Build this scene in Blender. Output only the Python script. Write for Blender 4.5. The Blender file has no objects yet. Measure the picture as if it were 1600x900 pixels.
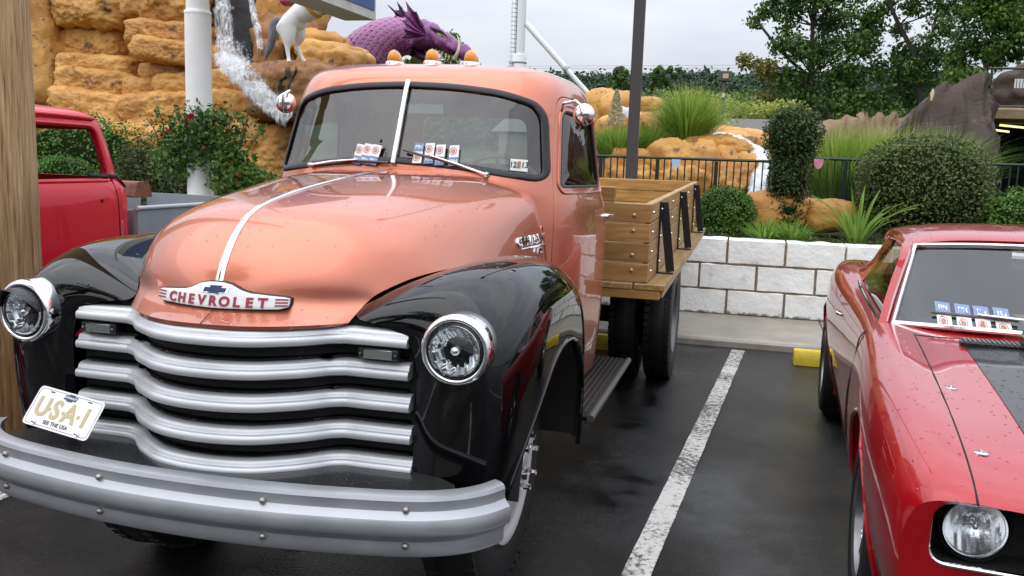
import bpy, bmesh, math, random
import numpy as np
from math import sin, cos, pi, radians, sqrt, atan2
from mathutils import Vector, Matrix, noise, Quaternion
from mathutils.bvhtree import BVHTree

random.seed(7)
rng = np.random.default_rng(7)
SC = bpy.context.scene
COL = SC.collection

# ---------------------------------------------------------------- camera
CAM_F, CAM_YAW, CAM_PITCH, CAM_ROLL = 1400.0, radians(14.6), radians(8.2), radians(2.0)
CAM_C = Vector((1.46, -2.40, 1.53))
_f = Vector((-sin(CAM_YAW) * cos(CAM_PITCH), cos(CAM_YAW) * cos(CAM_PITCH), -sin(CAM_PITCH)))
_r = Vector((cos(CAM_YAW), sin(CAM_YAW), 0))
_u = _r.cross(_f)
_r2 = _r * cos(CAM_ROLL) + _u * sin(CAM_ROLL)
_u2 = -_r * sin(CAM_ROLL) + _u * cos(CAM_ROLL)
cam_d = bpy.data.cameras.new('camera')
cam = bpy.data.objects.new('camera', cam_d)
COL.objects.link(cam)
cam_d.sensor_width = 36.0
cam_d.lens = CAM_F / 1600.0 * 36.0
cam_d.clip_start = 0.05
cam_d.clip_end = 4000
M = Matrix((( _r2.x, _u2.x, -_f.x, CAM_C.x), (_r2.y, _u2.y, -_f.y, CAM_C.y), (_r2.z, _u2.z, -_f.z, CAM_C.z), (0, 0, 0, 1)))
cam.matrix_world = M
SC.camera = cam

# ---------------------------------------------------------------- sky, sun, exposure
SUN_EL, SUN_AZ = radians(58), radians(215)
world = bpy.data.worlds.new('World')
SC.world = world
world.use_nodes = True
wn, wl = world.node_tree.nodes, world.node_tree.links
wn.clear()
w_out = wn.new('ShaderNodeOutputWorld')
w_bg = wn.new('ShaderNodeBackground')
w_sky = wn.new('ShaderNodeTexSky')
w_sky.sky_type = 'NISHITA'
w_sky.sun_disc = False
w_sky.sun_elevation = SUN_EL
w_sky.sun_rotation = SUN_AZ
w_sky.air_density = 1.0
w_sky.dust_density = 4.0
w_bg.inputs['Strength'].default_value = 0.10
# overcast deck: even grey cloud, brighter overhead as an overcast sky is, with soft darker streaks
w_tc = wn.new('ShaderNodeTexCoord')
w_sep = wn.new('ShaderNodeSeparateXYZ')
wl.new(w_tc.outputs['Generated'], w_sep.inputs[0])
w_map = wn.new('ShaderNodeMapping')
w_map.inputs['Scale'].default_value = (1.6, 1.6, 6.0)
wl.new(w_tc.outputs['Generated'], w_map.inputs[0])
w_no = wn.new('ShaderNodeTexNoise')
w_no.inputs['Scale'].default_value = 1.7
w_no.inputs['Detail'].default_value = 6
w_no.inputs['Roughness'].default_value = 0.5
wl.new(w_map.outputs[0], w_no.inputs['Vector'])
w_ramp = wn.new('ShaderNodeValToRGB')
w_ramp.color_ramp.elements[0].position = 0.34
w_ramp.color_ramp.elements[0].color = (0.74, 0.77, 0.82, 1)
w_ramp.color_ramp.elements[1].position = 0.66
w_ramp.color_ramp.elements[1].color = (1.0, 1.0, 1.0, 1)
wl.new(w_no.outputs['Fac'], w_ramp.inputs[0])
w_el = wn.new('ShaderNodeMapRange')
w_el.inputs['From Min'].default_value = 0.0
w_el.inputs['From Max'].default_value = 1.0
w_el.inputs['To Min'].default_value = 5.5
w_el.inputs['To Max'].default_value = 20.0
wl.new(w_sep.outputs['Z'], w_el.inputs['Value'])
w_tint = wn.new('ShaderNodeMixRGB')
w_tint.blend_type = 'MULTIPLY'
w_tint.inputs['Fac'].default_value = 1.0
w_tint.inputs['Color2'].default_value = (0.96, 0.99, 1.05, 1)
wl.new(w_ramp.outputs[0], w_tint.inputs['Color1'])
w_mul = wn.new('ShaderNodeVectorMath')
w_mul.operation = 'SCALE'
wl.new(w_tint.outputs[0], w_mul.inputs[0])
wl.new(w_el.outputs[0], w_mul.inputs['Scale'])
w_mix = wn.new('ShaderNodeMixRGB')
w_mix.inputs['Fac'].default_value = 0.92
wl.new(w_sky.outputs[0], w_mix.inputs['Color1'])
wl.new(w_mul.outputs[0], w_mix.inputs['Color2'])
wl.new(w_mix.outputs[0], w_bg.inputs['Color'])
wl.new(w_bg.outputs[0], w_out.inputs['Surface'])

sun_d = bpy.data.lights.new('sun', 'SUN')
sun_d.energy = 1.0
sun_d.angle = radians(100)
sun_d.color = (1.0, 0.97, 0.92)
sun = bpy.data.objects.new('sun', sun_d)
COL.objects.link(sun)
_sd = Vector((sin(SUN_AZ) * cos(SUN_EL), cos(SUN_AZ) * cos(SUN_EL), sin(SUN_EL)))
sun.rotation_euler = _sd.to_track_quat('Z', 'Y').to_euler()
sun.location = (0, -20, 40)

SC.view_settings.view_transform = 'Standard'
SC.view_settings.look = 'None'
SC.view_settings.exposure = 0.42
SC.view_settings.gamma = 1.0
SC.view_settings.use_curve_mapping = False
SC.render.engine = 'CYCLES'
SC.cycles.use_denoising = True
SC.cycles.max_bounces = 8
SC.cycles.transparent_max_bounces = 16
SC.cycles.caustics_reflective = False
SC.cycles.caustics_refractive = False
# ================================================================ helpers
def ray(px, py):
    return _f + _r2 * ((px - 800) / CAM_F) - _u2 * ((py - 450) / CAM_F)
def at(px, py, ax, val):
    d = ray(px, py); i = 'xyz'.index(ax)
    return CAM_C + d * ((val - CAM_C[i]) / d[i])

def setp(o, label=None, cat=None, group=None, kind=None):
    if label: o['label'] = label
    if cat: o['category'] = cat
    if group: o['group'] = group
    if kind: o['kind'] = kind
    return o
def thing(name, loc, label, cat, group=None):
    o = bpy.data.objects.new(name, None)
    o.location = loc
    o.empty_display_size = 0.2
    COL.objects.link(o)
    return setp(o, label, cat, group)
def world_loc(o):
    v = Vector(o.location)
    p = o.parent
    if p is None: return v
    return v   # parents are never rotated while parts keep world coordinates
def attach(o, parent):
    """parent o while its mesh stays in world coordinates"""
    o.parent = parent
    m = Matrix.Identity(4)
    chain = []
    p = parent
    while p is not None:
        chain.append(p); p = p.parent
    for p in reversed(chain):
        m = m @ p.matrix_parent_inverse @ p.matrix_basis
    o.matrix_parent_inverse = m.inverted()
def mesh_obj(name, V, F, mat=None, parent=None, smooth=True, angle=40, loc=None):
    me = bpy.data.meshes.new(name)
    me.from_pydata([tuple(v) for v in V], [], [tuple(int(i) for i in f) for f in F])
    return fin(name, me, mat, parent, smooth, angle)
def fin(name, me, mat=None, parent=None, smooth=True, angle=40):
    if smooth and len(me.polygons):
        me.polygons.foreach_set('use_smooth', [True] * len(me.polygons))
        if angle: me.set_sharp_from_angle(angle=radians(angle))
    if mat is not None: me.materials.append(mat)
    o = bpy.data.objects.new(name, me)
    COL.objects.link(o)
    if parent is not None: attach(o, parent)
    return o
def quads_obj(name, V, F, mat, parent=None, smooth=False, cols=None):
    """V (n,3) float, F (m,4|3) int numpy: fast path"""
    V = np.asarray(V, dtype=np.float32); F = np.asarray(F, dtype=np.int32)
    me = bpy.data.meshes.new(name)
    k = F.shape[1]
    me.vertices.add(len(V)); me.vertices.foreach_set('co', V.ravel())
    me.loops.add(F.size); me.loops.foreach_set('vertex_index', F.ravel())
    me.polygons.add(len(F)); me.polygons.foreach_set('loop_start', np.arange(0, F.size, k, dtype=np.int32))
    me.update(calc_edges=True)
    if cols is not None:
        a = me.attributes.new('tint', 'FLOAT', 'POINT'); a.data.foreach_set('value', np.asarray(cols, dtype=np.float32))
    return fin(name, me, mat, parent, smooth, None)

class MB:
    """collects shapes into one mesh"""
    def __init__(s): s.V = []; s.F = []
    def add(s, V, F):
        n = len(s.V); s.V += [tuple(v) for v in V]; s.F += [tuple(i + n for i in f) for f in F]; return s
    def box(s, c, size, R=None, bev=0.0):
        hx, hy, hz = size[0] / 2, size[1] / 2, size[2] / 2
        if bev <= 0:
            P = [(x, y, z) for z in (-hz, hz) for y in (-hy, hy) for x in (-hx, hx)]
            F = [(0, 2, 3, 1), (4, 5, 7, 6), (0, 1, 5, 4), (2, 6, 7, 3), (0, 4, 6, 2), (1, 3, 7, 5)]
        else:
            b = min(bev, hx * .9, hy * .9, hz * .9)
            P = []; F = []
            def ring(z, ix):
                x, y, c_ = hx - ix, hy - ix, b
                return [(-x + c_, -y, z), (x - c_, -y, z), (x, -y + c_, z), (x, y - c_, z), (x - c_, y, z), (-x + c_, y, z), (-x, y - c_, z), (-x, -y + c_, z)]
            for z, i in ((-hz, b), (-hz + b, 0), (hz - b, 0), (hz, b)): P += ring(z, i)
            F.append(tuple(range(7, -1, -1))); F.append(tuple(range(24, 32)))
            for k in range(3):
                for j in range(8): F.append((k * 8 + j, k * 8 + (j + 1) % 8, k * 8 + 8 + (j + 1) % 8, k * 8 + 8 + j))
        if R is not None: P = [R @ Vector(p) for p in P]
        return s.add([(p[0] + c[0], p[1] + c[1], p[2] + c[2]) for p in P], F)
    def tube(s, pts, r, n=12, cap=True):
        pts = [Vector(p) for p in pts]
        rs = r if hasattr(r, '__len__') else [r] * len(pts)
        V = []; F = []
        t0 = (pts[1] - pts[0]).normalized()
        up = Vector((0, 0, 1)) if abs(t0.z) < .9 else Vector((1, 0, 0))
        a = t0.cross(up).normalized()
        for i, p in enumerate(pts):
            t = (pts[min(i + 1, len(pts) - 1)] - pts[max(i - 1, 0)]).normalized()
            a = (a - t * a.dot(t)).normalized(); b = t.cross(a)
            for k in range(n):
                th = 2 * pi * k / n
                V.append(p + (a * cos(th) + b * sin(th)) * rs[i])
        for i in range(len(pts) - 1):
            for k in range(n):
                F.append((i * n + k, i * n + (k + 1) % n, (i + 1) * n + (k + 1) % n, (i + 1) * n + k))
        if cap:
            F.append(tuple(range(n - 1, -1, -1))); F.append(tuple((len(pts) - 1) * n + k for k in range(n)))
        return s.add(V, F)
    def lathe(s, prof, c, axis='z', n=32, R=None, close=False):
        """prof: (radius, along-axis) list, spun round axis through c"""
        V = []; F = []
        for (r, h) in prof:
            for k in range(n):
                th = 2 * pi * k / n; a, b = r * cos(th), r * sin(th)
                V.append({'z': (a, b, h), 'x': (h, a, b), 'y': (b, h, a)}[axis])
        m = len(prof)
        for i in range(m - 1 if not close else m):
            j = (i + 1) % m
            for k in range(n): F.append((i * n + k, i * n + (k + 1) % n, j * n + (k + 1) % n, j * n + k))
        if R is not None: V = [R @ Vector(v) for v in V]
        return s.add([(v[0] + c[0], v[1] + c[1], v[2] + c[2]) for v in V], F)
    def prism(s, poly, lo, hi, axis='y'):
        """poly of 2-D points extruded along axis; 'y': (x,z) 'x': (y,z) 'z': (x,y)"""
        def P(p, h): return {'y': (p[0], h, p[1]), 'x': (h, p[0], p[1]), 'z': (p[0], p[1], h)}[axis]
        n = len(poly); V = [P(p, lo) for p in poly] + [P(p, hi) for p in poly]
        F = [tuple(range(n)), tuple(range(2 * n - 1, n - 1, -1))] + [(i, n + i, n + (i + 1) % n, (i + 1) % n) for i in range(n)]
        return s.add(V, F)
    def obj(s, name, mat, parent=None, smooth=True, angle=40):
        me = bpy.data.meshes.new(name); me.from_pydata(s.V, [], s.F)
        bm = bmesh.new(); bm.from_mesh(me); bmesh.ops.recalc_face_normals(bm, faces=bm.faces); bm.to_mesh(me); bm.free()
        return fin(name, me, mat, parent, smooth, angle)

def nat_spline(P, n):
    """interpolating natural cubic through rows of P (m,k), n samples, uniform parameter"""
    P = np.asarray(P, float); m = len(P)
    if m == 2: 
        t = np.linspace(0, 1, n)[:, None]; return P[0] * (1 - t) + P[1] * t
    A = np.eye(m); B = np.zeros_like(P)
    for i in range(1, m - 1):
        A[i, i - 1] = 1; A[i, i] = 4; A[i, i + 1] = 1
        B[i] = 6 * (P[i - 1] - 2 * P[i] + P[i + 1])
    Mm = np.linalg.solve(A, B)
    u = np.linspace(0, m - 1, n); i = np.minimum(u.astype(int), m - 2); t = (u - i)[:, None]
    return (Mm[i] * (1 - t) ** 3 + Mm[i + 1] * t ** 3) / 6 + (P[i] - Mm[i] / 6) * (1 - t) + (P[i + 1] - Mm[i + 1] / 6) * t
def spline_patch(net, nu, nv):
    """net[i][j] -> (nu,nv,3)"""
    N = np.asarray(net, float)
    a = np.stack([nat_spline(N[:, j], nu) for j in range(N.shape[1])], 1)
    return np.stack([nat_spline(a[i], nv) for i in range(nu)], 0)
def catmull(P, n):
    P = np.asarray(P, float); m = len(P)
    u = np.linspace(0, m - 1, n); i = np.minimum(u.astype(int), m - 2); t = (u - i)[:, None]
    p0 = P[np.maximum(i - 1, 0)]; p1 = P[i]; p2 = P[i + 1]; p3 = P[np.minimum(i + 2, m - 1)]
    return .5 * (2 * p1 + (p2 - p0) * t + (2 * p0 - 5 * p1 + 4 * p2 - p3) * t ** 2 + (3 * p1 - p0 - 3 * p2 + p3) * t ** 3)
def grid_faces(nu, nv, closed_v=False, flip=False):
    F = []
    for i in range(nu - 1):
        for j in range(nv if closed_v else nv - 1):
            k = (j + 1) % nv
            f = (i * nv + j, i * nv + k, (i + 1) * nv + k, (i + 1) * nv + j)
            F.append(f[::-1] if flip else f)
    return F
def rounded(poly, rad, seg=6):
    """round the corners of a closed polygon; rad a number or list"""
    out = []; n = len(poly)
    for i in range(n):
        p0, p, p1 = (Vector(poly[i - 1]), Vector(poly[i]), Vector(poly[(i + 1) % n]))
        r = rad[i] if hasattr(rad, '__len__') else rad
        a, b = (p0 - p), (p1 - p)
        d = min(r, a.length * .49, b.length * .49)
        if d < 1e-5: out.append(tuple(p)); continue
        a = p + a.normalized() * d; b = p + b.normalized() * d
        for k in range(seg + 1):
            t = k / seg
            q = a * (1 - t) ** 2 + p * 2 * t * (1 - t) + b * t * t
            out.append(tuple(q))
    return out
def resample(poly, step):
    out = []; n = len(poly)
    for i in range(n):
        a, b = Vector(poly[i]), Vector(poly[(i + 1) % n]); k = max(1, int((b - a).length / step))
        for j in range(k): out.append(tuple(a.lerp(b, j / k)))
    return out
def inset(poly, d):
    n = len(poly); out = []
    area = sum(poly[i][0] * poly[(i + 1) % n][1] - poly[(i + 1) % n][0] * poly[i][1] for i in range(n))
    s = 1 if area > 0 else -1
    for i in range(n):
        p0, p1 = Vector(poly[i - 1]), Vector(poly[(i + 1) % n]); t = (p1 - p0).normalized()
        out.append((poly[i][0] - t.y * d * s, poly[i][1] + t.x * d * s))
    return out
def evaluated(o, mods):
    """apply modifiers to o, return its mesh and delete o"""
    dg = bpy.context.evaluated_depsgraph_get(); dg.update()
    me = bpy.data.meshes.new_from_object(o.evaluated_get(dg))
    bpy.data.objects.remove(o)
    return me
def boolean(me, cutters, op='DIFFERENCE'):
    o = bpy.data.objects.new('tmp', me); COL.objects.link(o)
    cs = []
    for mb in cutters:
        c = mb.obj('cutter', None, None, False); cs.append(c)
        m = o.modifiers.new('b', 'BOOLEAN'); m.operation = op; m.object = c; m.solver = 'EXACT'
    me2 = evaluated(o, None)
    for c in cs: bpy.data.objects.remove(c)
    return me2
def solidify(me, th, offset=-1, bevel=0):
    o = bpy.data.objects.new('tmp', me); COL.objects.link(o)
    m = o.modifiers.new('s', 'SOLIDIFY'); m.thickness = th; m.offset = offset; m.use_even_offset = False
    return evaluated(o, None)
def raw(V, F):
    me = bpy.data.meshes.new('raw'); me.from_pydata([tuple(v) for v in V], [], [tuple(int(i) for i in f) for f in F])
    bm = bmesh.new(); bm.from_mesh(me); bmesh.ops.recalc_face_normals(bm, faces=bm.faces); bm.to_mesh(me); bm.free()
    return me
def flip_to(me, pt_out):
    """make normals point along the mean direction given"""
    return me
_tc = {}
def text_mesh(s, size=1.0, extrude=0.0, bold=0.0, align='CENTER', spacing=1.0):
    """V,F of a line of lettering in the x-y plane"""
    cu = bpy.data.curves.new('t', 'FONT'); cu.body = s; cu.size = size; cu.extrude = extrude; cu.offset = bold
    cu.align_x = align; cu.align_y = 'CENTER'; cu.space_character = spacing; cu.resolution_u = 4
    o = bpy.data.objects.new('t', cu); COL.objects.link(o)
    dg = bpy.context.evaluated_depsgraph_get(); dg.update()
    me = bpy.data.meshes.new_from_object(o.evaluated_get(dg))
    V = [tuple(v.co) for v in me.vertices]; F = [tuple(p.vertices) for p in me.polygons]
    bpy.data.objects.remove(o); bpy.data.meshes.remove(me); bpy.data.curves.remove(cu)
    return V, F
def frame_map(V, O, ex, ey, en=None):
    O, ex, ey = Vector(O), Vector(ex).normalized(), Vector(ey).normalized()
    en = ex.cross(ey)
    return [O + ex * v[0] + ey * v[1] + en * v[2] for v in V]
def fbm(v, sc=1.0, oct=4, h=.5):
    return noise.fractal(Vector(v) * sc, h, 2.0, oct, noise_basis='PERLIN_ORIGINAL')

# ================================================================ materials
def newmat(name):
    m = bpy.data.materials.new(name); m.use_nodes = True
    return m, m.node_tree.nodes, m.node_tree.links, m.node_tree.nodes['Principled BSDF']
def mat(name, col, rough=.5, metal=0.0, var=.0, vscale=8.0, bump=0.0, bscale=40.0, coat=0.0, coat_r=.03, rvar=0.0, spec=.5, detail=6, stretch=None, dark=None, sss=0):
    m, N, L, b = newmat(name)
    b.inputs['Base Color'].default_value = (*col, 1)
    b.inputs['Roughness'].default_value = rough
    b.inputs['Metallic'].default_value = metal
    b.inputs['Specular IOR Level'].default_value = spec
    b.inputs['Coat Weight'].default_value = coat
    b.inputs['Coat Roughness'].default_value = coat_r
    if var or bump or rvar:
        tc = N.new('ShaderNodeTexCoord'); src = tc.outputs['Object']
        if stretch:
            mp = N.new('ShaderNodeMapping'); mp.inputs['Scale'].default_value = stretch
            L.new(src, mp.inputs[0]); src = mp.outputs[0]
        n = N.new('ShaderNodeTexNoise'); n.inputs['Scale'].default_value = vscale; n.inputs['Detail'].default_value = detail
        n.inputs['Roughness'].default_value = .6
        L.new(src, n.inputs['Vector'])
        if var:
            r = N.new('ShaderNodeValToRGB')
            lo = dark if dark else tuple(c * (1 - var) for c in col); hi = tuple(min(1, c * (1 + var)) for c in col)
            r.color_ramp.elements[0].position = .3; r.color_ramp.elements[1].position = .7
            r.color_ramp.elements[0].color = (*lo, 1); r.color_ramp.elements[1].color = (*hi, 1)
            L.new(n.outputs['Fac'], r.inputs[0]); L.new(r.outputs[0], b.inputs['Base Color'])
        if rvar:
            mr = N.new('ShaderNodeMapRange'); mr.inputs['To Min'].default_value = max(0, rough - rvar); mr.inputs['To Max'].default_value = min(1, rough + rvar)
            mr.inputs['From Min'].default_value = .3; mr.inputs['From Max'].default_value = .7
            L.new(n.outputs['Fac'], mr.inputs['Value']); L.new(mr.outputs[0], b.inputs['Roughness'])
        if bump:
            n2 = N.new('ShaderNodeTexNoise'); n2.inputs['Scale'].default_value = bscale; n2.inputs['Detail'].default_value = 5
            L.new(src, n2.inputs['Vector'])
            bp = N.new('ShaderNodeBump'); bp.inputs['Strength'].default_value = bump; bp.inputs['Distance'].default_value = .02
            L.new(n2.outputs['Fac'], bp.inputs['Height']); L.new(bp.outputs[0], b.inputs['Normal'])
    return m
def paint(name, col, metal=.3, rough=.35, drops=0.0, dscale=60, dthr=.12, coat=1.0, spec=.2):
    """wet car paint: clear coat, faint orange peel and standing rain drops"""
    m, N, L, b = newmat(name)
    b.inputs['Base Color'].default_value = (*col, 1); b.inputs['Metallic'].default_value = metal; b.inputs['Roughness'].default_value = rough
    b.inputs['Specular IOR Level'].default_value = spec
    b.inputs['Coat Weight'].default_value = coat; b.inputs['Coat Roughness'].default_value = .015; b.inputs['Coat IOR'].default_value = 1.5
    tc = N.new('ShaderNodeTexCoord')
    if drops:
        vo = N.new('ShaderNodeTexVoronoi'); vo.inputs['Scale'].default_value = dscale
        L.new(tc.outputs['Object'], vo.inputs['Vector'])
        mr = N.new('ShaderNodeMapRange'); mr.inputs['From Min'].default_value = 0; mr.inputs['From Max'].default_value = .33
        mr.inputs['To Min'].default_value = 1; mr.inputs['To Max'].default_value = 0
        L.new(vo.outputs['Distance'], mr.inputs['Value'])
        sel = N.new('ShaderNodeSeparateColor'); L.new(vo.outputs['Color'], sel.inputs[0])
        gt = N.new('ShaderNodeMath'); gt.operation = 'GREATER_THAN'; gt.inputs[1].default_value = 1 - dthr
        L.new(sel.outputs[0], gt.inputs[0])
        # drops only stand on faces that look up
        ge = N.new('ShaderNodeNewGeometry'); sx = N.new('ShaderNodeSeparateXYZ'); L.new(ge.outputs['Normal'], sx.inputs[0])
        up = N.new('ShaderNodeMapRange'); up.inputs['From Min'].default_value = .45; up.inputs['From Max'].default_value = .75
        L.new(sx.outputs['Z'], up.inputs['Value'])
        mu = N.new('ShaderNodeMath'); mu.operation = 'MULTIPLY'; L.new(mr.outputs[0], mu.inputs[0]); L.new(gt.outputs[0], mu.inputs[1])
        mu2 = N.new('ShaderNodeMath'); mu2.operation = 'MULTIPLY'; L.new(mu.outputs[0], mu2.inputs[0]); L.new(up.outputs[0], mu2.inputs[1])
        bp = N.new('ShaderNodeBump'); bp.inputs['Strength'].default_value = drops; bp.inputs['Distance'].default_value = .006
        L.new(mu2.outputs[0], bp.inputs['Height']); L.new(bp.outputs[0], b.inputs['Coat Normal']); L.new(bp.outputs[0], b.inputs['Normal'])
    return m
def glass_mat(name, tint=(.8, .85, .85), ior=1.5, boost=1.0, rough=0.0):
    m, N, L, b = newmat(name); N.remove(b)
    t = N.new('ShaderNodeBsdfTransparent'); t.inputs['Color'].default_value = (*tint, 1)
    g = N.new('ShaderNodeBsdfGlossy'); g.inputs['Roughness'].default_value = rough
    fr = N.new('ShaderNodeFresnel'); ge = N.new('ShaderNodeNewGeometry'); ir = N.new('ShaderNodeMapRange')
    ir.inputs['To Min'].default_value = ior; ir.inputs['To Max'].default_value = 1 / ior
    L.new(ge.outputs['Backfacing'], ir.inputs['Value']); L.new(ir.outputs[0], fr.inputs['IOR'])
    mx = N.new('ShaderNodeMixShader'); L.new(fr.outputs[0], mx.inputs[0]); L.new(t.outputs[0], mx.inputs[1]); L.new(g.outputs[0], mx.inputs[2])
    L.new(mx.outputs[0], N['Material Output'].inputs['Surface'])
    return m

COPPER = paint('copper_paint', (.58, .185, .112), metal=.75, rough=.36, drops=.5, dscale=70, dthr=.10)
BLACKP = paint('black_paint', (.003, .003, .0035), metal=0, rough=.3, drops=.5, dscale=55, dthr=.05, spec=0)
REDP = paint('red_paint', (.38, .003, .009), metal=.1, rough=.30, drops=.6, dscale=62, dthr=.18)
REDP2 = paint('red_pickup_paint', (.58, .008, .030), metal=0, rough=.45, coat=.6)
SILVER = mat('silver_paint', (.56, .57, .59), .40, .45, var=.06, vscale=6, bump=.03, bscale=220, rvar=.06)
SILVER_D = mat('bumper_silver', (.37, .38, .40), .37, .55, var=.08, vscale=7, bump=.04, bscale=200, rvar=.06)
CHROME = mat('chrome', (.86, .86, .87), .05, 1.0)
CHROME_W = mat('worn_chrome', (.75, .75, .76), .12, 1.0, var=.12, vscale=30, rvar=.06)
STEEL = mat('bolt_steel', (.33, .31, .29), .4, .9, var=.2, vscale=60)
RUBBER = mat('tyre_rubber', (.012, .012, .013), .55, 0, var=.3, vscale=20, bump=.1, bscale=90)
GASKET = mat('rubber_gasket', (.010, .011, .014), .45)
DARK = mat('dark_underbody', (.006, .006, .006), .8)
BLACKSATIN = mat('satin_black', (.010, .010, .011), .32, 0, bump=.25, bscale=70)
GLASS = glass_mat('window_glass', (.66, .75, .72), 1.95)
LENSG = glass_mat('lens_glass', (.95, .97, .97), 1.5)
WHITEP = mat('white_enamel', (.80, .80, .79), .35, 0, var=.04, vscale=12)
REDLET = mat('red_enamel', (.30, .02, .04), .4)
NAVY = mat('navy_enamel', (.02, .035, .11), .4)
AMBER, _N, _L, _b = newmat('amber_lens')
_b.inputs['Base Color'].default_value = (.80, .27, .004, 1); _b.inputs['Roughness'].default_value = .12; _b.inputs['Coat Weight'].default_value = .6
_b.inputs['Subsurface Weight'].default_value = .0; _b.inputs['Subsurface Radius'].default_value = (.03, .015, .004)
INTERIOR = mat('cab_trim', (.06, .05, .045), .7, var=.2, vscale=9)
def leaf_mat(name, lo, hi, rough=.5, trans=.25):
    m, N, L, b = newmat(name)
    at_ = N.new('ShaderNodeAttribute'); at_.attribute_name = 'tint'
    rp = N.new('ShaderNodeValToRGB'); e = rp.color_ramp.elements; e[0].color = (*lo, 1); e[1].color = (*hi, 1); L.new(at_.outputs['Fac'], rp.inputs[0])
    L.new(rp.outputs[0], b.inputs['Base Color']); b.inputs['Roughness'].default_value = rough; b.inputs['Specular IOR Level'].default_value = .35
    t = N.new('ShaderNodeBsdfTranslucent'); L.new(rp.outputs[0], t.inputs['Color'])
    mx = N.new('ShaderNodeMixShader'); mx.inputs[0].default_value = trans; L.new(b.outputs[0], mx.inputs[1]); L.new(t.outputs[0], mx.inputs[2]); L.new(mx.outputs[0], N['Material Output'].inputs['Surface'])
    return m
# ================================================================ ground, paving, wall, far land
def asphalt_mat():
    m, N, L, b = newmat('wet_asphalt')
    tc = N.new('ShaderNodeTexCoord')
    def no(sc, det=5, ro=.6):
        n = N.new('ShaderNodeTexNoise'); n.inputs['Scale'].default_value = sc; n.inputs['Detail'].default_value = det; n.inputs['Roughness'].default_value = ro
        L.new(tc.outputs['Object'], n.inputs['Vector']); return n
    def ramp(src, p0, c0, p1, c1):
        r = N.new('ShaderNodeValToRGB'); e = r.color_ramp.elements
        e[0].position = p0; e[0].color = (*c0, 1); e[1].position = p1; e[1].color = (*c1, 1); L.new(src, r.inputs[0]); return r
    big = no(.55, 4); mid = no(5, 6); fine = no(105, 4, .7); agg = N.new('ShaderNodeTexVoronoi'); agg.inputs['Scale'].default_value = 120; L.new(tc.outputs['Object'], agg.inputs['Vector'])
    base = ramp(mid.outputs['Fac'], .3, (.006, .006, .007), .75, (.014, .014, .015))
    pat = ramp(big.outputs['Fac'], .50, (0, 0, 0), .72, (1, 1, 1))
    mx = N.new('ShaderNodeMixRGB'); L.new(pat.outputs[0], mx.inputs['Fac']); L.new(base.outputs[0], mx.inputs['Color1']); mx.inputs['Color2'].default_value = (.022, .022, .023, 1)
    sp = ramp(agg.outputs['Color'], .80, (1, 1, 1), .97, (3.4, 3.3, 3.2))
    ml = N.new('ShaderNodeMixRGB'); ml.blend_type = 'MULTIPLY'; ml.inputs['Fac'].default_value = 1; L.new(mx.outputs[0], ml.inputs['Color1']); L.new(sp.outputs[0], ml.inputs['Color2'])
    L.new(ml.outputs[0], b.inputs['Base Color'])
    wet = no(.9, 5, .55); wr = N.new('ShaderNodeMapRange'); wr.inputs['From Min'].default_value = .38; wr.inputs['From Max'].default_value = .62; wr.inputs['To Min'].default_value = .05; wr.inputs['To Max'].default_value = .24
    L.new(wet.outputs['Fac'], wr.inputs['Value']); L.new(wr.outputs[0], b.inputs['Roughness'])
    st = N.new('ShaderNodeMapRange'); st.inputs['From Min'].default_value = .36; st.inputs['From Max'].default_value = .60; st.inputs['To Min'].default_value = .12; st.inputs['To Max'].default_value = .85
    L.new(wet.outputs['Fac'], st.inputs['Value'])
    bp = N.new('ShaderNodeBump'); bp.inputs['Distance'].default_value = .014; L.new(st.outputs[0], bp.inputs['Strength']); L.new(fine.outputs['Fac'], bp.inputs['Height']); L.new(bp.outputs[0], b.inputs['Normal'])
    b.inputs['Specular IOR Level'].default_value = .30
    return m
ASPH = asphalt_mat()
def sheet(name, x0, x1, y0, y1, z, mt, n=1):
    return mesh_obj(name, [(x0, y0, z), (x1, y0, z), (x1, y1, z), (x0, y1, z)], [(0, 1, 2, 3)], mt, None, False)
TURF = mat('turf', (.045, .070, .022), .9, var=.5, vscale=1.2, bump=.6, bscale=14)
g = sheet('ground', -1500, 1500, -1500, 1500, -.02, TURF); setp(g, kind='structure')
lot = sheet('parking_lot', -60, 60, -70, 5.36, 0, ASPH); setp(lot, kind='structure')
# worn painted bay lines
m, N, L, b = newmat('worn_line_paint')
tc = N.new('ShaderNodeTexCoord'); n1 = N.new('ShaderNodeTexNoise'); n1.inputs['Scale'].default_value = 38; n1.inputs['Detail'].default_value = 8; n1.inputs['Roughness'].default_value = .72
n2 = N.new('ShaderNodeTexNoise'); n2.inputs['Scale'].default_value = 2.2; n2.inputs['Detail'].default_value = 3
L.new(tc.outputs['Object'], n1.inputs['Vector']); L.new(tc.outputs['Object'], n2.inputs['Vector'])
ad = N.new('ShaderNodeMath'); ad.operation = 'MULTIPLY_ADD'; ad.inputs[1].default_value = .55; L.new(n2.outputs['Fac'], ad.inputs[0]); L.new(n1.outputs['Fac'], ad.inputs[2])
rp = N.new('ShaderNodeValToRGB'); rp.color_ramp.elements[0].position = .73; rp.color_ramp.elements[0].color = (.62, .61, .57, 1); rp.color_ramp.elements[1].position = .86; rp.color_ramp.elements[1].color = (.045, .045, .046, 1)
L.new(ad.outputs[0], rp.inputs[0]); L.new(rp.outputs[0], b.inputs['Base Color']); b.inputs['Roughness'].default_value = .5
LINE = m
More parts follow.
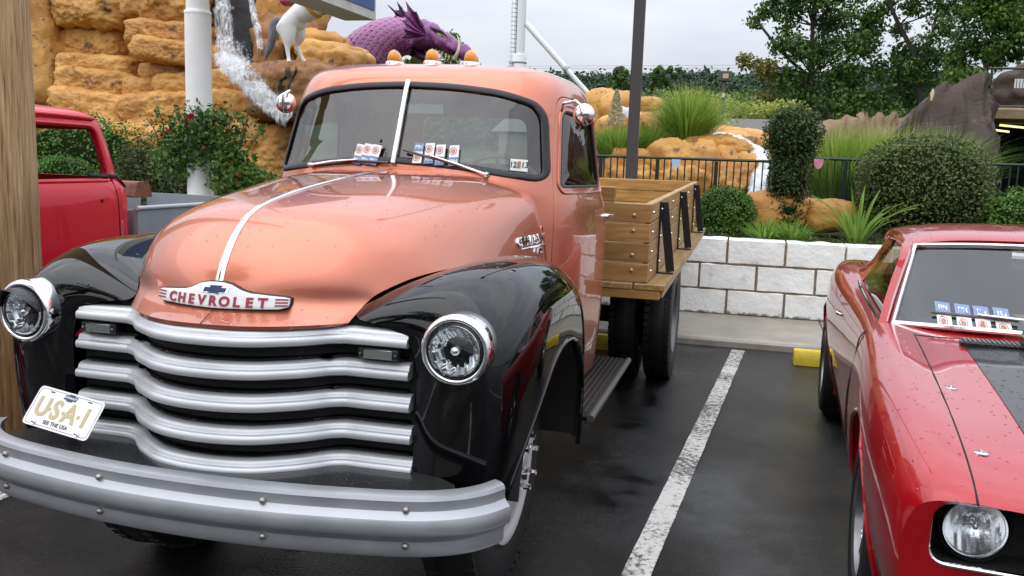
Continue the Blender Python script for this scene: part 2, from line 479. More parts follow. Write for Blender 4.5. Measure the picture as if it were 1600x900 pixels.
def bay_line(x, name='bay_line'):
    d = Vector((.31, 4.44)).normalized(); n = Vector((d.y, -d.x)); a = Vector((x, .79)) - d * 3.4; b_ = Vector((x, .79)) + d * 4.46; w = .053
    V = []; K = 90
    for i in range(K + 1):
        p = a.lerp(b_, i / K)
        for s in (-1, 1):
            j = .004 * noise.noise(Vector((p.x * 9, p.y * 9, s * 3)))
            q = p + n * (s * w + j); V.append((q.x, q.y, .004))
    o = mesh_obj(name, V, grid_faces(K + 1, 2), LINE, None, False); setp(o, kind='structure')
for x in (1.145, -1.60, -4.3, 3.9): bay_line(x)
# sidewalk with a rounded kerb and joints
CONC = mat('damp_concrete', (.27, .245, .205), .6, var=.22, vscale=2.5, bump=.25, bscale=90, rvar=.12)
KERB = mat('kerb_concrete', (.33, .30, .26), .6, var=.2, vscale=5, bump=.2, bscale=80)
sw_ = MB(); x = -14.0
while x < 12:
    sw_.box((x + .9, 6.12, .045), (1.79, 1.27, .09), bev=.006); x += 1.8
sw_.V = [(v[0], v[1], v[2] - .03) for v in sw_.V]
o = sw_.obj('sidewalk', CONC, None, True, 30); setp(o, kind='structure')
kb = MB(); x = -14.2
while x < 12:
    kb.box((x + 1.2, 5.415, .02), (2.395, .135, .09), bev=.018); x += 2.4
o = kb.obj('kerb', KERB, None, True, 30); setp(o, kind='structure')

# white painted stone wall, stone by stone
MORT = mat('brown_mortar', (.20, .145, .095), .85, var=.3, vscale=14, bump=.5, bscale=60)
m, N, L, b = newmat('white_painted_stone')
tc = N.new('ShaderNodeTexCoord'); ge = N.new('ShaderNodeNewGeometry')
n1 = N.new('ShaderNodeTexNoise'); n1.inputs['Scale'].default_value = 4.5; n1.inputs['Detail'].default_value = 8; n1.inputs['Roughness'].default_value = .65
L.new(ge.outputs['Position'], n1.inputs['Vector'])
rp = N.new('ShaderNodeValToRGB'); e = rp.color_ramp.elements
e[0].position = .27; e[0].color = (.60, .58, .54, 1); e[1].position = .42; e[1].color = (.87, .87, .86, 1)
L.new(n1.outputs['Fac'], rp.inputs[0])
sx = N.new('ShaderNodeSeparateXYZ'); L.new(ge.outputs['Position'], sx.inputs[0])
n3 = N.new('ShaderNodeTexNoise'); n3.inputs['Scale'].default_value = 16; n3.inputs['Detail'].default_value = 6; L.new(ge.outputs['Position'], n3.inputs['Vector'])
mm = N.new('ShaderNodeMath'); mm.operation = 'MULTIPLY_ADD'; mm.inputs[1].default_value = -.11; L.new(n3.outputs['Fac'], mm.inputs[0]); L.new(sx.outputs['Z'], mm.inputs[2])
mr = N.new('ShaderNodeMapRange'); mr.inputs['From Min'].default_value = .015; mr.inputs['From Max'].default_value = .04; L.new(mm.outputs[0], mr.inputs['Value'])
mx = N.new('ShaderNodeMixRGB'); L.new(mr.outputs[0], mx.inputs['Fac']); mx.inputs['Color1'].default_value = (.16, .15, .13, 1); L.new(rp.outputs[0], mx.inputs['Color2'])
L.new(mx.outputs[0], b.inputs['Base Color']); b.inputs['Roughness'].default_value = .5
bp = N.new('ShaderNodeBump'); bp.inputs['Strength'].default_value = .55; bp.inputs['Distance'].default_value = .015; n4 = N.new('ShaderNodeTexNoise'); n4.inputs['Scale'].default_value = 22; n4.inputs['Detail'].default_value = 7; L.new(ge.outputs['Position'], n4.inputs['Vector'])
L.new(n4.outputs['Fac'], bp.inputs['Height']); L.new(bp.outputs[0], b.inputs['Normal'])
WSTONE = m
WY = 6.72
wall = MB().box((-1.0, WY + .155, .415), (22.0, .29, .74)).obj('stone_wall', MORT, None, False); setp(wall, 'low retaining wall of white painted stone blocks beside the sidewalk', 'wall')
rows = [(.062, .304, 1.30), (.319, .561, 1.02), (.576, .815, 1.28)]
def stone(x0, x1, z0, z1, seed):
    nx, nz = 14, 8; V = []
    w, h = x1 - x0, z1 - z0
    us = [0, .007 / w] + list(np.linspace(.06, .94, nx - 4)) + [1 - .007 / w, 1]; vs = [0, .007 / h] + list(np.linspace(.13, .87, nz - 4)) + [1 - .007 / h, 1]
    for i in range(nx):
        for j in range(nz):
            u, v = us[i], vs[j]
            ed = min(u * w, (1 - u) * w, v * h, (1 - v) * h)
            d = .016 * min(1, ed / .006) + .008 * fbm((u * w * 3 + seed * 7.1, v * h * 4, seed * 3.3), 1.0, 4) - .014 * abs(noise.noise(Vector((u * w * 5 + v * h * 3 + seed * 2.1, v * h * 6 - u, seed))))
            jx = .010 * noise.noise(Vector((seed, v * 3, 1))) if i in (0, nx - 1) else 0; jz = .012 * noise.noise(Vector((seed, u * 4, 5))) if j in (0, nz - 1) else 0
            V.append((x0 + u * w + jx, WY - d + .012, z0 + v * h + jz))
    F = grid_faces(nx, nz); k = len(V)
    ring = [i * nz for i in range(nx)] + [(nx - 1) * nz + j for j in range(1, nz)] + [i * nz + nz - 1 for i in range(nx - 2, -1, -1)] + [j for j in range(nz - 2, 0, -1)]
    back = .30 if z1 > .8 else .06
    V += [(V[i][0], WY + back, V[i][2]) for i in ring]
    n = len(ring); F += [(ring[i], ring[(i + 1) % n], k + (i + 1) % n, k + i) for i in range(n)]
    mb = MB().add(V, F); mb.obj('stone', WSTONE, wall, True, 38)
sd = 0
for z0, z1, xa in rows:
    x = xa - .555 * 12
    while x < 6.6:
        sd += 1; w = .555 + .03 * noise.noise(Vector((sd * 1.7, 0, 0)))
        stone(x + .0085, x + .5465, z0, z1, sd); x += .555

# planting bed behind the wall and the golf ground beyond it
m, N, L, b = newmat('planted_ground'); tc = N.new('ShaderNodeTexCoord')
n1 = N.new('ShaderNodeTexNoise'); n1.inputs['Scale'].default_value = 3; n1.inputs['Detail'].default_value = 7; L.new(tc.outputs['Object'], n1.inputs['Vector'])
rp = N.new('ShaderNodeValToRGB'); e = rp.color_ramp.elements; e[0].position = .38; e[0].color = (.035, .024, .014, 1); e[1].position = .58; e[1].color = (.05, .075, .02, 1); L.new(n1.outputs['Fac'], rp.inputs[0]); L.new(rp.outputs[0], b.inputs['Base Color']); b.inputs['Roughness'].default_value = .95
bp = N.new('ShaderNodeBump'); bp.inputs['Strength'].default_value = .8; n2 = N.new('ShaderNodeTexNoise'); n2.inputs['Scale'].default_value = 30; L.new(tc.outputs['Object'], n2.inputs['Vector']); L.new(n2.outputs['Fac'], bp.inputs['Height']); L.new(bp.outputs[0], b.inputs['Normal'])
def terr_z(x, y):
    t = min(1, max(0, (y - 6.9) / 3)); return .72 + .10 * t + .012 * (y - 7) + .05 * noise.noise(Vector((x * .5, y * .5, 0)))
xs = np.linspace(-30, 30, 70); ys = [6.84, 7.0, 7.3, 7.8, 8.5, 9.5, 11, 13, 16, 20, 26, 34, 45, 60]
V = [(x, y, terr_z(x, y) if y > 6.9 else .70) for y in ys for x in xs]
V += [(x, 60, -.1) for x in xs] + [(x, 6.84, -.05) for x in xs]
K = len(xs); F = grid_faces(len(ys), K, False, True)
a0 = len(ys) * K
for i in range(K - 1): F += [((len(ys) - 1) * K + i, (len(ys) - 1) * K + i + 1, a0 + i + 1, a0 + i), (i, a0 + K + i, a0 + K + i + 1, i + 1)]
o = mesh_obj('terrain', V, F, m, None, True); setp(o, kind='structure')
# wheel stops
YEL = mat('yellow_paint', (.66, .50, .02), .5, var=.12, vscale=9, bump=.2, bscale=60)
def wheel_stop(cx, cy, rot, label):
    prof = [(-.075, 0), (.075, 0), (.068, .05), (.05, .105), (.04, .115), (-.04, .115), (-.05, .105), (-.068, .05)]
    V = []; L_ = .88
    for xx, k in ((-L_, .96), (-L_ + .012, 1), (L_ - .012, 1), (L_, .96)):
        for a, b_ in prof: V.append((xx, a * k, b_ * k))
    n = len(prof); F = grid_faces(4, n, True) + [tuple(range(n)), tuple(3 * n + k for k in range(n - 1, -1, -1))]
    o = MB().add(V, F).obj('wheel_stop', YEL, None, True, 30); o.location = (cx, cy, 0.002); o.rotation_euler = (0, 0, rot)
    setp(o, label, 'wheel stop', 'yellow wheel stops')
    for sx_ in (-.6, .6):
        p = MB().lathe([(.0001, .121), (.018, .120), (.018, .11)], (sx_, 0, 0), 'z', 10).obj('anchor_pin', STEEL, None); p.parent = o
wheel_stop(2.76, 4.93, radians(1), 'yellow concrete wheel stop behind the red muscle car')
wheel_stop(-.30, 4.86, radians(0), 'yellow concrete wheel stop under the flatbed truck')
# ================================================================ copper flatbed truck
truck = thing('flatbed_truck', (0, .62, 0), 'vintage copper and black flatbed truck with silver horizontal grille bars', 'truck')

def sym(net): return [[(-p[0], p[1], p[2]) for p in row] for row in net]
def patch_obj(name, net, nu, nv, mt, parent, th=.012, flip=False):
    G = spline_patch(net, nu, nv)
    me = raw(G.reshape(-1, 3), grid_faces(nu, nv, flip=flip))
    return me
def orient_out(me, c):
    """flip normals so that they point away from c on average"""
    s = 0
    for p in me.polygons: s += (p.center - Vector(c)).dot(p.normal) * p.area
    if s < 0: me.flip_normals()
    return me

# ---- hood: half net from lip (row 0) to cowl, mirrored into one surface
half = [
 [(0,-.243,1.045),(.1,-.235,1.045),(.2,-.198,1.045),(.28,-.143,1.045),(.335,-.092,1.045),(.365,-.055,1.045)],
 [(0,-.165,1.083),(.1,-.154,1.083),(.2,-.116,1.085),(.285,-.066,1.088),(.345,-.020,1.090),(.385,.012,1.090)],
 [(0,-.140,1.151),(.1,-.131,1.150),(.2,-.098,1.147),(.29,-.052,1.142),(.355,-.004,1.134),(.41,.045,1.118)],
 [(0,-.094,1.235),(.1,-.087,1.232),(.205,-.060,1.222),(.298,-.018,1.206),(.372,.032,1.183),(.44,.10,1.138)],
 [(0,-.010,1.317),(.105,-.003,1.313),(.215,.020,1.298),(.318,.058,1.270),(.40,.108,1.231),(.475,.18,1.156)],
 [(0,.130,1.368),(.11,.135,1.365),(.23,.152,1.350),(.342,.185,1.317),(.432,.225,1.262),(.512,.29,1.166)],
 [(0,.380,1.406),(.12,.383,1.403),(.25,.395,1.389),(.375,.415,1.354),(.472,.44,1.290),(.548,.48,1.165)],
 [(0,.720,1.440),(.14,.722,1.438),(.285,.73,1.425),(.415,.74,1.391),(.520,.75,1.318),(.592,.77,1.145)],
 [(0,.980,1.458),(.15,.985,1.456),(.315,1.0,1.445),(.462,1.02,1.414),(.566,1.04,1.335),(.625,1.06,1.115)],
 [(0,1.170,1.468),(.16,1.18,1.467),(.335,1.215,1.458),(.495,1.27,1.428),(.600,1.32,1.345),(.648,1.36,1.09)],
]
full = [[(-p[0], p[1], p[2]) for p in row[:0:-1]] + row for row in half]
HG = spline_patch(full, 60, 61)
hood_me = orient_out(raw(HG.reshape(-1, 3), grid_faces(60, 61)), (0, .5, .6))
hood = fin('hood', solidify(hood_me, .012), COPPER, truck, True, 50)
hood_bvh = BVHTree.FromObject(hood, bpy.context.evaluated_depsgraph_get()) if False else None
center = nat_spline([r[0] for r in half], 120)
# chrome strip over the hood's ridge
V = []; F = []
cs = center[26:]
for i, p in enumerate(cs):
    t = i / (len(cs) - 1)
    w = .0125 * (1 - t) + .005 * t if i > 2 else .0125
    a = cs[max(0, i - 1)]; b = cs[min(len(cs) - 1, i + 1)]
    tan = Vector(b - a).normalized(); nrm = Vector((0, -tan.z, tan.y))
    if nrm.z < 0: nrm = -nrm
    p = Vector(p)
    for dx, h in ((-w, -.004), (-w, .003), (-w * .4, .0065), (w * .4, .0065), (w, .003), (w, -.004)):
        V.append(p + Vector((dx, 0, 0)) + nrm * h)
mesh_obj('hood_strip', V, grid_faces(len(cs), 6, True), CHROME_W, hood, True, 30)
# nose badge
def badge_y(x, h): return -.178 + .052 * (x / .215) ** 2 + .30 * h
eo = [(0,0),(.19,.003),(.212,.009),(.216,.020),(.215,.036),(.200,.041),(.105,.050),(.080,.057),(.050,.071),(.025,.076),(0,.077)]
eo = eo + [(-x, h) for x, h in eo[-2:0:-1]]
eo = resample(eo, .012)
def badge_part(name, poly, dy, th, mt, parent):
    n = len(poly)
    rings = [(0.0, th), (0.0, 0.0), (.12, -.0015), (.5, -.0018), (1.0, -.0018)]
    cx = sum(p[0] for p in poly) / n; ch = sum(p[1] for p in poly) / n
    V = []; F = []
    for (k, off) in rings:
        for (x, h) in poly:
            X = x; H = h * (1 - k) + ch * k
            if k == 1.0: H = ch
            V.append((X, badge_y(X, H) - dy + off, 1.078 + H))
    F = grid_faces(len(rings), n, True)
    return mesh_obj(name, V, F, mt, parent, True, 30)
emblem_back = badge_part('emblem_edge', eo, -.002, .014, GASKET, hood)
emblem = badge_part('emblem', inset(eo, .0025), .0025, .012, WHITEP, hood)
def on_badge(V, dy): return [(v[0], badge_y(v[0], v[1]) - dy - v[2], 1.078 + v[1]) for v in V]
for i, ch in enumerate('CHEVROLET'):
    xs = -.1455 + i * .0364
    tv, tf = text_mesh(ch, .037, .0012, .0012)
    tv = [(v[0] * 1.12 + xs, v[1] + .0215 , v[2]) for v in tv]
    mesh_obj('letter', on_badge(tv, .0062), tf, REDLET, hood, False)
for s in (-1, 1):
    for k in range(3):
        hh = .014 + k * .0085
        mb = MB(); q = [(s * .178, hh), (s * .211, hh), (s * .211, hh + .0036), (s * .178, hh + .0036)]
        P = on_badge([(a, b, 0) for a, b in q], .0065) + on_badge([(a, b, 0) for a, b in q], .003)
        mb.add(P, [(0, 1, 2, 3), (7, 6, 5, 4), (0, 4, 5, 1), (1, 5, 6, 2), (2, 6, 7, 3), (3, 7, 4, 0)]); mb.obj('emblem_bar', REDLET, hood, False)
bow = [(-.040, .046), (-.018, .046), (-.020, .042), (.014, .042), (.016, .046), (.036, .046), (.042, .060), (.020, .060), (.022, .064), (-.012, .064), (-.014, .060), (-.034, .060)]
def bow_obj(sc, dy, mt):
    q = [((x - .001) * sc + .001, (h - .053) * sc + .053) for x, h in bow]
    P = on_badge([(a, b, 0) for a, b in q], dy) + on_badge([(a, b, 0) for a, b in q], dy - .003)
    n = len(q); mesh_obj('bow_tie', P, [tuple(range(n)), tuple(range(2 * n - 1, n - 1, -1))] + [(i, n + i, n + (i + 1) % n, (i + 1) % n) for i in range(n)], mt, hood, False)
bow_obj(1.12, .0058, CHROME); bow_obj(.92, .0070, NAVY)
MB().tube([(.004, -.2445, 1.046), (.004, -.20, 1.066), (.003, -.169, 1.0835)], .0012, 6).obj('seam', DARK, hood)

# ---- front fenders
fen = [
 [(.575,-.060,.45),(.62,-.075,.45),(.68,-.075,.45),(.745,-.05,.45),(.785,-.008,.45),(.798,.035,.45)],
 [(.575,-.060,.75),(.64,-.080,.76),(.735,-.085,.77),(.805,-.055,.74),(.838,.005,.69),(.842,.095,.615)],
 [(.570,-.058,.97),(.64,-.080,.98),(.735,-.085,.98),(.82,-.045,.96),(.866,.05,.89),(.870,.175,.735)],
 [(.470,-.055,1.045),(.575,-.060,1.075),(.70,-.050,1.095),(.805,.00,1.07),(.872,.12,.995),(.885,.27,.83)],
 [(.378,-.030,1.062),(.50,-.020,1.110),(.66,.010,1.150),(.79,.070,1.125),(.872,.20,1.05),(.887,.36,.88)],
 [(.415,.050,1.112),(.525,.085,1.160),(.665,.130,1.192),(.79,.185,1.165),(.872,.30,1.08),(.888,.45,.907)],
 [(.490,.200,1.145),(.575,.255,1.185),(.680,.300,1.208),(.79,.345,1.182),(.872,.43,1.09),(.888,.55,.92)],
 [(.562,.480,1.150),(.625,.525,1.188),(.700,.550,1.203),(.795,.575,1.175),(.873,.61,1.085),(.888,.66,.91)],
 [(.612,.820,1.125),(.660,.845,1.155),(.725,.850,1.165),(.805,.835,1.130),(.872,.81,1.04),(.887,.78,.87)],
 [(.642,1.10,1.050),(.685,1.10,1.070),(.745,1.085,1.070),(.815,1.045,1.035),(.868,.98,.95),(.882,.90,.785)],
 [(.655,1.24,.885),(.695,1.225,.895),(.750,1.195,.895),(.815,1.15,.870),(.862,1.075,.80),(.875,.99,.67)],
 [(.660,1.28,.66),(.695,1.26,.66),(.750,1.23,.66),(.810,1.185,.65),(.855,1.12,.60),(.866,1.04,.53)],
 [(.660,1.29,.40),(.695,1.27,.40),(.750,1.235,.40),(.808,1.19,.40),(.850,1.13,.40),(.860,1.055,.40)],
]
fenders = []
for s in (1, -1):
    G = spline_patch(fen if s > 0 else sym(fen), 73, 41)
    me = orient_out(raw(G.reshape(-1, 3), grid_faces(73, 41)), (s * .6, .55, .55))
    fo = fin('fender', solidify(me, .014), BLACKP, truck, True, 50); fenders.append(fo)
    # rolled lip round the wheel opening
    lip = G[:, -1]
    MB().tube(lip[::2], .0075, 8).obj('wheel_arch_lip', BLACKP, fo)
    # inner wheel well
    V = []; F = []; ths = np.linspace(radians(2), radians(168), 25)
    for th in ths:
        for x in (.42, .86): V.append((s * x, .56 + .505 * cos(th), .42 + .50 * sin(th)))
    mesh_obj('wheel_well', V, grid_faces(25, 2), DARK, fo)

# ---- grille
bar_x = [.60, .55, .47, .40, .355, .325, .295, .265, .225, .16, .08, 0]
bar_y = [-.070, -.072, -.074, -.074, -.080, -.097, -.128, -.157, -.186, -.226, -.249, -.256]
def bar_path(hw, dy=0, n=110):
    k = hw / .60
    P = [(-x * (k if x > .36 else 1), y + dy) for x, y in zip(bar_x, bar_y)] + [(x * (k if x > .36 else 1), y + dy) for x, y in list(zip(bar_x, bar_y))[-2::-1]]
    return catmull(P, n)
def sweep_plan(path, prof, z0):
    """profile (outward, z) swept along a plan path; outward = right-hand side (towards -y)"""
    V = []; n = len(path)
    for i, p in enumerate(path):
        t = Vector(path[min(i + 1, n - 1)] - path[max(i - 1, 0)]).normalized()
        o = Vector((t.y, -t.x))
        for (a, z) in prof: V.append((p[0] + o.x * a, p[1] + o.y * a, z0 + z))
    m = len(prof); F = grid_faces(n, m, True)
    F.append(tuple(range(m))); F.append(tuple((n - 1) * m + k for k in range(m - 1, -1, -1)))
    return V, F
prof_bar = [(-.045, .002), (-.006, 0), (.0, .001), (.0045, .0045), (.006, .010), (.006, .018), (.003, .0245), (-.003, .0282), (-.0065, .029),
            (-.0080, .0305), (-.0090, .036), (-.0120, .041), (-.017, .0450), (-.026, .0470), (-.045, .0475)]
prof_in = [(-.06, 0), (-.030, 0), (-.028, .002), (-.028, .006), (-.031, .008), (-.06, .008)]
for k in range(5):
    zb = .986 - k * .0935
    hw = .553 + .0045 * k
    V, F = sweep_plan(bar_path(hw), [(a * 1.0, z * 1.0) for a, z in prof_bar], zb)
    o = MB().add(V, F).obj('grille_bar', SILVER, truck, True, 35)
    if k < 4:
        V, F = sweep_plan(bar_path(hw - .012), prof_in, zb - .042)
        MB().add(V, F).obj('grille_inner_bar', BLACKP, truck, True, 35)
# dark closing panel behind the bars, with the radiator dark behind it
V = []; bp = bar_path(.57, .055)
for p in bp: V += [(p[0], p[1], .56), (p[0], p[1], 1.05)]
mesh_obj('grille_backing', V, grid_faces(len(bp), 2), DARK, truck)
# parking lamps between the first and second bars
LAMPG = mat('parking_lens', (.16, .165, .155), .15, 0, coat=.8)
for s in (-1, 1):
    cx = s * .468; cz = .966
    pl = MB().box((cx, -.066, cz), (.125, .03, .032), bev=.004).obj('parking_lamp', BLACKSATIN, truck)
    V = []; n = 29
    for i in range(n):
        x = cx - .042 + .084 * i / (n - 1); d = -.0835 - (.0018 if i % 2 else 0)
        for z in (cz - .0115, cz + .0115): V.append((x, d, z))
    mesh_obj('parking_lens', V, grid_faces(n, 2), LAMPG, pl, False)
    MB().box((cx, -.0805, cz), (.086, .004, .026), bev=.001).obj('lens_frame', CHROME_W, pl)
    for q in (-1, 1):
        MB().lathe([(0, -.085), (.003, -.0845), (.004, -.080)], (cx + q * .053, 0, cz), 'y', 10).obj('screw', CHROME, pl)

# ---- headlights
def headlight(s, visor):
    c = Vector((s * .710, -.098, 1.005)); R = Matrix.Rotation(radians(2) * s, 3, 'Z')
    hl = MB().lathe([(.100, .07), (.101, .0), (.100, -.012), (.097, -.020), (.091, -.0255), (.085, -.026), (.0805, -.022), (.0795, -.012)], c, 'y', 48, R).obj('headlight', CHROME, truck, True, 60)
    MB().lathe([(.0795, -.014), (.079, -.022), (.076, -.024), (.0745, -.020), (.0735, -.010)], c, 'y', 48, R).obj('rubber_ring', GASKET, hl)
    MB().lathe([(.0735, -.014), (.0735, -.024), (.071, -.0275), (.068, -.027), (.0675, -.020)], c, 'y', 48, R).obj('lens_rim', CHROME, hl)
    # faceted bowl
    V = []; F = []; n = 72; m = 12
    for i in range(m):
        r = .068 * (1 - i / (m - 1)) + .006
        for k in range(n):
            th = 2 * pi * k / n; x, z = r * cos(th), r * sin(th)
            h = -.020 + .052 * (1 - (r / .074) ** 2)
            xr = x * cos(.35) + z * sin(.35)
            h += .0055 * (1 if (int(floor_(xr / .0095)) % 2) else -1) * (1 if z < .012 else -.3) * (r / .074)
            V.append(c + R @ Vector((x, h, z)))
    F = grid_faces(m, n, True)
    mesh_obj('reflector', V, F, mat_once('reflector', (.72, .73, .75), .20, 1.0), hl, False)
    MB().lathe([(0, -.028), (.008, -.026), (.0125, -.021), (.0135, -.014), (.012, .01)], c, 'y', 20, R).obj('bulb_shield', CHROME, hl)
    MB().lathe([(.0705, -.024), (.06, -.030), (.045, -.0345), (.025, -.0375), (.0001, -.0385)], c, 'y', 40, R).obj('lens', LENSG, hl)
    if visor:
        V = []; n = 28
        for i in range(n):
            th = radians(8) + (pi - radians(16)) * i / (n - 1)
            d = .075 * sin(th) ** .6
            V += [c + Vector((.0785 * cos(th), -.018, .0785 * sin(th))), c + Vector((.083 * cos(th), -.022 - d, .081 * sin(th) - .004))]
        mesh_obj('visor', V, grid_faces(n, 2), BLACKSATIN, hl)
    return hl
def floor_(x): return math.floor(x)
_once = {}
def mat_once(name, *a, **k):
    if name not in _once: _once[name] = mat(name, *a, **k)
    return _once[name]
headlight(1, False); headlight(-1, True)

# ---- splash apron and bumper
bx = [(0,-.360),(.15,-.356),(.3,-.343),(.45,-.321),(.6,-.292),(.70,-.260),(.78,-.212),(.832,-.155),(.862,-.098)]
bpath = catmull([(-x, y) for x, y in bx[:0:-1]] + bx, 120)
prof_b = [(-.040,.642),(-.018,.641),(-.006,.636),(-.001,.625),(-.002,.610),(.000,.598),(.008,.588),(.018,.580),(.0225,.568),(.0235,.553),(.0215,.540),(.015,.529),(.004,.521),(-.001,.512),(-.001,.496),(-.002,.480),(-.008,.468),(-.022,.461),(-.06,.458),(-.06,.468),(-.03,.475),(-.03,.625),(-.040,.632)]
V, F = sweep_plan(bpath, prof_b, 0)
bumper = MB().add(V, F).obj('bumper', SILVER_D, truck, True, 28)
for s in (-1, 1):
    for x, y in ((.257, -.3485), (.64, -.2815)):
        for z in (.603, .503):
            MB().lathe([(0.0001, -.0105), (.005, -.0095), (.0085, -.006), (.0095, 0), (.0095, .012)], (s * x, y, z), 'y', 16, Matrix.Rotation(radians(-8 if x < .3 else -13) * -s, 3, 'Z')).obj('bolt', STEEL, bumper)
ap = [(-.75, -.19), (-.70, -.232), (-.6, -.264), (-.45, -.294), (-.3, -.316), (-.15, -.329), (0, -.333)]
ap = ap + [(-x, y) for x, y in ap[-2::-1]] + [(.72, -.12), (.60, -.04), (-.60, -.04), (-.72, -.12)]
WETBLACK = paint('wet_black_apron', (.018, .018, .019), 0, .38, drops=1.0, dscale=110, dthr=.35, coat=.35)
MB().prism(resample(ap, .02), .612, .626, 'z').obj('splash_apron', WETBLACK, truck, True, 30)
for s in (-1, 1): MB().box((s * .40, .30, .53), (.07, .50, .10), bev=.01).obj('frame_horn', DARK, truck)

# ---- licence plate leaning on the apron
PB = [Vector((-.625, -.235, .690)), Vector((-.378, -.255, .663))]
ex = (PB[1] - PB[0]).normalized(); PW = (PB[1] - PB[0]).length
ey = Vector((.045, .075, .105)); ey = (ey - ex * ey.dot(ex)).normalized(); PH = PW * .50
PC = (PB[0] + PB[1]) / 2 + ey * PH / 2
PLATE = mat('plate_white', (.78, .77, .75), .35, var=.03, vscale=20)
GOLD = mat('plate_gold', (.50, .41, .22), .45); INK = mat('plate_ink', (.03, .03, .05), .5)
def plate_shape(w, h, r, th, dz):
    q = rounded([(-w / 2, -h / 2), (w / 2, -h / 2), (w / 2, h / 2), (-w / 2, h / 2)], r, 5)
    n = len(q); P = [(x, y, dz) for x, y in q] + [(x, y, dz + th) for x, y in q]
    return P, [tuple(range(n - 1, -1, -1)), tuple(range(n, 2 * n))] + [(i, (i + 1) % n, n + (i + 1) % n, n + i) for i in range(n)]
def on_plate(P): return frame_map(P, PC, ex, ey)
P, F = plate_shape(PW, PH, .016, .002, -.002)
plate = mesh_obj('license_plate', on_plate(P), F, PLATE, truck, True, 30)
q = rounded([(-PW/2+.006, -PH/2+.006), (PW/2-.006, -PH/2+.006), (PW/2-.006, PH/2-.006), (-PW/2+.006, PH/2-.006)], .013, 5); q2 = inset(q, .0012); n = len(q)
mesh_obj('border_line', on_plate([(a, b, .0006) for a, b in q] + [(a, b, .0006) for a, b in q2]), [(i, (i + 1) % n, n + (i + 1) % n, n + i) for i in range(n)], INK, plate, False)
for ch, x in zip('USA1', (-.080, -.028, .026, .083)):
    tv, tf = text_mesh(ch, .078, .0004, .0022)
    mesh_obj('letter', on_plate([(v[0] * .92 + x, v[1] * 1.05 - .002, v[2] + .0012) for v in tv]), tf, GOLD, plate, False)
for x in (-.053, .0, .058): mesh_obj('dash', on_plate([(x - .005, -.008, .0012), (x + .005, -.008, .0012), (x + .005, .003, .0012), (x - .005, .003, .0012)]), [(0, 1, 2, 3)], GOLD, plate, False)
tv, tf = text_mesh('SEE THE USA', .0165, .0003, .0002)
mesh_obj('lettering', on_plate([(v[0] - .005, v[1] - .043, v[2] + .001) for v in tv]), tf, INK, plate, False)
q = [((x - .001) * .62, (h - .053) * 1.05 + .046) for x, h in bow]
mesh_obj('bow_tie', on_plate([(a, b, .001) for a, b in q]), [tuple(range(len(q)))], NAVY, plate, False)
tv, tf = text_mesh('CHEVROLET', .0085, 0, .0003)
mesh_obj('lettering', on_plate([(v[0], v[1] + .046, .0018) for v in tv]), tf, PLATE, plate, False)
for x in (-PW * .29, PW * .29):
    mesh_obj('slot', on_plate([(x - .008, PH / 2 - .0145, .0008), (x + .008, PH / 2 - .0145, .0008), (x + .008, PH / 2 - .0105, .0008), (x - .008, PH / 2 - .0105, .0008)]), [(0, 1, 2, 3)], INK, plate, False)
for x in (-PW * .33, PW * .33):
    b0, bF = MB(), None
    b0.lathe([(0.0001, .014), (.004, .0135), (.005, .010), (.005, .004), (.008, .004), (.008, .001)], (0, 0, 0), 'z', 10)
    mesh_obj('plate_bolt', on_plate([(v[0] + x, v[1] - PH / 2 + .012, v[2]) for v in b0.V]), b0.F, CHROME, plate)

# ---- cab shell
CP = [(.50,.760,1.13,2.33),(.80,.782,1.13,2.34),(1.10,.785,1.13,2.35),(1.26,.780,1.13,2.35),(1.35,.763,1.13,2.34),(1.43,.738,1.135,2.325),
      (1.60,.712,1.205,2.31),(1.74,.690,1.265,2.29),(1.815,.672,1.30,2.27),(1.868,.645,1.335,2.235),(1.908,.600,1.39,2.17),(1.933,.52,1.47,2.08),(1.946,.40,1.57,1.98),(1.952,.22,1.69,1.90)]
CPs = nat_spline(CP, 120)
TAPER = .075
def cab_sec(par, n=132):
    z, w, yf, yb = par; yc, d = (yf + yb) / 2, (yb - yf) / 2
    out = []
    for k in range(n):
        a = 2 * pi * k / n - pi / 2
        c, s = cos(a), sin(a)
        e = 2 / 3.2 if s < 0 else 2 / 5.0
        ex_ = 2 / 3.2 if s < 0 else 2 / 5.0
        X = w * math.copysign(abs(c) ** ex_, c); Y = yc + d * math.copysign(abs(s) ** e, s)
        tp = 1 - TAPER * min(1.3, max(0, (2.2 - Y) / .9))
        out.append((X * tp, Y, z))
    return out
def cab_par(z):
    zs = CPs[:, 0]; return [z] + [float(np.interp(z, zs, CPs[:, i])) for i in (1, 2, 3)]
def cab_front(x, z):
    z_, w, yf, yb = cab_par(z); yc, d = (yf + yb) / 2, (yb - yf) / 2
    lo, hi = 0.0, 1.0   # u = |c|
    best = yf
    for _ in range(40):
        u = (lo + hi) / 2
        a = math.acos(u); Y = yc - d * abs(sin(a)) ** (2 / 3.2); X = w * u ** (2 / 3.2) * (1 - TAPER * min(1.3, max(0, (2.2 - Y) / .9)))
        if X < abs(x): lo = u
        else: hi = u
        best = Y
    return best
def cab_side(y, z):
    z_, w, yf, yb = cab_par(z); yc, d = (yf + yb) / 2, (yb - yf) / 2
    s = (y - yc) / d; n = 3.2 if s < 0 else 5.0
    X = w * max(0, 1 - abs(s) ** n) ** (1 / n)
    return X * (1 - TAPER * min(1.3, max(0, (2.2 - y) / .9)))
V = []
for p in CPs: V += cab_sec(p)
nn = 132; F = grid_faces(len(CPs), nn, True); F.append(tuple((len(CPs) - 1) * nn + k for k in range(nn)))
shell = orient_out(raw(V, F), (0, 1.8, 1.2))
shell = solidify(shell, .022)
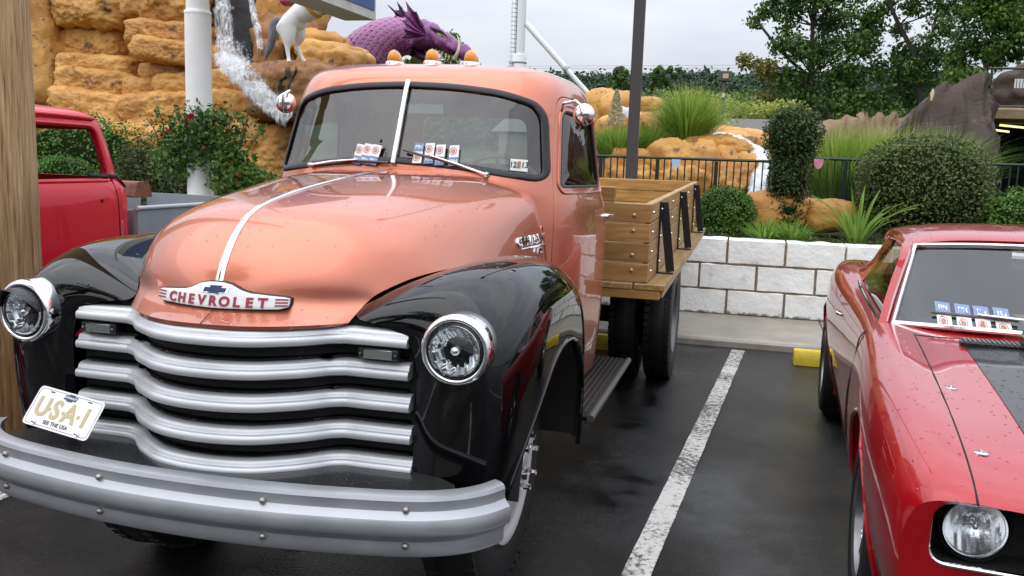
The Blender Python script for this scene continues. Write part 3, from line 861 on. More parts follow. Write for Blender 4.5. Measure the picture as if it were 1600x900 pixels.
# windshield, door windows, rear window
ws_half = [(0,1.505),(.25,1.492),(.48,1.463),(.628,1.440),(.588,1.715),(.550,1.768),(.42,1.808),(.2,1.832),(0,1.838)]
ws = rounded(ws_half + [(-x, z) for x, z in ws_half[-2:0:-1]], [.0,.1,.08,.06,.05,.06,.1,.1,0, .1,.1,.06,.05,.06,.08,.1], 6)
sw = rounded([(1.42,1.412),(2.10,1.405),(2.04,1.735),(1.545,1.752)], [.03,.05,.07,.06], 7)
rw = rounded([(-.30,1.50),(.30,1.50),(.29,1.74),(-.29,1.74)], .06, 7)
shell = boolean(shell, [MB().prism(ws, .9, 1.62), MB().prism(sw, -1.2, 1.2, 'x'), MB().prism(rw, 2.15, 2.7)])
do = rounded([(1.33,.64),(2.205,.64),(2.220,1.36),(2.125,1.795),(1.52,1.815),(1.33,1.36)], [.05,.05,.08,.1,.08,.25], 7)
dcut = [MB().prism(inset(do, .0045), .28 * s, 1.2 * s, 'x') for s in (1, -1)]
doors = []
for s, c in zip((1, -1), dcut):
    dm = boolean(shell.copy(), [c], 'INTERSECT')
    d = fin('door', dm, COPPER, truck, True, 35); doors.append(d)
cabm = boolean(shell, [MB().prism(do, .28 * s, 1.2 * s, 'x') for s in (1, -1)])
cab = fin('cab', cabm, COPPER, truck, True, 35)
# door gap shows dark rubber behind it
for s, d in zip((1, -1), doors):
    pts = [(s * (cab_side(y, z) - .024), y, z) for y, z in resample(do, .03)]; pts.append(pts[0])
    MB().tube(pts, .007, 6, False).obj('door_seal', GASKET, d)
    # side glass and its rubber
    gl = inset(sw, -.003)
    n = len(gl); cy, cz = sum(p[0] for p in gl) / n, sum(p[1] for p in gl) / n
    V = []
    for k in (1, .7, .35, 0.001):
        for y, z in gl:
            Y, Z = cy + (y - cy) * k, cz + (z - cz) * k
            V.append((s * (cab_side(Y, Z) - .012), Y, Z))
    mesh_obj('door_window', V, grid_faces(4, n, True), GLASS, d)
    pts = [(s * (cab_side(y, z) - .006), y, z) for y, z in resample(inset(sw, .004), .02)]; pts.append(pts[0])
    MB().tube(pts, .0075, 8, False).obj('window_rubber', GASKET, d)
    # outer raised window frame
    pts = [(s * (cab_side(y, z) + .001), y, z) for y, z in resample(inset(sw, -.022), .02)]; pts.append(pts[0])
    MB().tube(pts, .006, 8, False).obj('window_moulding', COPPER, d)
    # vent-window divider
    # handle
    hy, hz = 2.06, 1.262; hx = cab_side(hy, hz)
    hb = MB(); hb.lathe([(.0001, .03), (.012, .028), (.013, 0)], (s * hx, hy, hz), 'x', 14) if s > 0 else hb.lathe([(.0001, -.03), (.012, -.028), (.013, 0)], (s * hx, hy, hz), 'x', 14)
    hb.tube([(s * (hx + .028), hy - .02, hz), (s * (hx + .034), hy + .03, hz + .001), (s * (hx + .034), hy + .09, hz + .002), (s * (hx + .03), hy + .12, hz)], [.011, .010, .009, .006], 10)
    hb.obj('door_handle', CHROME, d)
# windshield gasket, two panes and the centre bar
def ws_pt(x, z, off=0.0): return Vector((x, cab_front(x, z) - off, z))
go = resample(ws, .02); n = len(go)
V = []
gprof = [(-.008, -.010), (-.009, .004), (-.004, .010), (.005, .0105), (.013, .008), (.0175, .002), (.017, -.012)]
for (ins, off) in gprof:
    for x, z in inset(go, ins): V.append(ws_pt(x, z, off))
mesh_obj('windshield_gasket', V, grid_faces(len(gprof), n, True), GASKET, cab, True, 50)
for s in (1, -1):
    hp = [(abs(x), z) for x, z in inset(go, .006) if x * s > .004]
    hp.sort(key=lambda p: atan2(p[1] - 1.65, p[0] - .25))
    hp = [(0.004, 1.50), ] + [] if False else hp
    top = max(p[1] for p in hp if p[0] < .05); bot = min(p[1] for p in hp if p[0] < .05)
    hp = [p for p in hp] + [(.003, bot + (top - bot) * k / 12) for k in range(13)]
    hp.sort(key=lambda p: atan2(p[1] - 1.65, p[0] - .25)); n = len(hp); V = []
    for k in (1, .75, .5, .25, .001):
        for x, z in hp:
            X, Z = .25 + (x - .25) * k, 1.65 + (z - 1.65) * k
            V.append(ws_pt(s * X, Z, -.006))
    mesh_obj('windshield_pane', V, grid_faces(5, n, True), GLASS, cab)
zz = np.linspace(1.494, 1.848, 14)
MB().tube([ws_pt(0, z, .012) for z in zz], .0125, 12).obj('windshield_bar', CHROME_W, cab)
V = [(x, 2.385 if abs(x) < .3 else 2.36, z) for x, z in rw]
c_ = MB(); n = len(rw)
V = []
for k in (1.02, .5, .001):
    for x, z in rw: V.append((x * k, cab_par(z)[3] - .012, 1.605 + (z - 1.605) * k))
mesh_obj('rear_window', V, grid_faces(3, n, True), GLASS, cab)
# cab inside: seat, dash, wheel, mirror
seat = MB().box((0, 1.98, .92), (1.30, .50, .16), bev=.05).box((0, 2.22, 1.18), (1.30, .14, .46), Matrix.Rotation(radians(-10), 3, 'X'), bev=.05).obj('seat', INTERIOR, truck)
dash = MB().box((0, 1.40, 1.36), (1.20, .16, .18), bev=.04).obj('dashboard', mat_once('dash_paint', (.10, .05, .03), .5), truck)
MB().box((0, 1.9, .55), (1.42, .95, .03)).obj('cab_floor', DARK, truck)
st = MB(); Rw = Matrix.Rotation(radians(-58), 3, 'X')
pts = [Vector((.36, 1.58, 1.38)) + Rw @ Vector((.19 * cos(a), .19 * sin(a), 0)) for a in np.linspace(0, 2 * pi, 33)]
st.tube(pts, .011, 8, False); st.tube([(.36, 1.58, 1.38), (.36, 1.40, 1.27)], .018, 8)
for a in (.5, 2.6, 4.7): st.tube([Vector((.36, 1.58, 1.38)), Vector((.36, 1.58, 1.38)) + Rw @ Vector((.19 * cos(a), .19 * sin(a), 0))], .008, 6)
st.obj('steering_wheel', mat_once('ivory', (.25, .22, .16), .4), truck)
rv = MB().box((.045, 1.40, 1.735), (.17, .018, .055), bev=.008).obj('rear_view_mirror', mat_once('mirror_back', (.45, .47, .47), .3, .6), truck)
MB().tube([(.03, 1.40, 1.76), (.0, 1.345, 1.80)], .006, 8).obj('mirror_stem', CHROME, rv)
# roof marker lamps
for x, dy in ((-.187, .0), (0, 0), (.187, .0)):
    y0 = 1.60
    zr = float(np.interp(y0, CPs[60:, 2][np.argsort(CPs[60:, 2])], CPs[60:, 0][np.argsort(CPs[60:, 2])])) - .003 - .06 * x * x
    zr = 1.9475 - .10 * x * x
    lp = MB(); ring = []
    for k in range(28):
        a = 2 * pi * k / 28; ring.append((.040 * cos(a), .060 * sin(a) + .01 + (.02 if sin(a) > 0 else 0) * sin(a)))
    V = []
    for sc_, h in ((1.06, -.012), (1.06, .006), (1.0, .014), (.9, .016)):
        for a, b in ring: V.append((x + a * sc_, y0 + b * sc_, zr + h))
    lo = mesh_obj('marker_lamp', V, grid_faces(4, 28, True), CHROME, truck)
    V = []
    for i in range(9):
        t = i / 8; h = .014 + .056 * t; k = max(0, 1 - t ** 2.2) ** .55 * .88
        for a, b in ring: V.append((x + a * k * .92, y0 - .006 + (b - .01) * k * .85 + .012 - .012 * t, zr + h))
    mesh_obj('amber_lens', V, grid_faces(9, 28, True), AMBER, lo)
# door mirrors
for s in (1, -1):
    c = Vector((.745, 1.45, 1.728)) if s > 0 else Vector((-.668, 1.45, 1.752))
    R = Matrix.Rotation(radians(-8) * s, 3, 'Z')
    m_ = MB().lathe([(.0001, -.022), (.018, -.020), (.034, -.014), (.044, -.004), (.048, .006), (.048, .012), (.044, .014)], c, 'y', 32, R).obj('door_mirror', CHROME, truck)
    MB().lathe([(.044, .013), (.0001, .0135)], c, 'y', 32, R).obj('mirror_glass', mat_once('mirror', (.8, .82, .82), .02, 1.0), m_)
    a = Vector((s * .645, 1.47, 1.742))
    MB().tube([a, Vector((s * .66, 1.44, 1.772)), c + Vector((-s * .03, -.02, .055)), c + Vector((-s * .008, -.03, .038)), c + Vector((0, -.026, .0))], .0065, 8).obj('mirror_arm', CHROME, m_)
    MB().lathe([(.0001, -.03), (.009, -.028), (.010, -.018)], c, 'y', 10, R).obj('mirror_bolt', STEEL, m_)
# wipers
for pv, tip, bl in (((.405, 1.462), (.165, 1.532), [(.285, 1.494), (.04, 1.552)]), ((-.393, 1.474), (-.16, 1.505), [(-.26, 1.502), (-.02, 1.497)])):
    w = MB(); P0 = ws_pt(pv[0], pv[1], .02)
    w.lathe([(.0001, -.028), (.010, -.026), (.0125, -.018), (.0125, .03)], ws_pt(pv[0], pv[1], 0), 'y', 14)
    w.tube([P0, P0.lerp(ws_pt(*tip, .03), .5) + Vector((0, -.012, .004)), ws_pt(*tip, .028)], [.006, .005, .004], 8)
    wo = w.obj('wiper', CHROME_W, truck)
    b0, b1 = ws_pt(*bl[0], .018), ws_pt(*bl[1], .018)
    MB().tube([b0, b0.lerp(b1, .5) + Vector((0, -.004, 0)), b1], .0055, 6).obj('wiper_blade', mat_once('blade', (.10, .08, .075), .4, .3), wo)
# cowl side badge and vent trim
BADGE_CH = CHROME
def hood_side(y, z):
    best = None
    for i in range(HG.shape[0]):
        pass
    pts = HG[:, 31:, :].reshape(-1, 3); d = (pts[:, 1] - y) ** 2 + (pts[:, 2] - z) ** 2
    k = np.argsort(d)[:4]; w = 1 / (d[k] + 1e-6); return float((pts[k, 0] * w).sum() / w.sum())
for s_, size, y0, z0 in (('CHEVROLET', .052, 1.13, 1.205), ('4400', .034, 1.20, 1.158)):
    tv, tf = text_mesh(s_, size, .004, .0012)
    mesh_obj('side_badge', [(hood_side(y0 + v[0] * 1.15, z0 + v[1]) + .004 + v[2], y0 + v[0] * 1.15, z0 + v[1]) for v in tv], tf, BADGE_CH, hood, False)
P = [(hood_side(y, 1.187) + .005, y, 1.180) for y in np.linspace(.99, 1.28, 10)]
MB().tube(P, .004, 6).obj('badge_underline', CHROME, hood)
vq = rounded([(1.255, 1.085), (1.30, 1.085), (1.285, 1.255), (1.262, 1.255)], .018, 5)
pts = [(hood_side(y, z) + .002, y, z) for y, z in resample(vq, .02)]; pts.append(pts[0])
MB().tube(pts, .0045, 6, False).obj('cowl_vent_trim', COPPER, hood)
pts = [(x * s_, y, z + .001) for s_ in (-1,) for x, y, z in HG[-1][::-1]]
MB().tube([tuple(p + np.array((0, -.002, .0015))) for p in HG[-1]], .0035, 6).obj('cowl_seam', GASKET, hood)
# inspection sticker inside the glass, lower corner
STK = mat('sticker', (.72, .76, .70), .5)
q = [(.487, 1.483), (.552, 1.478), (.548, 1.527), (.484, 1.531)]
stk = mesh_obj('inspection_sticker', [ws_pt(x, z, .0005) for x, z in q], [(0, 1, 2, 3)], STK, cab, False)
for s_, u in (('12', .17), ('13', .82)):
    tv, tf = text_mesh(s_, .033, 0, .001)
    pts = []
    for v in tv:
        x = .486 + u * .066 + v[0] * .8; z = 1.505 + v[1]; pts.append(ws_pt(x, z, .002))
    mesh_obj('sticker_number', pts, tf, INK, cab, False)
mesh_obj('sticker_emblem', [ws_pt(x, z, .002) for x, z in ((.512, 1.494), (.525, 1.493), (.525, 1.520), (.512, 1.521))], [(0, 1, 2, 3)], mat_once('sticker_red', (.35, .14, .10), .5), cab, False)

# ---- wheels
def tyre_prof(r, w):
    h = w / 2
    return [(r * .60, -h * .78), (r * .70, -h * .98), (r * .82, -h), (r * .92, -h * .95), (r * .97, -h * .86), (r, -h * .70), (r, h * .70), (r * .97, h * .86), (r * .92, h * .95), (r * .82, h), (r * .70, h * .98), (r * .60, h * .78)]
def truck_wheel(c, r, w, s, front, front_sub=True):
    t = MB().lathe(tyre_prof(r, w), c, 'x', 56).obj('wheel', RUBBER, truck, True, 60)
    tr = MB()
    for k in range(56):
        a = 2 * pi * k / 56
        for q in (-1, 1):
            R = Matrix.Rotation(a, 3, 'X') ; off = (k % 2) * .01
            tr.box(Vector(c) + R @ Vector((q * w * .36, 0, r - .002)), (w * .2, r * .085, .014), R)
    tr.obj('tread', RUBBER, t, False); t.children[0]['kind'] = 'stuff'
    h = s * w / 2
    if front:
        MB().lathe([(r * .64, h * .86), (r * .63, h * 1.02), (r * .59, h * 1.06), (r * .55, h * .98), (r * .52, h * .94), (r * .42, h * 1.02), (r * .36, h * 1.10), (r * .31, h * 1.22), (r * .27, h * 1.26), (0.0001, h * 1.26)], c, 'x', 40).obj('rim', mat_once('wheel_silver', (.66, .66, .67), .38, .2), t)
        for k in range(6):
            a = 2 * pi * k / 6 + .3
            MB().lathe([(.0001, h * 1.25 + s * .05), (.011, h * 1.25 + s * .048), (.011, h * 1.25 + s * .022), (.015, h * 1.25 + s * .020), (.015, h * 1.2)], (c[0], c[1] + .088 * cos(a), c[2] + .088 * sin(a)), 'x', 6).obj('lug_nut', CHROME, t, False)
        MB().lathe([(.0001, h * 1.25 + s * .028), (.03, h * 1.25 + s * .022), (.040, h * 1.2)], c, 'x', 20).obj('hub', SILVER, t)
    else:
        MB().lathe([(r * .62, h * .80), (r * .60, h * .95), (r * .57, h * .85), (r * .54, h * .3), (r * .50, -h * .1), (r * .3, -h * .2), (r * .28, h * .25), (.0001, h * .3)], c, 'x', 40).obj('rim', mat_once('rear_rim_grey', (.16, .16, .165), .45, .4), t)
    return t
for s in (1, -1):
    truck_wheel((s * .615, .58, .470), .47, .19, s, True)
    truck_wheel((s * .905, 4.10, .45), .45, .19, s, False)
    truck_wheel((s * .665, 4.10, .45), .45, .19, s, False)
MB().tube([(-.62, .60, .43), (.62, .60, .43)], .045, 10).obj('front_axle', DARK, truck)
MB().tube([(-.85, 4.07, .43), (-.25, 4.07, .43), (-.15, 4.07, .43), (.15, 4.07, .43), (.25, 4.07, .43), (.85, 4.07, .43)], [.06, .06, .17, .17, .06, .06], 14).obj('rear_axle', DARK, truck)
for s in (-1, 1): MB().box((s * .40, 3.15, .62), (.07, 5.9, .16)).obj('chassis_rail', DARK, truck)
MB().box((0, .55, .80), (.75, 1.0, .5)).obj('engine_block', DARK, truck)
# running boards: ribbed rubber on a steel step
RIB = mat('ribbed_rubber', (.012, .010, .010), .6, spec=.2)
for s in (1, -1):
    rb = MB().box((s * .785, 1.80, .462), (.19, 1.16, .03), bev=.01).obj('running_board', RIB, truck)
    for k in range(7):
        MB().box((s * (.705 + k * .024), 1.80, .4795), (.0055, 1.12, .008)).obj('rib', mat_once('rib_worn', (.05, .045, .043), .5, spec=.3), rb, False)
    MB().tube([(s * .88, 1.20, .466), (s * .882, 2.39, .466)], .016, 10).obj('edge_trim', mat_once('worn_steel', (.10, .10, .10), .5, .4), rb)

# ---- timber bed (own small yaw and rise, measured from the photograph)
WOOD = None
def wood(name, c1, c2, sc=(1, 9, 9), rough=.5, knots=True, grey=0):
    m, N, L, b = newmat(name)
    tc = N.new('ShaderNodeTexCoord'); mp = N.new('ShaderNodeMapping'); mp.inputs['Scale'].default_value = sc
    L.new(tc.outputs['Object'], mp.inputs[0])
    oi = N.new('ShaderNodeObjectInfo'); ad = N.new('ShaderNodeVectorMath'); ad.operation = 'ADD'
    mm = N.new('ShaderNodeVectorMath'); mm.operation = 'SCALE'; mm.inputs['Scale'].default_value = 37.0
    L.new(oi.outputs['Random'], mm.inputs[0]); L.new(mp.outputs[0], ad.inputs[0]); L.new(mm.outputs[0], ad.inputs[1])
    n = N.new('ShaderNodeTexNoise'); n.inputs['Scale'].default_value = 3.2; n.inputs['Detail'].default_value = 8; n.inputs['Distortion'].default_value = .6
    L.new(ad.outputs[0], n.inputs['Vector'])
    r = N.new('ShaderNodeValToRGB'); r.color_ramp.elements[0].position = .32; r.color_ramp.elements[1].position = .68
    r.color_ramp.elements[0].color = (*c1, 1); r.color_ramp.elements[1].color = (*c2, 1)
    L.new(n.outputs['Fac'], r.inputs[0])
    hv = N.new('ShaderNodeHueSaturation'); mr = N.new('ShaderNodeMapRange'); mr.inputs['To Min'].default_value = .82; mr.inputs['To Max'].default_value = 1.15
    L.new(oi.outputs['Random'], mr.inputs['Value']); L.new(mr.outputs[0], hv.inputs['Value']); L.new(r.outputs[0], hv.inputs['Color'])
    L.new(hv.outputs[0], b.inputs['Base Color']); b.inputs['Roughness'].default_value = rough
    bp = N.new('ShaderNodeBump'); bp.inputs['Strength'].default_value = .25; bp.inputs['Distance'].default_value = .006
    L.new(n.outputs['Fac'], bp.inputs['Height']); L.new(bp.outputs[0], b.inputs['Normal'])
    return m
OAKX = wood('oiled_board_across', (.27, .140, .040), (.44, .255, .085), (1, 9, 9), .42)
OAKY = wood('oiled_board_along', (.29, .165, .055), (.46, .290, .115), (9, 1, 9), .42)
BR = Matrix.Rotation(radians(-.42), 3, 'Z') @ Matrix.Rotation(radians(1.0), 3, 'X')
BO = Vector((0, 2.47, .80))
bed = bpy.data.objects.new('bed', None); bed.location = (0, 2.47, .80); COL.objects.link(bed); attach(bed, truck)
def bl(x, y, z): return BO + BR @ Vector((x, y - 2.47, z - .80))
def bedbox(name, c, size, mt, bev=.004):
    o = MB().box((0, 0, 0), size, bev=bev).obj(name, mt, None, False)
    o.matrix_world = Matrix.Translation(bl(*c)) @ BR.to_4x4()
    o.parent = bed; 
    o.matrix_parent_inverse = (Matrix.Translation(bed.location)).inverted() if False else (truck.matrix_basis @ bed.matrix_parent_inverse @ bed.matrix_basis).inverted()
    return o
LB = 3.82
for k in range(12):
    bedbox('floor_plank', (-1.05 + 2.1 * (k + .5) / 12, 2.47 + LB / 2, .862), (2.1 / 12 - .006, LB, .034), OAKY)
bedbox('front_sill', (0, 2.50, .819), (2.04, .05, .050), OAKX)
for s in (-1, 1): bedbox('side_rail', (s * 1.0, 2.53 + LB / 2, .8175), (.06, LB - .06, .05), OAKY)
for k in range(5): bedbox('cross_member', (0, 3.0 + k * .75, .80), (1.9, .08, .08), OAKX)
def bolt(c, n_, r=.011, mt=None):
    o = MB().lathe([(.0001, .010), (r * .6, .0085), (r, .004), (r, 0)], (0, 0, 0), 'z', 10).obj('bolt', mt or STEEL_B, None)
    q = Vector(n_).to_track_quat('Z', 'Y').to_matrix()
    o.matrix_world = Matrix.Translation(bl(*c)) @ (BR @ q).to_4x4()
    o.parent = bed; o.matrix_parent_inverse = (truck.matrix_basis @ bed.matrix_parent_inverse @ bed.matrix_basis).inverted()
STEEL_B = mat('brass_bolt', (.42, .30, .16), .4, .6, var=.2, vscale=40)
z0 = .882
for k in range(4):
    zc = z0 + .054 + k * .1085
    bedbox('headboard_plank', (0, 2.515, zc), (1.90, .045, .103), OAKX)
    for x in (.86, .45, -.45, -.86): bolt((x, 2.4925, zc + .012 * (-1) ** k), (0, -1, 0))
    bedbox('tail_plank', (0, 2.47 + LB - .05, zc), (1.80, .04, .103), OAKX)
    for s in (-1, 1):
        bedbox('side_plank', (s * .930, 2.54 + (LB - .10) / 2, zc), (.042, LB - .13, .103), OAKY)
        for y in (2.60, 3.75, 5.1): bolt((s * .951, y, zc), (s, 0, 0), .009, CHROME_W)
bedbox('headboard_plank', (0, 2.515, z0 + .054 + 4 * .1085 - .012), (1.50, .045, .08), OAKX)
# bracing brackets of black flat bar
BRK = mat('bracket_black', (.009, .009, .010), .35, 0, bump=.15, bscale=60)
for s in (-1, 1):
    for y in (2.95, 4.32, 5.75):
        b = MB()
        def bb(p, q, w, t):
            p, q = Vector(p), Vector(q); d = (q - p); L_ = d.length
            R = d.to_track_quat('Z', 'Y').to_matrix()
            b.box((p + q) / 2, (t, w, L_), None if False else Matrix([[1,0,0],[0,1,0],[0,0,1]]) if abs(d.x) < 1e-6 else Matrix.Rotation(atan2(d.x, d.z), 3, 'Y'))
        bb((s * .957, y - .02, .888), (s * .957, y - .02, 1.305), .020, .010)
        bb((s * .972, y, 1.30), (s * 1.030, y, .892), .010, .050)
        b.box((s * 1.0, y, .8835), (.10, .05, .007))
        o = b.obj('stake_bracket', BRK, None, False)
        o.data.transform(Matrix.Translation(BO) @ BR.to_4x4() @ Matrix.Translation(-BO)); attach(o, bed)
        for z in (.95, 1.10, 1.26): bolt((s * .961, y, z), (s, 0, 0), .009, CHROME_W)
# ---- raffle cards tucked under the wipers
CARDW = mat('card_white', (.80, .79, .77), .5); CARDB = mat('card_blue', (.16, .23, .42), .5); CARDR = mat('card_red', (.45, .16, .12), .5)
def card(x, z, w, h, tilt, flipud, label, grp, place):
    R = Matrix.Rotation(tilt, 2)
    def P(u, v, o): 
        q = R @ Vector((u, v)); return place(x + q.x, z + q.y, o)
    V = [P(-w/2, -h/2, 0), P(w/2, -h/2, 0), P(w/2, h/2, 0), P(-w/2, h/2, 0), P(-w/2, -h/2, .0012), P(w/2, -h/2, .0012), P(w/2, h/2, .0012), P(-w/2, h/2, .0012)]
    c = mesh_obj('raffle_card', V, [(3, 2, 1, 0), (4, 5, 6, 7), (0, 1, 5, 4), (1, 2, 6, 5), (2, 3, 7, 6), (3, 0, 4, 7)], CARDW, None, False)
    setp(c, label, 'card', grp)
    f = -1 if flipud else 1
    a, b_ = (-h/2, -h*.08) if not flipud else (h*.08, h/2)
    mesh_obj('blue_panel', [P(-w/2, a, .0018), P(w/2, a, .0018), P(w/2, b_, .0018), P(-w/2, b_, .0018)], [(0, 1, 2, 3)], CARDB, c, False)
    tv, tf = text_mesh('PIN', h * .26, 0, .0004)
    mesh_obj('lettering', [P(v[0] * .95, (a + b_) / 2 + v[1] * 1.0, .0024) for v in tv], tf, CARDW, c, False)
    n = 20; cc = (0, f * h * .22)
    for r0, r1 in ((h * .15, h * .185), (h * .03, h * .10)):
        V = [P(cc[0] - .1 * w + r0 * cos(t), cc[1] + r0 * sin(t), .002) for t in np.linspace(0, 2*pi, n)] + [P(cc[0] - .1 * w + r1 * cos(t), cc[1] + r1 * sin(t), .002) for t in np.linspace(0, 2*pi, n)]
        mesh_obj('round_mark', V, [(i, i+1, n+i+1, n+i) for i in range(n-1)], CARDR, c, False)
    return c
def on_ws(x, z, o): return ws_pt(x, z, .009 + o)
gl_ = 'raffle cards under the truck wipers'
for i, (x, z, t, fl) in enumerate(((-.165, 1.527, -.14, False), (-.128, 1.530, -.14, False), (-.088, 1.527, -.16, False), (.105, 1.541, .02, True), (.155, 1.541, .06, False), (.203, 1.536, .05, False), (.262, 1.535, .08, False))):
    nm = ['leftmost of three cards under the far wiper', 'middle of three cards under the far wiper', 'last of three cards under the far wiper, by the bar', 'upside-down blue-topped card beside the windshield bar', 'second card from the bar under the near wiper', 'third card from the bar under the near wiper', 'card farthest from the bar under the near wiper'][i]
    card(x, z, .040, .085, t, fl, 'white and blue ' + nm if not nm.startswith('upside') else 'white ' + nm, gl_, lambda a, b, o, i=i: on_ws(a, b, o + i * .0016))
# ================================================================ red muscle car
CA = radians(-2.2); CO = Vector((2.75, -.25, 0)); CM = Matrix.Translation(CO) @ Matrix.Rotation(CA, 4, 'Z')
car = thing('muscle_car', (2.75, -.25, 0), 'red muscle car with black hood stripes parked beside the flatbed truck', 'car'); car.rotation_euler = (0, 0, CA)
def cpart(o, parent=None):
    """o's mesh is in car coordinates"""
    o.parent = parent or car; o.matrix_parent_inverse = Matrix.Identity(4); return o
Y = [.10, .20, .50, 1.0, 1.6, 2.2, 2.8, 3.3, 3.72, 4.25, 4.72]
def R_(y, zs, xs): return [(x, y + dy, z) for x, z, dy in zip(xs, zs, [0] * 9)]
rowsC = [
 [(0,.06,.735),(.35,.07,.74),(.60,.085,.745),(.72,.095,.75),(.80,.11,.742),(.845,.14,.705),(.868,.16,.62),(.86,.17,.50),(.82,.18,.36)],
 [(0,.17,.772),(.35,.18,.776),(.60,.19,.780),(.72,.20,.785),(.805,.21,.780),(.862,.23,.735),(.888,.24,.63),(.876,.25,.48),(.83,.26,.32)],
 [(0,.50,.818),(.35,.50,.820),(.60,.50,.822),(.72,.50,.832),(.815,.50,.830),(.880,.50,.778),(.910,.50,.645),(.892,.50,.45),(.84,.50,.27)],
 [(0,1.0,.865),(.35,1.0,.865),(.60,1.0,.862),(.72,1.0,.872),(.818,1.0,.872),(.888,1.0,.815),(.922,1.0,.655),(.895,1.0,.44),(.845,1.0,.24)],
 [(0,1.6,.905),(.35,1.6,.902),(.60,1.6,.895),(.72,1.6,.900),(.805,1.6,.900),(.872,1.6,.845),(.905,1.6,.655),(.895,1.6,.43),(.85,1.6,.22)],
 [(0,2.2,.905),(.35,2.2,.905),(.60,2.2,.905),(.71,2.2,.908),(.785,2.2,.908),(.862,2.2,.850),(.900,2.2,.655),(.895,2.2,.43),(.85,2.2,.22)],
 [(0,2.8,.905),(.35,2.8,.905),(.60,2.8,.908),(.71,2.8,.915),(.785,2.8,.918),(.868,2.8,.860),(.905,2.8,.660),(.895,2.8,.43),(.85,2.8,.22)],
 [(0,3.3,.915),(.35,3.3,.918),(.60,3.3,.925),(.71,3.3,.942),(.800,3.3,.948),(.888,3.3,.885),(.920,3.3,.680),(.900,3.3,.44),(.85,3.3,.23)],
 [(0,3.72,.925),(.35,3.72,.928),(.60,3.72,.938),(.71,3.72,.955),(.805,3.72,.960),(.895,3.72,.890),(.922,3.72,.685),(.90,3.72,.45),(.85,3.72,.25)],
 [(0,4.25,.925),(.35,4.25,.925),(.60,4.25,.930),(.70,4.25,.938),(.785,4.25,.932),(.860,4.25,.865),(.890,4.25,.665),(.875,4.25,.46),(.83,4.25,.30)],
 [(0,4.74,.88),(.35,4.73,.88),(.58,4.72,.88),(.67,4.70,.875),(.745,4.68,.865),(.805,4.65,.80),(.835,4.63,.64),(.825,4.62,.48),(.79,4.61,.36)],
]
fullC = [[(-p[0], p[1], p[2]) for p in r[:0:-1]] + r for r in rowsC]
CG = spline_patch(fullC, 110, 81)
def car_top(x, y):
    pts = CG[:, 22:59, :].reshape(-1, 3); d = (pts[:, 0] - x) ** 2 + (pts[:, 1] - y) ** 2
    k = np.argsort(d)[:4]; w = 1 / (d[k] + 1e-6); return float((pts[k, 2] * w).sum() / w.sum())
nu, nv = 110, 81
V = [tuple(p) for p in CG.reshape(-1, 3)]; F = grid_faces(nu, nv)
# close the bottom and the ends so that openings can be cut
F += [tuple(i * nv for i in range(nu)) + tuple(i * nv + nv - 1 for i in range(nu - 1, -1, -1))] if False else [(i * nv, (i + 1) * nv, (i + 1) * nv + nv - 1, i * nv + nv - 1) for i in range(nu - 1)]
F += [tuple(range(nv)), tuple((nu - 1) * nv + k for k in range(nv - 1, -1, -1))]
body = raw(V, F)
cut = []
for yy, r in ((1.0, .365), (3.72, .36)):
    for s in (-1, 1): cut.append(MB().lathe([(0.0001, s * .60), (r, s * .60), (r, s * 1.1), (.0001, s * 1.1)], (0, yy, .34), 'x', 48))
cut.append(MB().box((0, 2.62, .92), (1.40, 1.75, .50), bev=.12))                     # cabin well
nose = rounded([(-.805, .565), (.805, .565), (.805, .71), (.775, .737), (-.775, .737), (-.805, .71)], [.05, .05, .04, .05, .05, .04], 6)
cut.append(MB().prism(nose, -.2, .275))
body = boolean(body, cut)
carb = cpart(fin('body', body, REDP, None, True, 32))
# wheel-arch flares
for yy, r in ((1.0, .372), (3.72, .367)):
    for s in (-1, 1):
        P = []
        for k in range(29):
            a = radians(-22) + radians(224) * k / 28
            y, z = yy + r * cos(a), .34 + r * sin(a)
            x = max(.84, float(np.interp(z, [.24, .44, .655, .80], [.845, .895, .918, .89]))) 
            P.append((s * x, y, z))
        cpart(MB().tube(P, .011, 8).obj('arch_flare', REDP, None), carb)
        cpart(mesh_obj('wheel_well', [(s * xx, yy + (r - .008) * cos(a), .34 + (r - .008) * sin(a)) for a in np.linspace(radians(-15), radians(195), 22) for xx in (.58, .825)], grid_faces(22, 2), DARK, None), carb)
# nose: black recessed panel, chrome outline, headlights, grille
cpart(MB().box((0, .268, .64), (1.69, .008, .20)).obj('grille_backing', DARK, None), carb)
pts = [(x, .125 + .035 * (abs(x) / .83) ** 2, z) for x, z in resample(nose, .03)]; pts.append(pts[0])
cpart(MB().tube(pts, .0065, 8, False).obj('nose_trim', CHROME, None), carb)
ln_ = inset(resample(nose, .03), .004)
cpart(mesh_obj('nose_liner', [(x, .135 + .035 * (abs(x) / .83) ** 2, z) for x, z in ln_] + [(x, .266, z) for x, z in ln_], [(i, (i + 1) % len(ln_), len(ln_) + (i + 1) % len(ln_), len(ln_) + i) for i in range(len(ln_))], DARK, None), carb)
CGR = mat('car_grille', (.16, .16, .17), .35, .6)
for k in range(7):
    z = .585 + k * .021
    cpart(MB().box((0, .185, z), (1.06, .02, .006)).obj('grille_slat', CGR, None, False), carb)
for k in range(27): cpart(MB().box((-.52 + k * .04, .19, .645), (.004, .014, .145)).obj('grille_bar', CGR, None, False), carb)
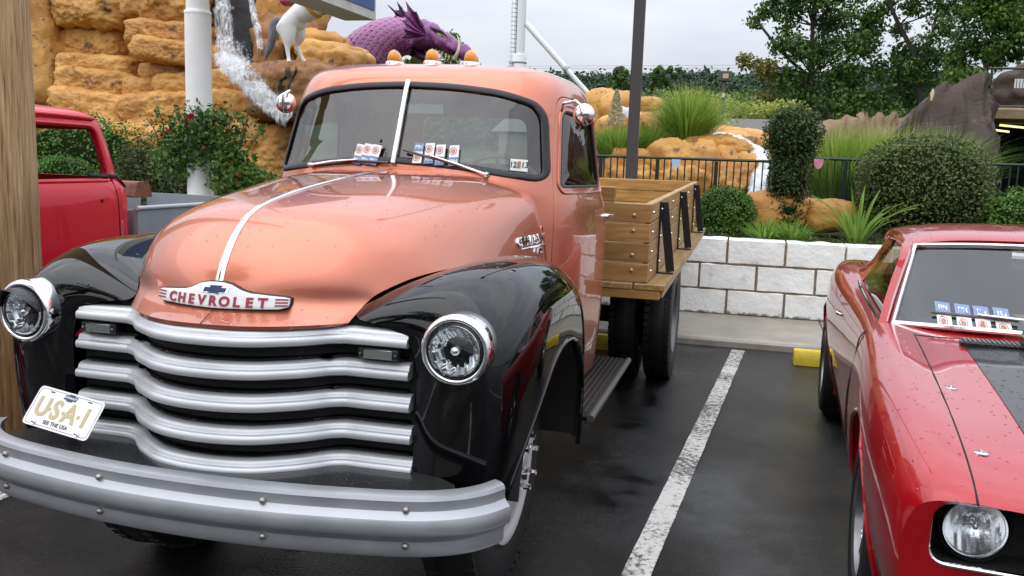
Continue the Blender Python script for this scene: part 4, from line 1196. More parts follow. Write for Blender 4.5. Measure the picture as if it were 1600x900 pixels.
for s in (-1, 1):
    c = Vector((s * .700, .170, .660))
    bz = MB().lathe([(.088, .06), (.088, .01), (.083, .0), (.078, .012), (.074, .03)], c, 'y', 40).obj('headlight', BLACKSATIN, None); cpart(bz, car)
    cpart(MB().lathe([(.077, .02), (.077, .004), (.0735, -.001), (.0705, .003), (.069, .015)], c, 'y', 40).obj('lens_ring', CHROME_W, None), bz)
    V = []; n = 120; mrows = 16
    for i in range(mrows):
        r = .069 * (1 - i / (mrows - 1)) + .0005
        for k in range(n):
            th = 2 * pi * k / n; x, z = r * cos(th), r * sin(th); V.append(c + Vector((x, .012 + .045 * (1 - (r / .069) ** 2) + .0022 * abs(((x / .0105) % 2) - 1) * min(1, r / .03), z)))
    cpart(mesh_obj('reflector', V, grid_faces(mrows, n, True), mat_once('reflector', (.9, .9, .9), .2, 1.0), None, False), bz)
    cpart(MB().lathe([(.0001, -.012), (.007, -.010), (.010, 0), (.010, .03)], c + Vector((0, .01, .006)), 'y', 14).obj('bulb_shield', CHROME, None), bz)
    V = []; F = []
    for i in range(14):
        r = .0685 * i / 13
        for k in range(56):
            th = 2 * pi * k / 56; x, z = r * cos(th), r * sin(th)
            V.append(c + Vector((x, -.022 + .022 * (r / .0685) ** 2 - .0014 * (1 if int(floor_(x / .0055)) % 2 else 0), z)))
    cpart(mesh_obj('lens', V, grid_faces(14, 56, True), LENSG, None, False), bz)
bump_c = catmull([(-.84, .30), (-.82, .19), (-.76, .125), (-.5, .07), (0, .04), (.5, .07), (.76, .125), (.82, .19), (.84, .30)], 60)
V, F = sweep_plan(bump_c, [(-.02, .38), (.004, .385), (.012, .40), (.013, .42), (.010, .44), (.0, .45), (-.02, .448)], 0)
cpart(MB().add(V, F).obj('front_bumper', CHROME, None), car)
cpart(MB().box((0, .22, .38), (1.58, .16, .16), bev=.03).obj('lower_valance', REDP, None), car)
cpart(MB().box((0, 4.70, .52), (1.64, .10, .12), bev=.03).obj('rear_bumper', CHROME, None), car)
# hood seams, stripes, cowl grille, pins
def hline(pts, r, name, mt, parent): cpart(MB().tube([(x, y, car_top(x, y) - .0002) for x, y in pts], r, 6).obj(name, mt, None), parent)
for s in (-1, 1):
    hline([(s * (.715 - .02 * (y - .15)), y) for y in np.linspace(.09, 1.62, 40)], .0028, 'hood_seam', DARK, carb)
hline([(x, 1.60) for x in np.linspace(-.685, .685, 30)], .0028, 'hood_seam', DARK, carb)
STRB = paint('stripe_black', (.008, .008, .009), 0, .42, drops=.7, dscale=58, dthr=.24, coat=.6)
for s in (-1, 1):
    V = []; ny, nx = 46, 9
    for i in range(ny):
        y = .13 + (1.575 - .13) * i / (ny - 1)
        for j in range(nx):
            x = s * (.17 + .36 * j / (nx - 1)); V.append((x, y, car_top(x, y) + .0022))
    cpart(mesh_obj('hood_stripe', V, grid_faces(ny, nx, False, s < 0), STRB, None), carb)
    vb = MB(); zt = car_top(s * .40, 1.50)
    vp = rounded([(s * .30, 1.455), (s * .545, 1.455), (s * .535, 1.56), (s * .30, 1.56)], .03, 5)
    vo = MB().prism(vp, zt - .01, zt + .010, 'z').obj('cowl_vent', BLACKSATIN, None); cpart(vo, car)
    for k in range(13): cpart(MB().box((s * (.325 + k * .0165), 1.507, zt + .0125), (.007, .075, .006)).obj('vent_slat', mat_once('vent_grey', (.12, .12, .125), .4), None, False), vo)
    for (x, y) in ((.67, .34), (.665, .87)):
        zt = car_top(s * x, y)
        cpart(MB().lathe([(.019, -.002), (.019, .002), (.016, .003), (.006, .0035), (.005, .008), (.0001, .0085)], (s * x, y, zt), 'z', 20).obj('hood_pin', CHROME_W, None), carb)
# raised rear-facing scoop on the hood's centre
sc = [[(x, y, .9 + (car_top(x, y) - .9) + h) for x, h in ((-.33, -.004), (-.31, .085 * t), (-.17, .125 * t), (0, .13 * t), (.17, .125 * t), (.31, .085 * t), (.33, -.004))] for y, t in ((.62, .02), (.8, .35), (1.05, .7), (1.3, .95), (1.52, 1.0))]
SG = spline_patch(sc, 24, 37); me = raw(SG.reshape(-1, 3), grid_faces(24, 37))
cpart(fin('hood_scoop', solidify(orient_out(me, (0, 1.1, .7)), .006), STRB, None, True, 40), car)
# greenhouse
A0, A1 = Vector((.765, 1.80, .905)), Vector((.615, 2.32, 1.205))
roofn = [[(-.665, y, z0 - .055), (-.655, y, z0 - .022), (-.61, y, z0), (-.45, y, z0 + .025), (-.2, y - d, z0 + .038), (0, y - d * 1.2, z0 + .041), (.2, y - d, z0 + .038), (.45, y, z0 + .025), (.61, y, z0), (.655, y, z0 - .022), (.665, y, z0 - .055)] for y, z0, d in ((2.32, 1.205, .05), (2.40, 1.228, .045), (2.6, 1.246, .03), (2.9, 1.248, .0), (3.15, 1.232, 0), (3.28, 1.208, 0))]
RG = spline_patch(roofn, 34, 61); me = solidify(orient_out(raw(RG.reshape(-1, 3), grid_faces(34, 61)), (0, 2.8, .9)), .02)
roof = cpart(fin('roof', me, REDP, None, True, 50))
def bar(p, q, a, b_, w0, w1):
    """tapered strut p->q with half-width vectors a,b_"""
    V = [];
    for P, w in ((Vector(p), w0), (Vector(q), w1)):
        for u, v in ((-1, -1), (1, -1), (1, 1), (-1, 1)): V.append(P + Vector(a) * u * w + Vector(b_) * v * w)
    return V, [(0, 1, 2, 3), (7, 6, 5, 4), (0, 4, 5, 1), (1, 5, 6, 2), (2, 6, 7, 3), (3, 7, 4, 0)]
for s in (-1, 1):
    P = [(s * .785, 1.80, .895), (s * .755, 1.93, .985), (s * .715, 2.08, 1.08), (s * .668, 2.25, 1.178), (s * .650, 2.36, 1.212)]
    V = []
    for i, p in enumerate(catmull(P, 16)):
        for dx, dy in ((-.006 * s, -.035), (.02 * s, -.012), (.012 * s, .032), (-.03 * s, .022)): V.append((p[0] + dx, p[1] + dy, p[2]))
    cpart(MB().add(V, grid_faces(16, 4, True)).obj('front_pillar', REDP, None, True, 50), carb)
    # rear quarter panel of the roof
    net = [[(s * .662, 2.80, 1.19), (s * .655, 2.98, 1.205), (s * .640, 3.14, 1.21), (s * .60, 3.28, 1.205)],
           [(s * .695, 2.93, 1.10), (s * .69, 3.07, 1.11), (s * .672, 3.26, 1.12), (s * .62, 3.42, 1.115)],
           [(s * .735, 3.02, 1.0), (s * .733, 3.17, 1.005), (s * .713, 3.42, 1.01), (s * .645, 3.60, 1.01)],
           [(s * .785, 3.04, .925), (s * .79, 3.22, .935), (s * .775, 3.55, .945), (s * .69, 3.78, .940)]]
    G = spline_patch(net, 18, 18); me = solidify(orient_out(raw(G.reshape(-1, 3), grid_faces(18, 18)), (0, 3.0, .9)), .02)
    cpart(fin('rear_pillar', me, REDP, None, True, 50), carb)
    # door glass
    net = [[(s * .775, 1.86, .905), (s * .778, 2.4, .91), (s * .775, 3.05, .93)], [(s * .715, 2.08, 1.06), (s * .72, 2.5, 1.06), (s * .715, 3.0, 1.06)], [(s * .662, 2.28, 1.175), (s * .668, 2.6, 1.19), (s * .668, 2.88, 1.185)]]
    G = spline_patch(net, 12, 16); cpart(mesh_obj('side_window', G.reshape(-1, 3), grid_faces(12, 16), GLASS, None), carb)
    P = [(s * .79, 1.84, .902), (s * .80, 2.3, .908), (s * .80, 2.8, .918), (s * .795, 3.04, .932)]
    cpart(MB().tube(catmull(P, 20), .007, 6).obj('belt_moulding', CHROME, None), carb)
    P = [(s * .792, 1.84, .905), (s * .722, 2.10, 1.085), (s * .676, 2.28, 1.18), (s * .676, 2.55, 1.203), (s * .674, 2.82, 1.195)]
    cpart(MB().tube(catmull(P, 26), .006, 6).obj('drip_rail', REDP, None), carb)
    hb = MB(); hb.tube([(s * .888, 2.78, .775), (s * .905, 2.80, .778), (s * .907, 2.88, .778), (s * .89, 2.92, .775)], [.008, .009, .009, .006], 10); hb.lathe([(.0001, s * .013), (.010, s * .010), (.011, 0)], (s * .888, 2.90, .735), 'x', 12)
    cpart(hb.obj('door_handle', CHROME, None), carb)
    for yy in (1.72, 3.0):
        rr = [p for p in CG.reshape(-1, 3) if False]
        prof = [(.84, .24), (.896, .43), (.905, .56), (.903, .655), (.888, .76), (.872 if yy < 2 else .882, .85), (.83, .89)]
        cpart(MB().tube(catmull([(s * (x + .001), yy + (.02 if z > .8 else 0), z) for x, z in prof], 24), .003, 6).obj('door_seam', DARK, None), carb)
# glass
wsn = [[(-.745, 1.83, .90), (-.45, 1.70, .918), (0, 1.64, .925), (.45, 1.70, .918), (.745, 1.83, .90)],
       [(-.685, 2.07, 1.05), (-.4, 1.97, 1.06), (0, 1.92, 1.065), (.4, 1.97, 1.06), (.685, 2.07, 1.05)],
       [(-.625, 2.305, 1.195), (-.35, 2.25, 1.215), (0, 2.22, 1.222), (.35, 2.25, 1.215), (.625, 2.305, 1.195)]]
WG = spline_patch(wsn, 14, 41)
cpart(mesh_obj('windshield', WG.reshape(-1, 3), grid_faces(14, 41), GLASS, None), carb)
edge = [tuple(p + np.array((0, -.010, .004))) for p in list(WG[0]) + list(WG[1:, -1]) + list(WG[-1][::-1]) + list(WG[::-1, 0][1:])]; edge.append(edge[0])
V = []; 
cpart(MB().tube(edge, .0115, 8, False).obj('windshield_trim', CHROME_W, None), carb)
rg = spline_patch([[(-.60, 3.27, 1.20), (0, 3.30, 1.235), (.60, 3.27, 1.20)], [(-.62, 3.50, 1.07), (0, 3.54, 1.08), (.62, 3.50, 1.07)], [(-.66, 3.76, .945), (0, 3.82, .94), (.66, 3.76, .945)]], 10, 21)
cpart(mesh_obj('rear_window', rg.reshape(-1, 3), grid_faces(10, 21), GLASS, None), carb)
# inside
CI = mat('car_interior', (.020, .020, .022), .6)
cpart(MB().box((0, 1.92, .84), (1.36, .30, .14), bev=.05).obj('dashboard', CI, None), car)
cpart(MB().box((0, 2.6, .66), (1.38, 1.8, .04)).obj('cabin_floor', CI, None), car)
for s in (-1, 1): cpart(MB().box((s * .35, 2.62, .80), (.52, .50, .16), bev=.05).box((s * .35, 2.88, 1.0), (.52, .14, .52), Matrix.Rotation(radians(-14), 3, 'X'), bev=.06).obj('seat', CI, None), car)
cpart(MB().box((0, 3.3, .93), (1.2, .14, .30), bev=.05).obj('rear_seat', CI, None), car)
st = MB(); Rw = Matrix.Rotation(radians(-65), 3, 'X'); cc = Vector((.36, 2.12, .97))
st.tube([cc + Rw @ Vector((.185 * cos(a), .185 * sin(a), 0)) for a in np.linspace(0, 2 * pi, 33)], .010, 8, False); st.tube([cc, cc + Vector((0, -.2, -.1))], .02, 8)
for a in (.4, 2.7, 4.7): st.tube([cc, cc + Rw @ Vector((.185 * cos(a), .185 * sin(a), 0))], .007, 6)
cpart(st.obj('steering_wheel', CI, None), car)
cpart(MB().box((0, 2.16, 1.165), (.22, .02, .05), bev=.008).obj('rear_view_mirror', CI, None), car)
# wheels
def car_wheel(x, y, s):
    c = (x, y, .325); w = .24; r = .325
    t = cpart(MB().lathe(tyre_prof(r, w), c, 'x', 48).obj('wheel', RUBBER, None, True, 60), car); h = s * w / 2
    cpart(MB().lathe([(r * .62, h * .80), (r * .60, h * .97), (r * .56, h * .9), (r * .52, h * .35), (r * .3, h * .25), (r * .26, h * .5), (.0001, h * .55)], c, 'x', 36).obj('rim', mat_once('dark_rim', (.22, .22, .23), .3, .8), None), t)
    for k in range(5):
        a = 2 * pi * k / 5; R = Matrix.Rotation(a, 3, 'X')
        cpart(MB().box(Vector(c) + R @ Vector((h * .62, 0, r * .38)), (.04, .06, r * .32), R, bev=.01).obj('spoke', CHROME_W, None), t)
    tr = MB()
    for k in range(48):
        R = Matrix.Rotation(2 * pi * k / 48, 3, 'X'); tr.box(Vector(c) + R @ Vector((0, 0, r - .001)), (w * .62, .022, .008), R)
    tt = cpart(tr.obj('tread', RUBBER, None, False), t); tt['kind'] = 'stuff'
for s in (-1, 1):
    car_wheel(s * .775, 1.0, s); car_wheel(s * .80, 3.72, s)
# wiper and cards on the windshield
def car_ws(x, z, o):
    pts = WG.reshape(-1, 3); d = (pts[:, 0] - x) ** 2 + (pts[:, 2] - z) ** 2; k = np.argsort(d)[:4]; w = 1 / (d[k] + 1e-6)
    y = float((pts[k, 1] * w).sum() / w.sum()); return Vector((x, y - .7 * o - .006, z + .6 * o))
w = MB(); w.tube([car_ws(-.10, .925, .02), car_ws(-.25, .955, .03), car_ws(-.44, .958, .028)], [.007, .006, .004], 8)
wo = cpart(w.obj('wiper', CHROME_W, None), car)
cpart(MB().tube([car_ws(-.30, .957, .014), car_ws(-.60, .953, .014)], .006, 6).obj('wiper_blade', mat_once('blade', (.1, .08, .07), .4), None), wo)
names = ['first card from the pillar', 'second card from the pillar', 'third card from the pillar', 'last card from the pillar']
for i, x in enumerate((-.555, -.485, -.42, -.35)):
    c = card(x, .951, .052, .085, 0, True, 'white and blue ' + names[i] + ' under the red car wiper', 'raffle cards under the red car wiper', lambda a, b_, o, i=i: CM @ car_ws(a, b_, o + .006 + i * .001))
# ================================================================ red pickup in the next bay
PX = -2.92; PHW = .80     # centre line and half-width
pk = thing('old_pickup', (PX, 2.0, 0), 'red cab pickup with a grey bed parked behind the wooden pole', 'pickup')
QP = [(.45,.74),(.75,.80),(1.05,.805),(1.22,.795),(1.31,.765),(1.345,.735),(1.45,.715),(1.60,.685),(1.665,.665),(1.70,.63),(1.725,.56),(1.74,.45),(1.748,.30),(1.752,.12)]
yf = [.72,.72,.72,.74,.78,.84,.93,1.05,1.10,1.15,1.22,1.32,1.42,1.5]; yb = [2.36,2.38,2.39,2.39,2.38,2.36,2.335,2.29,2.265,2.235,2.16,2.06,1.93,1.77]
QS = nat_spline([(a, b_, c, d) for (a, b_), c, d in zip(QP, yf, yb)], 90)
V = []; nn = 96
for z, w, f_, b_ in QS:
    yc, d = (f_ + b_) / 2, (b_ - f_) / 2
    for k in range(nn):
        a = 2 * pi * k / nn; c, s = cos(a), sin(a)
        V.append((PX + w * math.copysign(abs(c) ** .33, c), yc + d * math.copysign(abs(s) ** .33, s), z))
F = grid_faces(len(QS), nn, True); F.append(tuple((len(QS) - 1) * nn + k for k in range(nn)))
sh = solidify(orient_out(raw(V, F), (PX, 1.5, 1.1)), .03)
swp = rounded([(1.08, 1.335), (2.12, 1.335), (2.075, 1.622), (1.22, 1.63)], [.03, .04, .06, .08], 6)
rwp = rounded([(PX - .60, 1.335), (PX + .60, 1.335), (PX + .55, 1.615), (PX - .55, 1.615)], .07, 6)
wwp = rounded([(PX - .62, 1.33), (PX + .62, 1.33), (PX + .56, 1.62), (PX - .56, 1.62)], .08, 6)
sh = boolean(sh, [MB().prism(swp, -5, 0, 'x'), MB().prism(rwp, 1.9, 2.6), MB().prism(wwp, .5, 1.35)])
pcab = fin('cab', sh, REDP2, pk, True, 35)
def pside(y, z):
    z_, w, f_, b_ = [float(np.interp(z, QS[:, 0], QS[:, i])) for i in range(4)]; yc, d = (f_ + b_) / 2, (b_ - f_) / 2
    n = 2 / .33; return w * max(0, 1 - abs((y - yc) / d) ** n) ** (1 / n)
for s in (-1, 1):
    P = [(PX + s * (pside(y, z) + .004), y, z) for y, z in resample(inset(swp, -.012), .03)]; P.append(P[0])
    MB().tube(P, .010, 8, False).obj('window_frame', REDP2, pcab)
    P = [(PX + s * (pside(y, 1.675) + .012), y, 1.675 + .01 * sin((y - 1.1) * 3)) for y in np.linspace(1.16, 2.10, 16)]
    MB().tube(P, .011, 8).obj('drip_rail', REDP2, pcab)
    P = [(PX + s * (pside(y, z) + .001), y, z) for y, z in [(1.0, .6), (1.0, 1.30)] ]
    P = [(PX + s * (pside(2.13, z) + .0005), 2.13 - .35 * max(0, z - 1.33), z) for z in np.linspace(.55, 1.66, 20)]
    MB().tube(P, .004, 6).obj('door_seam', DARK, pcab)
MB().lathe([(.0001, .004), (.011, .003), (.012, -.01)], (PX + pside(1.98, 1.21), 1.98, 1.21), 'x', 12).obj('lock_hole', DARK, pcab)
V, F = [], []
MB().box((PX, 1.85, .80), (1.34, .50, .16), bev=.05).box((PX, 2.10, 1.05), (1.34, .12, .44), Matrix.Rotation(radians(-8), 3, 'X'), bev=.05).obj('seat', mat_once('seat_black', (.015, .015, .016), .6), pk)
MB().box((PX, 1.5, .50), (1.42, 1.4, .03)).obj('cab_floor', DARK, pk)
st = MB(); Rw = Matrix.Rotation(radians(-60), 3, 'X'); cc = Vector((PX + .36, 1.42, 1.25))
st.tube([cc + Rw @ Vector((.2 * cos(a), .2 * sin(a), 0)) for a in np.linspace(0, 2 * pi, 33)], .010, 8, False); st.tube([cc, cc + Vector((0, -.25, -.15))], .02, 8)
st.obj('steering_wheel', mat_once('seat_black', (.02, .02, .02), .5), pk)
# hood and front fenders
hn = [[(PX + x, y, z + dz) for x, dz in ((-.62, -.12), (-.52, -.01), (-.3, .03), (0, .04), (.3, .03), (.52, -.01), (.62, -.12))] for y, z in ((-.62, .86), (-.55, 1.0), (-.3, 1.08), (.2, 1.14), (.78, 1.20))]
G = spline_patch(hn, 30, 41); fin('hood', solidify(orient_out(raw(G.reshape(-1, 3), grid_faces(30, 41)), (PX, 0, .6)), .02), REDP2, pk, True, 50)
for s in (-1, 1):
    net = [[(PX + s * x, .05 + r * cos(radians(t)), .36 + (r * .95) * sin(radians(t))) for x, r in ((.55, .70), (.70, .71), (.80, .66), (.84, .55), (.845, .44))] for t in (205, 180, 150, 120, 90, 60, 30, 0, -12)]
    G = spline_patch(net, 41, 21); fin('front_fender', solidify(orient_out(raw(G.reshape(-1, 3), grid_faces(41, 21)), (PX, .05, .4)), .015), REDP2, pk, True, 50)
    MB().lathe([(.11, .04), (.11, -.01), (.10, -.025), (.088, -.02)], (PX + s * .60, -.66, .84), 'y', 28).obj('headlight', CHROME, pk)
MB().box((PX, -.60, .68), (1.25, .08, .36), bev=.04).obj('grille', CHROME_W, pk)
MB().box((PX, -.80, .45), (1.70, .10, .14), bev=.04).obj('front_bumper', CHROME_W, pk)
# grey stepside bed
GREYB = mat('grey_primer', (.24, .27, .31), .45, 0, var=.12, vscale=4)
for s in (-1, 1):
    o = MB().box((PX + s * .785, 3.33, .915), (.03, 2.10, .47)).obj('bed_side', GREYB, pk, False)
    MB().tube([(PX + s * .80, 2.27, 1.155), (PX + s * .80, 4.38, 1.150)], .014, 12).obj('bed_rail', mat_once('pale_rail', (.42, .45, .48), .4), pk)
    net = [[(PX + s * x, 3.45 + r * cos(radians(t)), .40 + r * sin(radians(t))) for x, r in ((.70, .62), (.82, .63), (.93, .58), (.97, .48), (.975, .42))] for t in (190, 165, 135, 105, 75, 45, 15, -10)]
    G = spline_patch(net, 36, 21); fin('rear_fender', solidify(orient_out(raw(G.reshape(-1, 3), grid_faces(36, 21)), (PX, 3.45, .3)), .015), mat_once('fender_grey', (.30, .32, .35), .28, .2), pk, True, 50)
MB().box((PX, 2.44, .90), (1.48, .03, .46)).obj('bed_front', GREYB, pk, False)
MB().box((PX, 4.38, .90), (1.40, .03, .46)).obj('tailgate', GREYB, pk, False)
MB().box((PX, 3.36, .70), (1.38, 2.0, .03)).obj('bed_floor', OAKY, pk, False)
for s in (-1, 1):
    for yy in (.05, 3.45):
        c = (PX + s * .70, yy, .35)
        t = MB().lathe(tyre_prof(.35, .2), c, 'x', 40).obj('wheel', RUBBER, pk, True, 60)
        h = s * .1; MB().lathe([(.22, h * .8), (.21, h * .95), (.19, h * .6), (.10, h * .9), (.0001, h * 1.05)], c, 'x', 30).obj('rim', CHROME_W, t)
# rusty brown rail piece lying across the bed
RUST = mat('rusted_steel', (.17, .055, .028), .6, 0, var=.5, vscale=9, bump=.3, bscale=50)
o = MB().prism(rounded([(2.9, 1.175), (3.1, 1.175), (3.06, 1.285), (2.94, 1.285)], .02, 4), PX - .80, PX + .30, 'x').obj('rusty_toolbox', RUST, None, True, 30)
o.data.transform(Matrix.Translation((0, 0, 0))); setp(o, 'rusty brown steel box lying across the grey pickup bed', 'box')
# black strap tied round the rear pillar
s_ = MB(); s_.tube(catmull([(PX + pside(y, z) + .010, y, z) for y, z in ((1.94, 1.355), (2.02, 1.350), (2.10, 1.346), (2.18, 1.348), (2.25, 1.352))], 16), .011, 8)
s_.tube(catmull([(PX + pside(2.20, 1.345) + .012, 2.20, 1.345), (PX + pside(2.23, 1.31) + .008, 2.23, 1.31), (PX + pside(2.27, 1.285) + .006, 2.27, 1.285)], 8), .008, 8)
s_.lathe([(.0001, .018), (.016, .010), (.018, 0), (.016, -.010), (.0001, -.018)], (PX + pside(2.12, 1.346) + .012, 2.12, 1.346), 'z', 10)
o = s_.obj('tie_strap', mat_once('strap_black', (.006, .006, .007), .6), None); setp(o, 'black strap tied round the red pickup rear pillar', 'strap')

# ---- wooden utility pole
PW_ = None
m, N, L, b = newmat('weathered_pole'); tc = N.new('ShaderNodeTexCoord'); mp = N.new('ShaderNodeMapping'); mp.inputs['Scale'].default_value = (34, 34, 1.3); L.new(tc.outputs['Object'], mp.inputs[0])
n1 = N.new('ShaderNodeTexNoise'); n1.inputs['Scale'].default_value = 2.4; n1.inputs['Detail'].default_value = 9; n1.inputs['Roughness'].default_value = .68; L.new(mp.outputs[0], n1.inputs['Vector'])
rp = N.new('ShaderNodeValToRGB'); e = rp.color_ramp.elements; e[0].position = .30; e[0].color = (.035, .020, .010, 1); e[1].position = .68; e[1].color = (.66, .475, .285, 1); q = rp.color_ramp.elements.new(.42); q.color = (.38, .225, .10, 1)
L.new(n1.outputs['Fac'], rp.inputs[0]); ge = N.new('ShaderNodeNewGeometry'); sx = N.new('ShaderNodeSeparateXYZ'); L.new(ge.outputs['Position'], sx.inputs[0])
n2 = N.new('ShaderNodeTexNoise'); n2.inputs['Scale'].default_value = 3.0; n2.inputs['Detail'].default_value = 4; L.new(tc.outputs['Object'], n2.inputs['Vector'])
mm = N.new('ShaderNodeMath'); mm.operation = 'MULTIPLY_ADD'; mm.inputs[1].default_value = -.9; L.new(n2.outputs['Fac'], mm.inputs[0]); L.new(sx.outputs['Z'], mm.inputs[2])
mr = N.new('ShaderNodeMapRange'); mr.inputs['From Min'].default_value = .05; mr.inputs['From Max'].default_value = .95; L.new(mm.outputs[0], mr.inputs['Value'])
mx = N.new('ShaderNodeMixRGB'); mx.blend_type = 'MULTIPLY'; mx.inputs['Fac'].default_value = 1; L.new(rp.outputs[0], mx.inputs['Color1'])
r2 = N.new('ShaderNodeValToRGB'); r2.color_ramp.elements[0].color = (.42, .33, .22, 1); r2.color_ramp.elements[1].color = (1, 1, 1, 1); L.new(mr.outputs[0], r2.inputs[0]); L.new(r2.outputs[0], mx.inputs['Color2'])
L.new(mx.outputs[0], b.inputs['Base Color']); b.inputs['Roughness'].default_value = .8
bp = N.new('ShaderNodeBump'); bp.inputs['Strength'].default_value = .9; bp.inputs['Distance'].default_value = .012; L.new(n1.outputs['Fac'], bp.inputs['Height']); L.new(bp.outputs[0], b.inputs['Normal'])
POLEW = m
V = []; nn = 48; hs = np.linspace(0, 9, 46)
for h in hs:
    for k in range(nn):
        a = 2 * pi * k / nn; r = .158 - .005 * h + .006 * noise.noise(Vector((cos(a) * 3, sin(a) * 3, h * .25))) - (.010 if (k % 7 == 0 and noise.noise(Vector((k, 0, h * .5))) > -.1) else 0)
        V.append((-1.865 + r * cos(a), 1.0 + r * sin(a), h))
po = mesh_obj('utility_pole', V, grid_faces(46, nn, True), POLEW, None, True, 40); setp(po, 'weathered brown wooden utility pole beside the flatbed truck headlight', 'pole')
# ---- white sign column with collar and concrete foot
CWH = mat('white_column_paint', (.88, .88, .87), .4, 0, var=.04, vscale=6)
cx, cy = -4.60, 6.62
col = thing('sign_column', (cx, cy, 0), 'round white painted steel column among the rose bushes', 'column')
MB().lathe([(.142, .96), (.142, 3.02), (.142, 3.022)], (cx, cy, 0), 'z', 40).obj('lower_sleeve', CWH, col)
MB().lathe([(.146, 2.995), (.146, 3.02), (.140, 3.03), (.122, 3.03)], (cx, cy, 0), 'z', 40).obj('collar', CWH, col)
MB().lathe([(.125, 3.0), (.125, 9.0), (.0001, 9.0)], (cx, cy, 0), 'z', 40).obj('upper_tube', CWH, col)
MB().lathe([(.30, 0), (.30, .93), (.27, .98), (.143, .985)], (cx, cy, 0), 'z', 40).obj('footing', mat_once('white_footing', (.70, .70, .69), .5, var=.1, vscale=4), col)
# ---- square dark lamp post behind the bed
lp = thing('lamp_post', (.21, 7.3, .75), 'dark brown square lamp post rising behind the timber bed', 'lamp post')
BRZ = mat('bronze_paint', (.050, .044, .046), .5)
MB().box((.21, 7.3, 4.4), (.112, .112, 7.3), bev=.012).obj('shaft', BRZ, lp)
MB().box((.21, 7.3, .80), (.24, .24, .03), bev=.005).obj('base_plate', BRZ, lp)
MB().box((.21, 7.0, 8.08), (.34, .7, .12), bev=.02).obj('lamp_head', BRZ, lp)
# ---- sign cabinet, its lower corner in view
sg = thing('sign_cabinet', (-4.0, 9.0, 3.3), 'lower corner of a blue sign with a pale metal frame', 'sign')
SA = radians(58)
GREYF = mat('sign_metal', (.52, .52, .49), .5, var=.12, vscale=5); BLUEF = mat('sign_blue', (.035, .085, .26), .4)
zS = 3.20
Ff, Fn = at(587, 32, 'z', zS), at(501, 0, 'z', zS); Bf, Bn = at(541, 33, 'z', zS), at(466, 0, 'z', zS)
df = (Fn - Ff).normalized(); th_ = (Bf - Ff); th_ = th_ - df * th_.dot(df)
P0 = [Ff, Ff + df * 3.0, Ff + df * 3.0 + th_, Ff + th_]
MB().prism([(p.x, p.y) for p in P0], zS, zS + 2.4, 'z').obj('frame', GREYF, sg, False)
nf = -th_.normalized() * .012
a, b_ = Ff + df * .06 + nf, Ff + df * 2.94 + nf
V = [a + Vector((0, 0, .11)), b_ + Vector((0, 0, .11)), b_ + Vector((0, 0, 2.3)), a + Vector((0, 0, 2.3))]
V = V + [v - nf for v in V]
MB().add(V, [(0, 1, 2, 3), (7, 6, 5, 4), (0, 4, 5, 1), (1, 5, 6, 2), (2, 6, 7, 3), (3, 7, 4, 0)]).obj('face_panel', BLUEF, sg, False)
# ================================================================ rockwork, water, statues, golf course
def rock_mat(name, c_lo, c_hi, c_stain, sc=2.2, stain=.40):
    m, N, L, b = newmat(name); ge = N.new('ShaderNodeNewGeometry')
    def no(s, d, r=.6, vec=None):
        n = N.new('ShaderNodeTexNoise'); n.inputs['Scale'].default_value = s; n.inputs['Detail'].default_value = d; n.inputs['Roughness'].default_value = r
        L.new(vec or ge.outputs['Position'], n.inputs['Vector']); return n
    n1 = no(sc, 7); rp = N.new('ShaderNodeValToRGB'); e = rp.color_ramp.elements; e[0].position = .32; e[0].color = (*c_lo, 1); e[1].position = .66; e[1].color = (*c_hi, 1); L.new(n1.outputs['Fac'], rp.inputs[0])
    n2 = no(sc * 2.6, 9, .72); r2 = N.new('ShaderNodeValToRGB'); e = r2.color_ramp.elements; e[0].position = stain - .06; e[0].color = (1, 1, 1, 1); e[1].position = stain + .03; e[1].color = (0, 0, 0, 1); L.new(n2.outputs['Fac'], r2.inputs[0])
    mx = N.new('ShaderNodeMixRGB'); L.new(r2.outputs[0], mx.inputs['Fac']); L.new(rp.outputs[0], mx.inputs['Color1']); mx.inputs['Color2'].default_value = (*c_stain, 1)
    L.new(mx.outputs[0], b.inputs['Base Color']); b.inputs['Roughness'].default_value = .62
    n3 = no(9, 8, .65); bp = N.new('ShaderNodeBump'); bp.inputs['Strength'].default_value = .30; bp.inputs['Distance'].default_value = .05; L.new(n3.outputs['Fac'], bp.inputs['Height'])
    n4 = N.new('ShaderNodeTexVoronoi'); n4.feature = 'DISTANCE_TO_EDGE'; n4.inputs['Scale'].default_value = 2.1; mp = N.new('ShaderNodeMapping'); mp.inputs['Scale'].default_value = (1, 1, 2.2); L.new(ge.outputs['Position'], mp.inputs[0])
    wv = N.new('ShaderNodeMixRGB'); wv.inputs['Fac'].default_value = .25; L.new(mp.outputs[0], wv.inputs['Color1']); n5 = no(3, 4); L.new(n5.outputs['Color'], wv.inputs['Color2']); L.new(wv.outputs[0], n4.inputs['Vector'])
    cr = N.new('ShaderNodeMapRange'); cr.inputs['From Max'].default_value = .05; L.new(n4.outputs['Distance'], cr.inputs['Value'])
    b2 = N.new('ShaderNodeBump'); b2.inputs['Strength'].default_value = .16; b2.inputs['Distance'].default_value = .05; L.new(cr.outputs[0], b2.inputs['Height']); L.new(bp.outputs[0], b2.inputs['Normal']); L.new(b2.outputs[0], b.inputs['Normal'])
    return m
ORK = rock_mat('ochre_rock', (.39, .165, .030), (.62, .330, .085), (.085, .040, .016), 1.4, .41)
ORK2 = rock_mat('brown_wet_rock', (.20, .085, .025), (.36, .17, .055), (.05, .028, .015), 1.8, .42)
BRK2 = rock_mat('volcano_rock', (.030, .018, .013), (.070, .042, .028), (.15, .10, .068), .7, .37)
